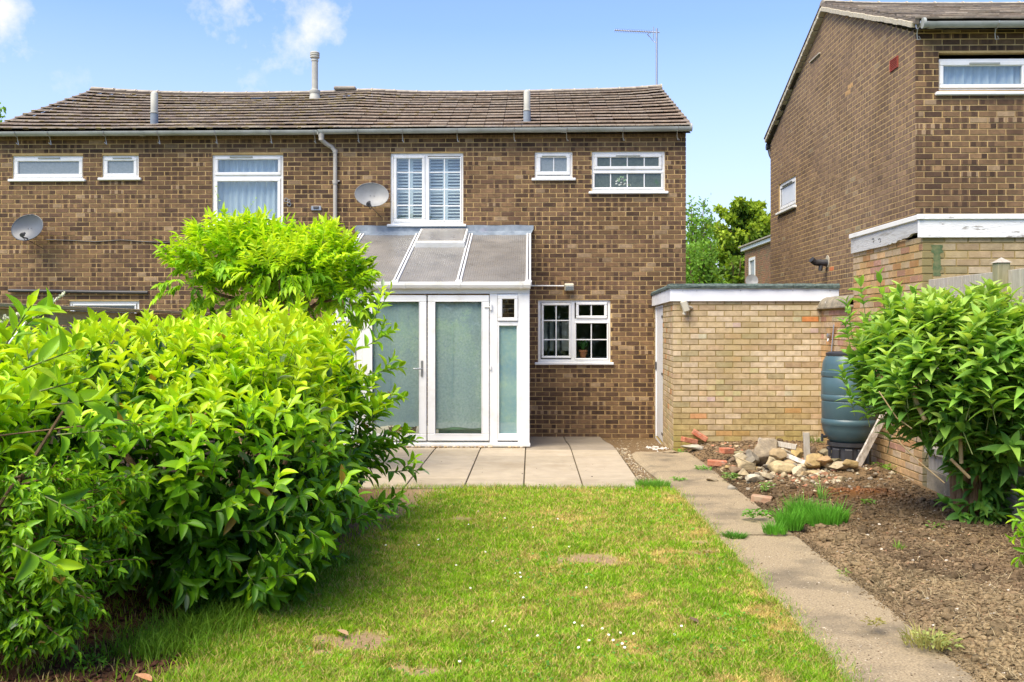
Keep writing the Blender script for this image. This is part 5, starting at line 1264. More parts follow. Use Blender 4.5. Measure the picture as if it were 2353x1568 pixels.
# ================================================================ far house, and its dish
XH = P(1768, 600, 34).x; far = thing('far_house', 'distant brick house between the two nearer houses, with a tall white window', 'house', (XH, 30, 0))
FH = Fr((XH, 37.9, 0), -math.pi/2); RH = lambda x, y: (37.9-PX(x, y, XH).y, PX(x, y, XH).z)
wd0 = RH(1722, 600); wd1 = RH(1736, 590); ow = (wd0[0], wd1[0], 1.9, PX(1729, 592, XH).z)
m = MB(); backing(m, FH, 0, 14, -.3, 4.6, [ow], .1); m.wbox(XH+.001, XH+7, 37.6, 37.9, -.3, 4.6); wf = m.build('wall', M_MORTAR, far)
lay_bricks(wf, FH, [b for b in brick_layout(0, 9, 1.4, 4.6, [ow])], 'brown', cols=lambda u, v: [(0, 1, (.27*random.uniform(.75, 1.15), .15, .09), 1)], n_ind=0)
m = MB(); m.ring(FH, ow[0], ow[1], ow[2], ow[3], .12, -.08, .03, .01); w_ = m.build('window', M_UPVC, far)
m = MB(); m.box(FH, ow[0]+.1, ow[1]-.1, ow[2]+.1, ow[3]-.1, -.05, -.03); o = m.build('pane', M_FROST, None); o.parent = w_
m = MB(); m.box(FH, -.2, 14, 4.6, 4.74, -.05, .12, .01); m.build('fascia', M_UPVC, far)
m = MB(); m.add([FH.p(-.3, 4.75, .2), FH.p(14, 4.75, .2), FH.p(14, 6.0, -3.5), FH.p(-.3, 6.0, -3.5)], [(0, 1, 2, 3)]); m.box(FH, -.3, 14, 4.74, 4.80, -.1, .2, .01); m.build('roof', M_RIDGE, far)
X2 = P(1712, 640, 44).x; far2 = thing('far_house', 'smaller and more distant brick wall end just left of the far house', 'house', (X2, 46, 0))
F2 = Fr((X2, 47, 0), -math.pi/2); m = MB(); m.box(F2, 0, 8, -.3, 4.25, -5, 0); m.build('wall', pmat('far_brick', (.22, .13, .08), (.28, .17, .11), scale=6, rough=.9), far2)
m = MB(); m.box(F2, -.2, 8, 4.25, 4.45, -5, .2, .02); m.build('roof_edge', M_RIDGE, far2); m = MB(); m.box(F2, 1.5, 2.4, 1.7, 3.2, .0, .05, .02); m.build('window', M_UPVC, far2)
c = P(1727, 646, 30); t = thing('satellite_dish', 'small dark grey satellite dish seen just above the felt garage roof', 'satellite dish', c)
m = MB(); m.lathe(c, [(0, -.0), (.12, -.015), (.19, -.05), (.195, -.055), (.12, -.03), (0, -.012)][::1], 24, (.1, 1, -.2)); m.build('reflector', M_DISH, t, smooth=True)
m = MB(); m.tube([c, c+Vector((.3, .3, -.1)), c+Vector((.5, .5, -2.4))], .025, 6); m.build('pole', M_STEEL, t)
# ================================================================ vegetation
def nrm(a): return a/np.maximum(1e-9, np.linalg.norm(a, axis=-1, keepdims=True))
def leaf_template(sec=6, shape='laurel', fold=.22, droop=.25, wave=0):
    """unit leaf along +y, width 1 along x"""
    t = np.linspace(0, 1, sec+1); V = []
    for i, s in enumerate(t):
        if shape == 'laurel': w_ = .5*(math.sin(math.pi*min(1, s**.85))**.75)
        elif shape == 'lance': w_ = .5*(math.sin(math.pi*s**.62)**.9)
        else: w_ = .5*math.sin(math.pi*s)**.8
        z = -droop*s*s; zz = .05*math.sin(s*math.pi*6)*wave if wave else 0
        V += [(-w_, s, z+fold*w_+zz), (0, s, z-.0), (w_, s, z+fold*w_-zz)]
    F = []
    for i in range(sec):
        for j in (0, 1): a = 3*i+j; F.append((a, a+1, a+4, a+3))
    return np.array(V), np.array(F)
class Leaves:
    def __init__(s): s.p = []; s.d = []; s.u = []; s.l = []; s.w = []; s.c = []; s.k = []
    def add(s, p, d, u, l, w, c, k=0): s.p.append(p); s.d.append(d); s.u.append(u); s.l.append(l); s.w.append(w); s.c.append(c); s.k.append(k)
    def arrays(s): return [np.array(x, float) for x in (s.p, s.d, s.u, s.l, s.w)]+[np.array(s.c, int), np.array(s.k, int)]
def build_leaves(lv, root, templates, palette, mat, n_ind=300, stuff='foliage', toward=1.0):
    p, d, u, l, w, c, k = lv.arrays(); d = nrm(d); x = nrm(np.cross(d, u)); z = np.cross(x, d)
    camv = np.array([0, 0, CZ])-p; dist = np.linalg.norm(camv, axis=1)
    facing = np.abs((z*camv).sum(1))/dist
    cen = p.mean(0); outer = ((p-cen)*camv).sum(1)/dist
    cu = ((p*np.array([1, 0, 0])).sum(1)); inside = np.abs((p[:, 0]/p[:, 1]+.0206)) < .52
    score = facing*l*w/dist**2*(1/(1+np.exp(-(outer-np.percentile(outer, 78))*8)))*inside
    ind = np.argsort(-score)[:n_ind] if n_ind else np.array([], int); isind = np.zeros(len(p), bool); isind[ind] = True
    pal = np.array(palette)
    if n_ind:
        ml = {}
        for i in ind:
            key = (int(k[i]), int(c[i]))
            if key not in ml:
                V, F = templates[k[i]]; me = bpy.data.meshes.new('leaf'); me.from_pydata([tuple(q) for q in V], [], [tuple(f) for f in F])
                a = me.attributes.new('tint', 'FLOAT_COLOR', 'POINT'); a.data.foreach_set('color', np.tile([*pal[c[i]], 1], (len(V), 1)).astype(np.float32).ravel())
                me.polygons.foreach_set('use_smooth', [True]*len(F)); me.materials.append(mat); ml[key] = me
            o = bpy.data.objects.new('leaf', ml[key]); COL.objects.link(o); o.parent = root
            M = Matrix(((x[i, 0]*w[i], d[i, 0]*l[i], z[i, 0]*l[i], p[i, 0]), (x[i, 1]*w[i], d[i, 1]*l[i], z[i, 1]*l[i], p[i, 1]), (x[i, 2]*w[i], d[i, 2]*l[i], z[i, 2]*l[i], p[i, 2]), (0, 0, 0, 1)))
            o.matrix_basis = Matrix.Translation(-root.location)@M
    VV = []; FF = []; CC = []; off = 0
    for kk in range(len(templates)):
        s = (~isind) & (k == kk)
        if not s.any(): continue
        V, F = templates[kk]; n = s.sum()
        Q = p[s][:, None, :]+V[None, :, 0, None]*(x[s]*w[s][:, None])[:, None, :]+V[None, :, 1, None]*(d[s]*l[s][:, None])[:, None, :]+V[None, :, 2, None]*(z[s]*l[s][:, None])[:, None, :]
        VV.append(Q.reshape(-1, 3)); FF.append((F[None]+np.arange(n)[:, None, None]*len(V)+off).reshape(-1, F.shape[1])); off += n*len(V)
        cc = pal[c[s]]*RNG.uniform(.82, 1.15, (n, 1)); CC.append(np.repeat(cc, len(V), 0))
    o = npmesh(stuff, np.concatenate(VV), np.concatenate(FF), mat, root, colors=np.concatenate(CC), smooth=True); tag(o, kind='stuff')
def rnd(n=3): return RNG.normal(size=n)
def unit(v): v = np.asarray(v, float); return v/max(1e-9, np.linalg.norm(v))
UP = np.array([0, 0, 1.])

# palette: 0-2 dark old, 3-5 mid, 6-8 light, 9-11 yellow-green new growth
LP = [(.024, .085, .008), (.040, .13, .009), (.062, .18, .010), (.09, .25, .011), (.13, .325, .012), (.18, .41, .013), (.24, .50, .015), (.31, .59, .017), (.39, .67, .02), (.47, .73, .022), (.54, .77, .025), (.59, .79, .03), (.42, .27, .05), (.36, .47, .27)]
def shoot(lv, tw, base, dr, L, n, ll, lw, lev, spread=(.5, 1.1), kinds=(0, 1), droop=0.0, dist_leaf=137.5, r=.003):
    dr = unit(dr); a = unit(np.cross(dr, rnd())); b = np.cross(dr, a); tip = base+dr*L
    tw.append((base, tip, r)); ph = RNG.uniform(0, 360)
    for i in range(n):
        t = (i+.6)/n; an = math.radians(ph+i*dist_leaf); ang = (spread[1]*(1-t)+spread[0]*t)*RNG.uniform(.75, 1.25)
        rad = a*math.cos(an)+b*math.sin(an); d = dr*math.cos(ang)+rad*math.sin(ang); d = d+np.array([0, 0, -droop])*RNG.uniform(.3, 1.2)
        up = dr*1.0+UP*.8-rad*.2+rnd()*.22
        s = (1-.35*t**3)*RNG.uniform(.62, 1.18)
        lev_i = lev+(1.6 if t > .7 else 0)+RNG.normal()*1.1
        lv.add(base+dr*L*t+rad*.004, d, up, ll*s, lw*s*RNG.uniform(.85, 1.1), (int(np.clip(round(lev_i), 0, 11)) if RNG.random() > .018 else int(RNG.integers(12, 14))), int(RNG.choice(kinds)))
def twigs(tw, root, name='twigs', mat=None, n=4):
    V = []; F = []
    for k, (a, b, r) in enumerate(tw):
        d = unit(np.asarray(b)-a); x = unit(np.cross(d, [.3, .2, 1])); y = np.cross(d, x)
        for (q, rr) in ((a, r), (b, r*.5)):
            for j in range(n): t = 2*math.pi*j/n; V.append(q+x*rr*math.cos(t)+y*rr*math.sin(t))
        F += [(k*2*n+j, k*2*n+(j+1) % n, k*2*n+n+(j+1) % n, k*2*n+n+j) for j in range(n)]
    o = npmesh(name, V, F, mat or M_TWIG, root, smooth=True); tag(o, kind='stuff'); return o
def sup(d, e=.8): return np.sign(d)*np.abs(d)**e

TL = [leaf_template(6, 'laurel', .30, .22), leaf_template(6, 'laurel', .42, .38), leaf_template(6, 'laurel', .2, .05)]
# ---- big cherry laurel
lau = thing('laurel_shrub', 'large rounded laurel hedge shrub filling the left of the lawn, bright new leaves on top', 'shrub', (-2.45, 7.0, 0))
lv = Leaves(); tw = []
C0 = np.array([-2.50, 6.85, .82]); R0 = np.array([1.36, 2.0, .77])
def laurel_surface(d):
    k = 1+.10*math.sin(d[0]*5+d[1]*3.1)+.07*math.sin(d[2]*7+d[0]*2)+.05*RNG.normal()
    return C0+R0*sup(d, .62)*k
for i in range(2900):
    d = unit(rnd()); 
    if d[1] > .45 and d[2] < .2: continue
    q = laurel_surface(d)
    if q[2] < .10: q[2] = RNG.uniform(.08, .35)
    inn = RNG.random()**2*.35; base = q*(1-inn)+C0*inn
    n_ = unit((q-C0)/R0**1.5); top = np.clip((base[2]-.45)/1.0, 0, 1)
    dr = unit(n_*1.0+UP*(.35+1.1*top)+rnd()*.28)
    if base[2] < .5: dr = unit(n_+UP*.1+rnd()*.3)
    L = RNG.uniform(.09, .19)
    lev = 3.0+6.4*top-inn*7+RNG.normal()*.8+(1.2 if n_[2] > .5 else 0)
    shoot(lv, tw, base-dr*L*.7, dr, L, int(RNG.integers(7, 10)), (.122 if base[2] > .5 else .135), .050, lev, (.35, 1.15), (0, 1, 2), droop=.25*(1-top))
for i in range(95):      # upright new shoots on the top
    a = RNG.uniform(0, 2*math.pi); r = math.sqrt(RNG.random())*.92; q = C0+np.array([R0[0]*r*math.cos(a), R0[1]*r*math.sin(a), R0[2]*(.93-.22*r**3)])
    shoot(lv, tw, q, UP+rnd()*.18, RNG.uniform(.08, .17), 9, .12, .048, 9.6, (.25, .9), (0, 1, 2))
# a low branch reaching onto the grass and some reaching over the patio
for (x, y, Y, dx, dz, L, lev) in ((500, 1415, 5.25, -.5, -.35, .42, 4.5), (560, 1335, 5.3, .55, .15, .5, 5.5), (600, 1290, 5.35, .8, .2, .42, 5.5), (890, 1085, 8.0, 1, .12, .34, 4.5), (880, 1035, 8.2, 1, .35, .34, 5), (850, 1150, 7.6, 1, -.1, .34, 4.2),
                            (835, 800, 8.0, .9, .5, .34, 8), (845, 860, 8.1, 1, .2, .34, 7), (860, 930, 8.3, 1, .25, .3, 6.5), (845, 755, 7.9, .6, .9, .4, 8), (770, 1190, 6.9, 1, .0, .35, 4), (820, 1180, 7.2, 1, .1, .3, 4), (700, 1260, 6.3, .8, -.1, .3, 3.4)):
    p0 = np.array(P(x, y, Y)); shoot(lv, tw, p0, (dx, -.35, dz), L, 12, .125, .050, lev, (.45, 1.1), (0, 1, 2), r=.005)
    shoot(lv, tw, p0+unit((dx, -.2, dz))*L*.4, (dx*.6, -.6, dz+.5), L*.6, 9, .115, .046, lev+1, (.45, 1.1), (0, 1, 2))
for i in range(4200):     # inner dark leaves
    d = unit(rnd()); q = C0+R0*sup(d, .65)*RNG.uniform(.55, .9); q[2] = max(.1, q[2])
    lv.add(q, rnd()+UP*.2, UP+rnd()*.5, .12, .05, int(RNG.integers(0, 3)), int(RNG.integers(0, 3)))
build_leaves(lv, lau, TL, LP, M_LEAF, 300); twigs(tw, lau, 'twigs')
m = MB()
for i in range(46):
    a = RNG.uniform(0, 6.28); r = RNG.uniform(.1, .45); b = Vector((-2.45+r*math.cos(a), 7.0+r*2.2*math.sin(a), 0)); e = Vector((b.x+math.cos(a)*.8*R0[0]*RNG.uniform(.3, .95), b.y+math.sin(a)*1.1*RNG.uniform(.3, .95), RNG.uniform(.5, 1.3)))
    e = b.lerp(e, .72)
    m.tube([b, b.lerp(e, .35)+Vector((0, 0, .18)), b.lerp(e, .7)+Vector((0, 0, .1)), e], [.022, .016, .011, .005], 5)
m.build('branches', M_BARK, lau, smooth=True)

# ---- near left shrub: large leaves above, small wavy leaves below
nl = thing('laurel_shrub', 'nearest laurel at the left photo edge, with large pale leaves and white flower spike', 'shrub', (-2.85, 4.5, 0))
lv = Leaves(); tw = []; C1 = np.array([-3.22, 4.5, .80]); R1 = np.array([.74, .66, .62])
for i in range(330):
    d = unit(rnd());
    q = C1+R1*sup(d, .8)*(1+.08*RNG.normal()); q[2] = max(q[2], .12); n_ = unit(q-C1); top = np.clip((q[2]-.4)/1.2, 0, 1)
    L = RNG.uniform(.12, .26); dr = unit(n_+UP*(.2+.7*top)+rnd()*.3)
    shoot(lv, tw, q-dr*L*.8, dr, L, 8, .14, .058, 3.8+5.6*top+RNG.normal(), (.4, 1.15), (0, 1, 2), droop=.2)
for (x, y, Y, dx, dz, L, lev) in ((70, 905, 4.2, 1, .25, .30, 7.5), (120, 930, 4.3, 1, .1, .25, 7.5), (50, 850, 4.1, .9, .3, .3, 8), (15, 790, 4.0, .5, .6, .22, 8), (60, 1120, 4.3, .8, -.3, .3, 5), (30, 1250, 4.1, .8, -.3, .25, 6.5), (40, 760, 4.3, .8, .5, .22, 6), (130, 1000, 4.6, .9, .1, .3, 5.5), (220, 990, 4.8, .9, .0, .25, 5)):
    shoot(lv, tw, np.array(P(x, y, Y)), (dx, -.2, dz), L, 9, .15, .06, lev, (.4, 1.1), (0, 1, 2), r=.005)
build_leaves(lv, nl, TL, LP, M_LEAF, 220); twigs(tw, nl, 'twigs')
m = MB()
for i in range(14):
    a = RNG.uniform(0, 6.28); b = Vector((-2.9+.1*math.cos(a), 4.5+.1*math.sin(a), 0)); e = b+Vector((math.cos(a)*.6, math.sin(a)*.5, RNG.uniform(.6, 1.4))); m.tube([b, b.lerp(e, .5)+Vector((0, 0, .15)), e], [.02, .014, .006], 5)
m.build('branches', M_BARK, nl, smooth=True)
# flower spike
m = MB(); a = P(58, 742, 4.3); b = P(150, 672, 4.35); m.tube([P(20, 790, 4.3), a, b], [.004, .004, .002], 5)
a2 = P(0, 735, 4.3)
for (s, e, n_) in ((a, b, 130), (a2, P(95, 712, 4.35), 100)):
    for i in range(n_):
        t_ = i/n_; c = s.lerp(e, t_)+Vector(rnd()*.007*(1.25-t_)); r = .0042; m.obox(c, Vector(unit(rnd())), Vector((0, 1, 0)), Vector((0, 0, 1)), (r, r*.8, r*.8), .001, (.78, .76, .62) if RNG.random() < .75 else (.5, .55, .3))
m.build('flower_spike', M_FLAT, nl)
pl = thing('laurel_shrub', 'small-leaved shrub with wavy glossy leaves drooping at the lower left corner', 'shrub', (-2.15, 4.7, 0))
TP = [leaf_template(7, 'lance', .35, .30, .6), leaf_template(7, 'lance', .45, .15, -.6), leaf_template(7, 'lance', .25, .45, .8)]
lv = Leaves(); tw = []
br = []
for i in range(130):
    a = RNG.uniform(-1.9, 1.2); z = RNG.uniform(.15, 1.15); b = np.array([-2.42, 4.5, z*.8]); rr = (.44 if z > .35 else .30)*RNG.uniform(.45, 1.05)
    e = b+np.array([math.cos(a)*rr, math.sin(a)*rr*.9, .10-.10*RNG.random()]); br.append((b, e, .006))
    for k in range(4):
        t_ = RNG.uniform(.35, 1); q = b+(e-b)*t_; shoot(lv, tw, q, unit(e-b)+rnd()*.45+UP*.1, RNG.uniform(.07, .15), 9, .062, .024, 3.6+z*1.6+RNG.normal()*.8, (.5, 1.1), (0, 1, 2), droop=.55, r=.0018)
for (x, y, Y, dx, dz, L) in ((180, 1105, 4.75, 1, .03, .30), (200, 1120, 4.75, .9, .25, .22), (215, 1170, 4.7, .6, -.4, .2), (140, 1180, 4.5, .8, -.1, .25), (180, 980, 4.6, 1, .12, .25), (60, 1400, 4.3, .6, -.5, .25), (110, 1350, 4.3, .8, -.2, .2), (90, 1230, 4.3, .8, -.4, .25), (60, 1300, 4.25, .7, -.3, .2)):
    p0 = np.array(P(x, y, Y)); br.append((p0-unit((dx, 0, dz))*.4, p0+unit((dx, 0, dz))*L, .005))
    for k in range(5): shoot(lv, tw, p0+unit((dx, 0, dz))*L*k/5, (dx, RNG.uniform(-.6, .6), dz+RNG.uniform(-.5, .4)), .13, 8, .068, .027, 4.6+RNG.normal()*.6, (.5, 1.1), (0, 1, 2), droop=.6, r=.0018)
build_leaves(lv, pl, TP, LP, M_LEAF, 280); twigs(tw+br, pl, 'twigs', M_BARK)

# ---- wisteria standard behind the laurel, against the conservatory
ws = thing('wisteria_tree', 'bushy bright green wisteria standing behind the laurel, in front of the conservatory roof', 'tree', (-2.9, 10.5, 0))
lv = Leaves(); tw = []; YWs = 10.5; sc = YWs/FD
lobes = [(520, 585, 88, 56, .50, 0), (600, 568, 70, 38, .45, .3), (740, 612, 100, 62, .5, .1), (782, 660, 55, 48, .4, 0), (448, 640, 58, 48, .45, -.1), (640, 620, 78, 30, .3, -.55), (690, 650, 80, 45, .4, 0), (560, 670, 110, 40, .4, .1), (770, 690, 75, 28, .35, -.1), (620, 600, 120, 55, .5, .2)]
TWs = [leaf_template(3, 'lance', .2, .2), leaf_template(3, 'lance', .3, .45)]
for (x, y, rx, rz, ry, yo) in lobes:
    c = np.array(P(x, y, YWs+yo)); R = np.array([rx*sc, ry, rz*sc])
    for i in range(int(135*(rx*rz)/(90*55))):
        d = unit(rnd())
        if d[2] < -.55: continue
        q = c+R*d*RNG.uniform(.55, 1.02); n_ = unit(d/R)
        dr = unit(n_*.8+UP*(.5 if d[2] > 0 else .0)+rnd()*.35); L = RNG.uniform(.14, .24); s = unit(np.cross(dr, UP+rnd()*.2))
        top = .5+.5*d[2]; lev = 5.2+6.0*top+RNG.normal()*.8-(2.5 if RNG.random() < .2 else 0)
        if y == 620: lev += 1.3
        tip = q+dr*L; tw.append((q, tip, .0016)); nl_ = 5
        for k in range(nl_):
            t_ = (k+.8)/nl_
            for sg in (-1, 1):
                dd = unit(dr*.75+s*sg*.75-UP*.15+rnd()*.12); lv.add(q+dr*L*t_, dd, UP+rnd()*.3, RNG.uniform(.10, .145)*(1.1-.3*t_), .044, int(np.clip(round(lev+RNG.normal()*.7), 0, 11)), int(RNG.integers(0, 2)))
        lv.add(tip, dr, UP+rnd()*.3, .125, .042, int(np.clip(round(lev+1), 0, 11)), 0)
for (x0, y0, x1, y1) in ((500, 480, 500, 425), (560, 500, 590, 455), (725, 560, 722, 528), (505, 470, 495, 440)):
    tw.append((np.array(P(x0, y0, 10.4)), np.array(P(x1, y1, 10.4)), .002))
    for k in range(5): t_ = .3+k*.16; q = np.array(P(x0+(x1-x0)*t_, y0+(y1-y0)*t_, 10.4)); lv.add(q, rnd()+UP, UP+rnd(), .03, .012, 9, 0)
build_leaves(lv, ws, TWs, LP, M_SOFTLEAF, 300); twigs(tw, ws, 'twigs')
m = MB(); g0 = Vector((-2.75, 10.6, 0)); forks = [P(520, 600, 10.5), P(600, 590, 10.6), P(740, 640, 10.5), P(440, 660, 10.5), P(640, 630, 10.1), P(800, 680, 10.4)]
hub = Vector((-2.75, 10.6, 1.55)); m.tube([g0, Vector((-2.78, 10.58, .6)), Vector((-2.72, 10.62, 1.1)), hub], [.07, .055, .05, .045], 10)
for f in forks: m.tube([hub, hub.lerp(f, .5)+Vector((0, 0, .12)), f], [.035, .022, .008], 7)
m.build('trunk', M_BARK, ws, smooth=True)

# ---- buddleia on the right
bd = thing('buddleia_shrub', 'tall shrub with long paired leaves and peeling orange stems on the right, beside the fence', 'shrub', (3.62, 7.95, .05))
lv = Leaves(); tw = []
TB = [leaf_template(6, 'laurel', .22, .45), leaf_template(6, 'laurel', .34, .25), leaf_template(6, 'lance', .2, .75)]
BP = [(.030, .10, .020), (.045, .135, .028), (.06, .175, .034), (.08, .22, .04), (.105, .27, .046), (.14, .33, .052), (.185, .39, .06), (.24, .46, .07), (.30, .52, .085), (.36, .58, .10), (.42, .62, .12), (.47, .66, .14), (.40, .30, .08), (.30, .42, .24)]
base0 = np.array([3.62, 7.95, .25])
def stem(base, tip, n, ll, lw, lev, r=.004, tipbright=3):
    base = np.array(base, float); tip = np.array(tip, float); tw.append((base, tip, r)); dr = unit(tip-base); a = unit(np.cross(dr, rnd())); b = np.cross(dr, a); L = np.linalg.norm(tip-base)
    for i in range(n):
        t_ = .25+.75*(i+.5)/n; an = (i % 2)*math.pi/2+RNG.normal()*.25
        for sg in (0, math.pi):
            rad = a*math.cos(an+sg)+b*math.sin(an+sg); ang = .55+.6*(1-t_)+RNG.normal()*.12
            if i >= n-2: ang *= .55
            d = dr*math.cos(ang)+rad*math.sin(ang); s = (1.0-.5*max(0, t_-.75)/.25)*RNG.uniform(.8, 1.15)
            lv.add(base+(tip-base)*t_, d, unit(dr+UP*.6+rnd()*.15), ll*s, lw*s, int(np.clip(round(lev+(tipbright if t_ > .86 else 0)+RNG.normal()*1.0), 0, 11)), int(RNG.integers(0, 3)))
def crown_pt(px, py, Y): return np.array(P(px, py, Y))
CB = np.array([3.47, 7.9, 1.33]); RB = np.array([.74, .90, .58])
for i in range(360):
    d = unit(rnd())
    if d[1] > .6: continue
    q = CB+RB*sup(d, .85)*RNG.uniform(.72, 1.04)
    if q[0] > 4.2: continue
    L = RNG.uniform(.25, .40); top = np.clip((q[2]-.85)/1.1, 0, 1)
    dr = unit(np.array([d[0]*.45, d[1]*.35, 1.0 if q[2] > 1.0 else .45])+rnd()*.15)
    stem(q-dr*L*.85, q+dr*L*.15, 6, .165, .072, 5.2+5.2*top+RNG.normal()*.6)
for (x, y, Y) in ((1975, 640, 7.9), (2020, 632, 7.9), (2065, 655, 7.8), (2100, 660, 7.7), (2165, 672, 7.7), (2200, 690, 7.6), (2260, 655, 7.6), (2320, 668, 7.5), (2345, 690, 7.5), (2040, 680, 7.7), (2130, 690, 7.5), (2290, 700, 7.3), (1945, 690, 8.1), (1940, 740, 8.0), (1935, 850, 8.0), (1950, 900, 8.0), (1985, 925, 7.9)):
    t_ = crown_pt(x, y, Y); up_ = y < 700; stem(t_-np.array([-.05, 0, .32 if up_ else .2]), t_, 5, .125, .046, 7.8 if up_ else 6.0, .005)
for i in range(85):          # lower skirt round the trunk
    a = RNG.uniform(-3.4, .5); z = RNG.uniform(.12, 1.05); r = RNG.uniform(.12, .30)+.22*max(0, z-.5)
    q = np.array([3.62+r*math.cos(a), 7.85+r*math.sin(a)*.9, z]); dr = unit(np.array([math.cos(a), math.sin(a), .25])+rnd()*.3)
    if 0 < z and q[0] < 3.3 and z > .25 and z < .6: continue
    stem(q-dr*.16, q, 4, .13, .062, 5.0+z*1.2, .003, 1)
for i in range(50):           # right side down to the ground
    q = np.array([RNG.uniform(3.5, 3.78), RNG.uniform(6.7, 7.7), RNG.uniform(.35, 1.6)]); dr = unit(np.array([-.2, -.5, .7])+rnd()*.35); stem(q-dr*.2, q, 5, .16, .072, 4.8+q[2]*1.5, .003, 1)
for i in range(500): d = unit(rnd()); q = CB+RB*d*RNG.uniform(.2, .75); lv.add(q, rnd(), UP+rnd()*.5, .12, .04, int(RNG.integers(0, 3)), int(RNG.integers(0, 3)))
build_leaves(lv, bd, TB, BP, M_SOFTLEAF, 300); twigs(tw, bd, 'twigs')
m = MB(); T0 = Vector((3.62, 7.95, 0))
for (bx, pts, rs) in (((0, 0), [(2225, 1180), (2228, 1090), (2215, 1000), (2190, 900), (2170, 800)], [.10, .085, .07, .05, .03]), ((.05, 0), [(2262, 1178), (2275, 1080), (2290, 980), (2300, 880)], [.07, .06, .045, .03]),
                      ((-.05, .1), [(2200, 1170), (2195, 1080), (2180, 1000), (2165, 930), (2160, 905)], [.05, .05, .05, .045, .045]), ((0, -.1), [(2240, 1175), (2255, 1000), (2240, 860)], [.045, .03, .02]), ((.1, 0), [(2290, 1165), (2320, 1080), (2345, 980)], [.04, .035, .03])):
    m.tube([P(x, y, 7.95+bx[1]) for x, y in pts], rs, 10)
m.build('trunk', M_BARKO, bd, smooth=True)
m = MB()
for pts, r in (([(2095, 897), (2108, 930), (2125, 965)], .018), ([(2195, 925), (2205, 980), (2209, 1065)], .015), ([(2185, 1055), (2210, 1080), (2228, 1098)], .012), ([(2150, 905), (2155, 925)], .014), ([(2060, 1010), (2110, 1060), (2170, 1110)], .005), ([(2020, 900), (2060, 960), (2095, 985)], .005)):
    m.tube([P(x, y, 7.45) for x, y in pts], r, 7)
m.build('cut_branches', pmat('pale_branch', (.42, .30, .14), (.55, .42, .24), scale=14, rough=.85), bd, smooth=True)

# ---- leaf spray at the right edge and small weeds
def tuft(name, label, cat, x, y, z, n, h, spread, col, mat=None, group=None, wd=.0035, lean=.5):
    p = G(x, y, z); V = []; F = []; C = []
    for i in range(n):
        a = RNG.uniform(0, 6.28); r = math.sqrt(RNG.random())*spread; b = np.array([p.x+r*math.cos(a), p.y+r*math.sin(a), z-.01]); hh = h*RNG.uniform(.5, 1.1)
        d = np.array([math.cos(a), math.sin(a), 0])*lean*RNG.uniform(.1, 1)*(.3+r/spread)+rnd()*.12; s = unit(np.cross(UP, rnd()))*wd; k = len(V)
        m1 = b+UP*hh*.55+d*hh*.3; t_ = b+UP*hh*.92+d*hh
        V += [b-s, b+s, m1+s*.8, m1-s*.8, t_+s*.1, t_-s*.1]; F += [(k, k+1, k+2, k+3), (k+3, k+2, k+4, k+5)]; c = np.array(col)*RNG.uniform(.75, 1.25); C += [c]*6
    o = npmesh(name, V, F, mat or M_GRASS, colors=np.array(C), loc=tuple(p)); return tag(o, label, cat, group)
GB = (.14, .40, .035)
_V = []
for (x, y, n, h, sp) in ((1815, 1212, 500, .17, .10), (1840, 1195, 500, .20, .10), (1895, 1205, 600, .19, .13), (1920, 1200, 350, .15, .09), (1780, 1222, 300, .09, .09)):
    _V.append(tuft('tuft', 'x', None, x, y, .05, n, h, sp, GB, wd=.003))
clump = thing('grass_clump', 'bright green long grass clump at the edge of the path in the dug bed', 'grass', G(1850, 1225, .04))
for o in _V:
    del o['label']; adopt(o, clump)
tuft('grass_tuft', 'low green tuft growing in the joint of the concrete path', 'grass', 1688, 1236, .02, 420, .05, .075, (.10, .27, .03), wd=.004, lean=1)
tuft('grass_tuft', 'small spiky tuft standing alone in the dug soil above the grass clump', 'grass', 1887, 1150, .06, 26, .20, .025, (.17, .34, .06), lean=1.0, wd=.005)
tuft('grass_tuft', 'tiny bright tuft alone in the middle of the soil bed', 'grass', 2066, 1262, .06, 30, .07, .03, (.22, .42, .05), wd=.004)
tuft('grass_tuft', 'rough tall grass at the foot of the wall behind the leaning plank', 'grass', 2065, 1066, .08, 700, .34, .26, (.24, .34, .08), lean=.9, wd=.003)
tuft('grass_tuft', 'green tuft beside the water butt stand, left of it', 'grass', 1872, 1022, .09, 160, .16, .12, (.22, .30, .09), lean=.8)
tuft('grass_tuft', 'lush tuft at the corner of patio and lawn', 'grass', 1500, 1120, .0, 900, .09, .17, (.16, .38, .04), wd=.003)
tuft('grass_tuft', 'thin straw-like grass at the lower right corner of the path', 'grass', 2130, 1475, .06, 120, .08, .12, (.38, .36, .12), lean=1)
tuft('grass_tuft', 'yellowish moss cushion on the lawn edge beside the path', 'moss', 1630, 1268, .0, 800, .022, .10, (.42, .36, .05), wd=.004, lean=1)
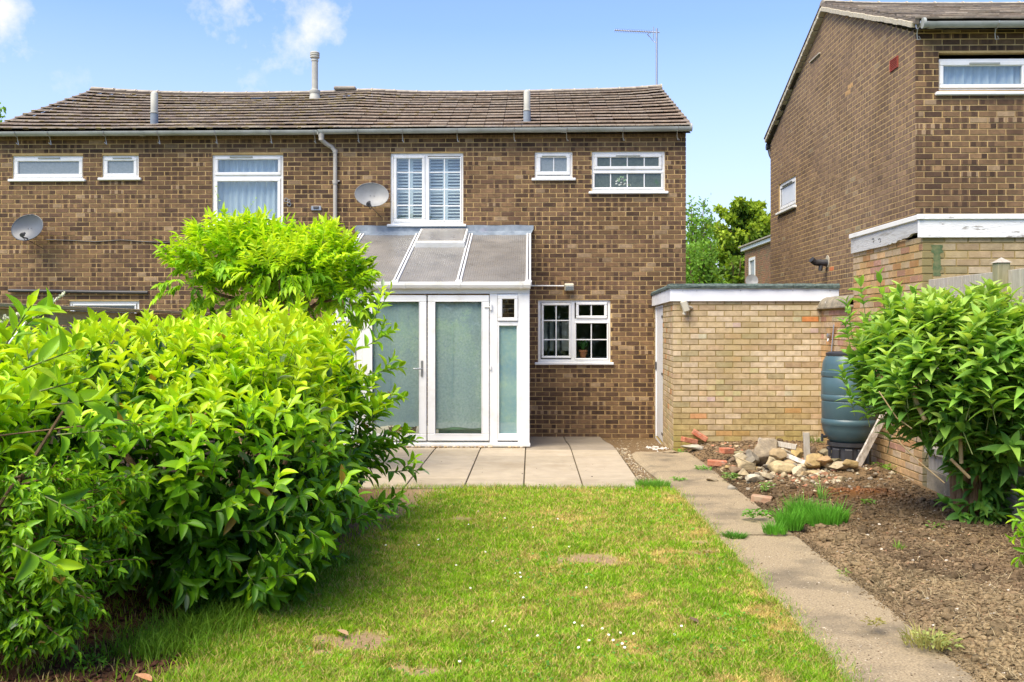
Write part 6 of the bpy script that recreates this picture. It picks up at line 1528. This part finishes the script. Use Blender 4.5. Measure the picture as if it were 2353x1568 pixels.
def weed(x, y, z, n, ll, sp, h, label, col=(.13, .33, .04)):
    p = G(x, y, z); lv = Leaves(); T = [leaf_template(4, 'x', .3, .3)]
    for i in range(n):
        a = RNG.uniform(0, 6.28); r = RNG.random()*sp; q = np.array([p.x+r*math.cos(a), p.y+r*math.sin(a), z+RNG.random()*h]); lv.add(q, (math.cos(a), math.sin(a), RNG.uniform(0, .9)), UP+rnd()*.3, ll*RNG.uniform(.6, 1.2), ll*.5, 0, 0)
    V, F = T[0]; P_, D_, U_, L_, W_, _, _ = lv.arrays(); D_ = nrm(D_); X_ = nrm(np.cross(D_, U_)); Z_ = np.cross(X_, D_)
    Q = P_[:, None]+V[None, :, 0, None]*(X_*W_[:, None])[:, None]+V[None, :, 1, None]*(D_*L_[:, None])[:, None]+V[None, :, 2, None]*(Z_*L_[:, None])[:, None]
    c = np.repeat(np.array([col])*RNG.uniform(.7, 1.3, (n, 1)), len(V), 0)
    o = npmesh('weed', Q.reshape(-1, 3), (F[None]+np.arange(n)[:, None, None]*len(V)).reshape(-1, 4), M_SOFTLEAF, colors=c, smooth=True, loc=tuple(p)); tag(o, label, 'weed', None)
weed(1740, 1190, .05, 70, .045, .11, .06, 'leafy weed at the path edge left of the grass clump')
weed(1762, 1130, .05, 50, .04, .07, .08, 'leafy weed in the soil above the dusty brick', (.20, .38, .08))
weed(1615, 1080, .02, 60, .035, .09, .03, 'low weed on the path below the red bricks')
weed(1560, 1040, .02, 40, .035, .10, .03, 'low weed at the garage corner beside the flat stone')
weed(1960, 1086, .07, 60, .04, .10, .06, 'small weed at the foot of the leaning plank', (.24, .42, .07))
weed(2040, 1088, .07, 140, .05, .22, .10, 'spreading weeds along the wall behind the bare soil', (.22, .42, .06))
weed(2120, 1090, .07, 120, .05, .2, .10, 'weeds between the wall and the buddleia stems', (.26, .42, .08))
weed(1680, 1100, .05, 120, .035, .08, .05, 'weed below the white rounded stone', (.22, .38, .10))
weed(1800, 1085, .1, 70, .04, .06, .05, 'weed growing between stones at the front of the heap', (.2, .36, .08))
weed(210, 1535, .0, 60, .03, .08, .07, 'tiny light green weed on the bare earth at lower left', (.18, .40, .04))
weed(2145, 1478, .05, 120, .035, .12, .03, 'pale weed at the lower edge of the soil bed', (.34, .40, .12))
weed(1505, 1420-30, .0, 1, .01, .01, .0, 'single clover speck on the lawn by the path', (.2, .4, .08)) if False else None
ed = thing('leafy_plant', 'bright green leaves of a plant entering at the right edge above the soil', 'plant', P(2370, 1270, 6.2)); lv = Leaves(); tw = []
for (x, y, dx, dz) in ((2375, 1200, -1, .1), (2375, 1230, -1, -.1), (2370, 1255, -.7, -.6), (2380, 1180, -.6, .8), (2385, 1230, -.8, .2)):
    shoot(lv, tw, np.array(P(x, y, 6.3)), (dx, -.2, dz), .16, 8, .10, .035, 6, (.4, 1.0), (0, 1))
build_leaves(lv, ed, TL, LP, M_SOFTLEAF, 20); twigs(tw, ed)

# ---- far trees
def fartree(name, label, cx, cy_top, cy_bot, wpx, Y, n, pal, kind, lsize, trunkx=None):
    t_ = thing(name, label, 'tree', Vector((P(cx, 700, Y).x, Y, -.3))); s = Y/FD; V = []; F = []; C = []
    xc = P(cx, 700, Y).x; zt = P(0, cy_top, Y).z; W_ = wpx*s/2; H = zt+.3; pal = np.array(pal)
    br = []
    if kind == 'conifer':
        for i in range(95):
            f = RNG.random()**.8; z = .12*H+.88*H*f; a = RNG.uniform(0, 6.28); L = W_*1.5*(1.02-f)**.62*RNG.uniform(.55, 1.1); br.append((np.array([xc, Y, z]), np.array([math.cos(a), math.sin(a), .30+.5*f])*L))
    else:
        for i in range(46):
            a = RNG.uniform(0, 6.28); f = RNG.uniform(.2, 1); br.append((np.array([xc, Y, H*.25*f]), np.array([math.cos(a)*W_*RNG.uniform(.3, 1)*(1.2-f*.6), math.sin(a)*W_*.9, H*(.25+.52*f)])))
    m = MB(); m.tube([(xc, Y, -.3), (xc+.05, Y, H*.4), (xc, Y, H*.92)], [W_*.09, W_*.06, .02], 8)
    for (b, d) in br: m.tube([Vector(b), Vector(b+d*.6), Vector(b+d)], [.05, .03, .01], 4)
    m.build('trunk', M_BARK, t_)
    P_ = []; 
    for k in range(n):
        b, d = br[RNG.integers(len(br))]; t0 = RNG.uniform(.15, 1.03); q = b+d*t0
        sp = (.105*W_*(1.25-t0*.9)) if kind == 'conifer' else .24*W_
        q = q+RNG.normal(size=3)*np.array([1, 1, .22 if kind == 'conifer' else .8])*sp*(.75 if kind == 'conifer' else .6)
        if kind == 'conifer': q[2] -= .25*abs(RNG.normal())*sp
        P_.append((q, t0))
    Q = np.array([p[0] for p in P_]); T_ = np.array([p[1] for p in P_]); d1 = nrm(RNG.normal(size=(n, 3))+np.array([0, 0, -.3 if kind == 'conifer' else .2])); d2 = nrm(np.cross(d1, RNG.normal(size=(n, 3))))
    l = lsize*RNG.uniform(.6, 1.3, (n, 1)); Vv = np.stack([Q, Q+d1*l*.5+d2*l*.28, Q+d1*l, Q+d1*l*.5-d2*l*.28], 1).reshape(-1, 3)
    idx = np.clip((T_*len(pal)*.9+RNG.normal(size=n)*.8).astype(int), 0, len(pal)-1)
    npmesh('crown', Vv, np.arange(4*n).reshape(-1, 4), M_FARLEAF, t_, colors=np.repeat(pal[idx]*RNG.uniform(.8, 1.2, (n, 1)), 4, 0)); 
CP = [(.04, .09, .015), (.10, .19, .02), (.18, .30, .025), (.28, .41, .03), (.36, .48, .04)]
DP = [(.06, .14, .02), (.09, .20, .025), (.13, .28, .03), (.17, .34, .035), (.20, .38, .05)]
fartree('conifer_tree', 'layered yellow-green conifer rising between the two houses', 1712, 492, 700, 230, 42, 22000, CP, 'conifer', .20)
fartree('conifer_tree', 'second conifer partly hidden behind the right-hand gable', 1790, 510, 700, 190, 46, 11000, CP, 'conifer', .22)
fartree('leafy_tree', 'light green airy tree close behind the right end of the long house', 1600, 495, 700, 115, 36, 16000, DP, 'leafy', .15)
fartree('leafy_tree', 'low rounded green tree above the felt garage roof', 1615, 585, 700, 120, 33, 12000, DP, 'leafy', .15)
fartree('leafy_tree', 'dark green bush behind the far house, low between the conifers', 1690, 610, 700, 60, 40, 4000, CP[:3], 'leafy', .25)
fartree('leafy_tree', 'tree tip showing at the left edge beyond the left roof', -25, 262, 700, 110, 34, 5000, DP, 'leafy', .26)

# ================================================================ lawn blades, daisies, litter
def blades(n, x0, x1, y0, y1, hmul=1.0):
    u = RNG.random(n); y = 1/(1/y1+(1/y0-1/y1)*u**.9); x = RNG.uniform(x0, x1, n)
    b = bare(x, y); dr_ = dry(x, y); keep = (RNG.random(n) > b*.96)
    edge = 1.43+.035*(fbm(y*5, y*0+2, 8)-.5)*2; keep &= x < edge
    keep &= ~((y > 9.62+.05*(fbm(x*6, x*0, 3)-.5)))
    x, y, b, dr_ = x[keep], y[keep], b[keep], dr_[keep]; n = len(x)
    tall = sm(.5, .75, fbm(x*2.6, y*2.6, 71, 3)); h = (.020+.022*RNG.random(n)+.022*tall*RNG.random(n))*(1-.35*dr_)*hmul
    shade = (1-sm(-1.7, -.9, x)); h = h*(1+.5*shade)
    a = RNG.uniform(0, 6.28, n); s = np.stack([np.cos(a), np.sin(a), 0*a], 1)*(.0014+.0009*RNG.random(n))[:, None]*(1+y*.10)[:, None]
    ln = RNG.normal(size=(n, 2))*.55; ln3 = np.concatenate([ln, np.zeros((n, 1))], 1)*h[:, None]
    B = np.stack([x, y, lawnz(x, y)-.003], 1); up = np.array([0, 0, 1.])[None]*h[:, None]
    M1 = B+up*.6+ln3*.35; T_ = B+up+ln3
    V = np.stack([B-s, B+s, M1+s*.85, M1-s*.85, T_], 1)
    k = np.arange(n)[:, None]*5; F = np.concatenate([k+np.array([0, 1, 2]), k+np.array([0, 2, 3]), k+np.array([3, 2, 4])])
    isdry = RNG.random(n) < dr_; g0 = np.array([.16, .37, .014]); g1 = np.array([.40, .56, .026]); st = np.array([.62, .49, .17]); mix = np.clip(RNG.random(n)*.8+.35*fbm(x*2, y*2, 81, 3)-.15, 0, 1)[:, None]
    c = g0*(1-mix)+g1*mix; c = np.where(isdry[:, None], st*RNG.uniform(.7, 1.15, (n, 1)), c); c = c*(1-.25*shade[:, None]*0)
    return V.reshape(-1, 3), F, np.repeat(c, 5, 0)
V, F, C = blades(330000, -2.7, 1.47, 4.0, 9.72)
tag(npmesh('lawn_grass', V, F, M_GRASS, colors=C), 'short mown grass, green with straw-coloured dry patches', 'grass', kind='stuff')
# longer grass under the laurel skirt
n = 5000; y = RNG.uniform(4.6, 6.6, n); x = -1.72+(y-5.2)*.18+RNG.normal(size=n)*.16; h = .05+.09*RNG.random(n); a = RNG.uniform(0, 6.28, n); s = np.stack([np.cos(a), np.sin(a), 0*a], 1)*.0024
B = np.stack([x, y, 0*x], 1); ln = np.concatenate([RNG.normal(size=(n, 2))*.5, np.zeros((n, 1))], 1)*h[:, None]; up = UP[None]*h[:, None]
V = np.stack([B-s, B+s, B+up*.6+ln*.35+s*.8, B+up*.6+ln*.35-s*.8, B+up+ln], 1).reshape(-1, 3); k = np.arange(n)[:, None]*5; F = np.concatenate([k+np.array([0, 1, 2]), k+np.array([0, 2, 3]), k+np.array([3, 2, 4])])
tag(npmesh('long_grass', V, F, M_GRASS, colors=np.repeat(np.array([[.16, .31, .02]])*RNG.uniform(.7, 1.3, (n, 1)), 5, 0)), 'longer grass along the edge of the laurel', 'grass', kind='stuff')
m = MB()
dz = [(1199, 1326), (1190, 1320), (1183, 1318), (1040, 1300), (1198, 1376), (1155, 1435), (1140, 1437), (1170, 1452), (1340, 1440), (1320, 1435), (1355, 1470), (1390, 1445), (1405, 1460), (1415, 1475), (1425, 1455), (1460, 1460), (1060, 1520), (1090, 1350), (950, 1260), (1350, 1350), (1310, 1260), (880, 1260), (1080, 1210), (1230, 1215), (1570, 1440), (1545, 1455), (1240, 1460), (1330, 1490), (1000, 1240), (1100, 1180), (1280, 1190), (1160, 1190), (1430, 1480), (1440, 1490), (1120, 1270)][::1]
for (x, y) in dz:
    x += RNG.normal()*4; y += RNG.normal()*3; p = G(x, y, .032); r = .0075
    m.lathe(p, [(0, 0), (r*.6, .001), (r, .003), (r*.9, .004), (0, .002)], 9, unit((RNG.normal()*.3, -.5, 1)), (.80, .80, .76), cap=False); m.lathe(p+Vector((0, -.001, .002)), [(0, .003), (r*.35, .002), (r*.35, 0)], 6, (0, -.4, 1), (.7, .5, .05), cap=False); m.tube([p, p-Vector((0, 0, .03))], .001, 3, col=(.1, .25, .03))
tag(m.build('daisies', M_FLAT), 'tiny white daisies scattered across the lawn', 'flowers', kind='stuff')
def dead(x, y, L, ang, label, z=.03, mat=None):
    p = G(x, y, z); V, F = leaf_template(5, 'laurel', .5, -.3); c, s_ = math.cos(ang), math.sin(ang)
    m = MB(); m.add([p+Vector(((v[0]*.5*c-v[1]*s_)*L, (v[0]*.5*s_+v[1]*c)*L, v[2]*L*.6)) for v in V], [tuple(f) for f in F]); tag(m.build('fallen_leaf', mat or M_DEADLEAF, smooth=True, loc=p), label, 'leaf')
dead(600, 1398, .10, -1.0, 'orange-brown fallen leaf below the low laurel branch'); dead(350, 1566, .10, 1.2, 'orange fallen leaf at the bottom edge of the photo')
dead(1605, 1432, .07, .6, 'dark curled dead leaf on the lawn near the path', .035, pmat('dark_dead_leaf', (.10, .06, .035), rough=.8)); dead(715, 1372, .07, -1.3, 'tan fallen leaf on the lawn by the laurel', .02); dead(800, 1460, .08, 1.0, 'pale brown leaf beside the bare patch of lawn', .02, pmat('tan_dead_leaf', (.34, .22, .12), rough=.8))

# ---- soil clods, straw, gravel
def clods(n, name, region, smin, smax, col, zf=soilz, label=None, mat=None, flat=.75, power=2.2, var=(.65, 1.25)):
    P0 = []; 
    while len(P0) < n:
        x, y = region()
        if x is None: continue
        P0.append((x, y))
    P0 = np.array(P0); z = zf(P0[:, 0], P0[:, 1]); VV = []; FF = []; CC = []; tv = [facet(ICO1[0], 6, .5, .9)*(1+.30*RNG.normal(size=(len(ICO1[0]), 1))) for _ in range(10)]; nv = len(ICO1[0])
    for i in range(n):
        s = smin+(smax-smin)*RNG.random()**power; a = RNG.uniform(0, 6.28); c_, s_ = math.cos(a), math.sin(a); v = tv[i % 10]*np.array([s*RNG.uniform(.8, 1.4), s, s*flat])
        v = np.stack([v[:, 0]*c_-v[:, 1]*s_, v[:, 0]*s_+v[:, 1]*c_, v[:, 2]], 1)+np.array([P0[i, 0], P0[i, 1], z[i]+s*.25]); VV.append(v); FF.append(ICO1[1]+i*nv)
        cc = np.array(col(P0[i, 0], P0[i, 1]))*RNG.uniform(*var); CC.append(np.tile(cc, (nv, 1)))
    tag(npmesh(name, np.concatenate(VV), np.concatenate(FF), mat or M_SOIL, colors=np.concatenate(CC)), label, None, kind='stuff')
def bedpt():
    y = 1/(1/12.6+(1/4.0-1/12.6)*RNG.random()); x = RNG.uniform(1.95, 3.75); lim = 2.08+.06*math.sin(y*3)
    if x < lim and RNG.random() > .12: return None, None
    if (x-3.0)/y > .56: return None, None
    if ((x-2.85)/.75)**2+((y-10.3)/.7)**2 < 1 and RNG.random() < .6: return None, None
    return x, y
def soilcol(x, y):
    d = float(fbm(x*.9, y*.7, 31, 3)); k = float(sm(.30, .58, d))*float(1-sm(6.8, 8.6, y)); near = np.array([.255, .19, .105])*k+np.array([.15, .105, .062])*(1-k)
    r_ = math.exp(-((x-2.98)**2/.10+(y-9.0)**2/.05)); near = near*(1-r_)+np.array([.36, .15, .06])*r_
    return near*(.50+1.0*float(fbm(x*2.3, y*2.3, 88, 3)))
clods(42000, 'soil_clods', bedpt, .003, .019, soilcol, label='crumbly clods of dug brown soil', power=3.2)
clods(500, 'soil_lumps', bedpt, .022, .042, lambda x, y: np.array(soilcol(x, y))*.85, label='larger lumps of dug soil', power=2.5)
clods(1500, 'pebbles', bedpt, .003, .012, lambda x, y: random.choice([(.45, .38, .28), (.55, .5, .42), (.35, .2, .12), (.3, .26, .2)]), label='small pale pebbles in the soil')
clods(700, 'gravel', lambda: (RNG.uniform(1.14, 1.30+.02*0), RNG.uniform(9.7, 13.2)), .004, .013, lambda x, y: random.choice([(.45, .36, .22), (.35, .28, .18), (.25, .19, .12), (.5, .44, .33)]), label='gravel in the gap between patio and path')
clods(500, 'yard_crumbs', lambda: (RNG.uniform(1.25, 2.0), RNG.uniform(12.4, 15.4)), .003, .010, lambda x, y: random.choice([(.3, .22, .13), (.2, .14, .09), (.4, .33, .22)]), label='crumbs of earth on the strip in front of the house wall')
clods(90, 'white_chippings', lambda: (1.72+RNG.normal()*.07, 13.3+RNG.normal()*.2), .006, .016, lambda x, y: (.75, .73, .68), label='spill of white chippings by the garage door', var=(.85, 1.1))
clods(260, 'path_grit', lambda: (RNG.uniform(1.45, 2.1), 1/(1/12+(1/4.0-1/12)*RNG.random())), .002, .006, lambda x, y: random.choice([(.2, .15, .1), (.3, .22, .14), (.12, .09, .06), (.5, .44, .36)]), zf=lambda x, y: gz(x, y)+.024, label='grit and crumbs on the concrete path')
clods(26, 'patio_crumbs', lambda: (RNG.uniform(-1.5, 1.0), RNG.uniform(9.7, 11.6)), .003, .009, lambda x, y: (.05, .04, .03), zf=lambda x, y: gz(x, y)+.014, label='dark crumbs on the patio slabs')
clods(1400, 'hedge_earth', lambda: (-1.95+RNG.normal()*.28, RNG.uniform(4.2, 6.6)), .004, .022, lambda x, y: (.13, .06, .034), zf=lambda x, y: lawnz(x, y)*0+.002, label='reddish crumbly earth under the laurels')
# straw and dead stalks over the near part of the bed
n = 6500; V = []; F = []; C = []
for i in range(n):
    x, y = bedpt()
    if x is None or (RNG.random() > .25+.9*float(sm(.4, .62, fbm(x*1.6, y*1.6, 55, 3)))*float(1-sm(6.5, 9.0, y)) ): continue
    L = RNG.uniform(.03, .14); a = RNG.uniform(0, 6.28); e = RNG.uniform(-.1, .25); d = np.array([math.cos(a), math.sin(a), e]); s = unit(np.cross(d, UP))*RNG.uniform(.0006, .0012); z = float(soilz(x, y))+.018+RNG.random()*.015
    p0 = np.array([x, y, z]); mid = p0+d*L*.5+rnd()*.003; k = len(V); V += [p0-s, p0+s, mid+s, mid-s, p0+d*L+s*.4, p0+d*L-s*.4]; F += [(k, k+1, k+2, k+3), (k+3, k+2, k+4, k+5)]
    c = np.array([.50, .40, .22])*RNG.uniform(.6, 1.3); C += [c]*6
tag(npmesh('straw', V, F, M_FLAT, colors=np.array(C)), 'dry straw and dead stalks lying on the soil', kind='stuff')
# hedge behind the camera, seen only as reflections
n = 16000; Q = np.stack([RNG.uniform(-16, 16, n), RNG.uniform(-14.2, -13.2, n), RNG.uniform(0, 3.3, n)], 1); a_ = nrm(RNG.normal(size=(n, 3))); b_ = nrm(np.cross(a_, RNG.normal(size=(n, 3)))); l_ = .35
tag(npmesh('hedge', np.stack([Q, Q+a_*l_*.5+b_*l_*.3, Q+a_*l_, Q+a_*l_*.5-b_*l_*.3], 1).reshape(-1, 3), np.arange(4*n).reshape(-1, 4), M_FARLEAF, colors=np.repeat(np.array([[.05, .12, .02]])*RNG.uniform(.6, 1.5, (n, 1)), 4, 0)), 'long green hedge at the end of the garden, reflected in the windows', 'hedge')
# trees behind the camera, seen only as reflections in the windows
def backtree(x, y, h, r, label):
    t_ = thing('garden_tree', label, 'tree', (x, y, 0)); n = 3500; d = nrm(RNG.normal(size=(n, 3))); Q = np.array([x, y, h*.62])+d*np.array([r, r, h*.38])*RNG.uniform(.5, 1, (n, 1)); a = nrm(RNG.normal(size=(n, 3))); b = nrm(np.cross(a, RNG.normal(size=(n, 3)))); l = .5
    npmesh('crown', np.stack([Q, Q+a*l*.5+b*l*.3, Q+a*l, Q+a*l*.5-b*l*.3], 1).reshape(-1, 3), np.arange(4*n).reshape(-1, 4), M_FARLEAF, t_, colors=np.repeat(np.array([[.05, .12, .02]])*RNG.uniform(.7, 1.4, (n, 1)), 4, 0))
    m = MB(); m.tube([(x, y, 0), (x, y, h*.6)], [.2, .1], 8); m.build('trunk', M_BARK, t_)
backtree(3.5, -17, 9.5, 3.2, 'broad green tree reflected in the upper right bedroom window'); backtree(-6.5, -19, 7.5, 3.0, 'green tree reflected low in the shuttered window'); backtree(8.5, -16, 8, 2.6, 'green tree reflected in the right-hand house window')
# coarse aggregate showing in the concrete, and soil spilling over its right edge
clods(5200, 'path_aggregate', lambda: (RNG.uniform(1.42, 2.08), 1/(1/12.3+(1/4.0-1/12.3)*RNG.random())), .0015, .0045, lambda x, y: random.choice([(.20, .155, .11), (.30, .22, .14), (.62, .54, .42), (.5, .42, .3), (.15, .12, .09)]), zf=lambda x, y: gz(x, y)+.0235, label='aggregate showing in the worn concrete path', flat=.35)
clods(6500, 'spilled_soil', lambda: (2.10-abs(RNG.normal())*.05, 1/(1/11+(1/4.0-1/11)*RNG.random())), .002, .009, soilcol, zf=lambda x, y: gz(x, y)+.022, label='soil spilling over the right edge of the path')

# clover and broad weeds in the turf
n = 2600; y = 1/(1/9.4+(1/4.1-1/9.4)*RNG.random(n)); x = RNG.uniform(-1.6, 1.38, n); kp = fbm(x*1.7, y*1.7, 111, 3) > .53; x = x[kp]; y = y[kp]; n = len(x)
Q = np.stack([x, y, lawnz(x, y)+.018+.012*RNG.random(n)], 1); a1 = nrm(RNG.normal(size=(n, 3))*np.array([1, 1, .35])); b1 = nrm(np.cross(np.array([[0, -.4, 1.]])+RNG.normal(size=(n, 3))*.3, a1)); l_ = RNG.uniform(.006, .013, (n, 1))
tag(npmesh('clover', np.stack([Q-a1*l_, Q-b1*l_*.7, Q+a1*l_, Q+b1*l_*.7], 1).reshape(-1, 3), np.arange(4*n).reshape(-1, 4), M_SOFTLEAF, colors=np.repeat(np.array([[.10, .30, .03]])*RNG.uniform(.7, 1.5, (n, 1)), 4, 0)), 'clover and broad-leaved weeds in the lawn', 'clover', kind='stuff')
# taller ragged grass along both lawn edges and in the joints
n = 5200; e_ = RNG.random(n) < .62; y = np.where(e_, 1/(1/9.6+(1/4.0-1/9.6)*RNG.random(n)), 9.62+.03*RNG.normal(size=n)); x = np.where(e_, 1.43+.045*RNG.normal(size=n)+.06*(fbm(y*3, y*0, 8)-.5), RNG.uniform(-1.6, 1.35, n))
h = .025+.045*RNG.random(n)*(.4+fbm(x*5, y*5, 19)); a_ = RNG.uniform(0, 6.28, n); s_ = np.stack([np.cos(a_), np.sin(a_), 0*a_], 1)*.0019; B = np.stack([x, y, 0*x+.0], 1); ln = np.concatenate([RNG.normal(size=(n, 2))*.6, np.zeros((n, 1))], 1)*h[:, None]; up = UP[None]*h[:, None]
V = np.stack([B-s_, B+s_, B+up*.6+ln*.35+s_*.8, B+up*.6+ln*.35-s_*.8, B+up+ln], 1).reshape(-1, 3); k = np.arange(n)[:, None]*5; F = np.concatenate([k+np.array([0, 1, 2]), k+np.array([0, 2, 3]), k+np.array([3, 2, 4])])
tag(npmesh('edge_grass', V, F, M_GRASS, colors=np.repeat(np.where(RNG.random((n, 1)) < .35, np.array([[.55, .46, .16]]), np.array([[.20, .40, .02]]))*RNG.uniform(.7, 1.25, (n, 1)), 5, 0)), 'ragged longer grass along the lawn edges', 'grass', kind='stuff')
weed(1990, 1160, 0.06, 40, 0.035, 0.06, 0.04, 'small weed in the dark soil right of the reddish sand', (0.2, 0.4, 0.06))
weed(2150, 1215, 0.06, 30, 0.03, 0.05, 0.04, 'small weed in the soil below the buddleia trunk', (0.18, 0.36, 0.06))
weed(1935, 1320, 0.06, 26, 0.025, 0.05, 0.02, 'faint weed in the pale middle of the soil bed', (0.28, 0.38, 0.1))
weed(1560, 1105, 0.02, 60, 0.03, 0.08, 0.03, 'weed at the top left edge of the path by the lawn corner', (0.16, 0.38, 0.05))
weed(2010, 1440, 0.06, 26, 0.03, 0.05, 0.04, 'dry olive weed in the strawy near part of the bed', (0.34, 0.32, 0.1))
weed(1720, 1060, 0.1, 60, 0.03, 0.05, 0.04, 'weed among the stones at the left of the heap', (0.2, 0.38, 0.07))

clods(420, 'rubble_fragments', lambda: (3.0+RNG.normal()*.42-.12, 10.15+RNG.normal()*.35), .010, .034, lambda x, y: random.choice([(.42, .35, .23), (.36, .30, .20), (.30, .26, .2), (.46, .40, .28), (.40, .2, .12)]), label='small broken fragments strewn around the rubble heap', flat=.6, power=1.6)
clods(130, 'wall_foot_debris', lambda: (RNG.uniform(2.1, 3.3), 12.45-abs(RNG.normal())*.35), .008, .028, lambda x, y: random.choice([(.38, .30, .18), (.30, .22, .14), (.42, .20, .12), (.24, .17, .1)]), label='debris and clods along the foot of the garage wall', flat=.7)
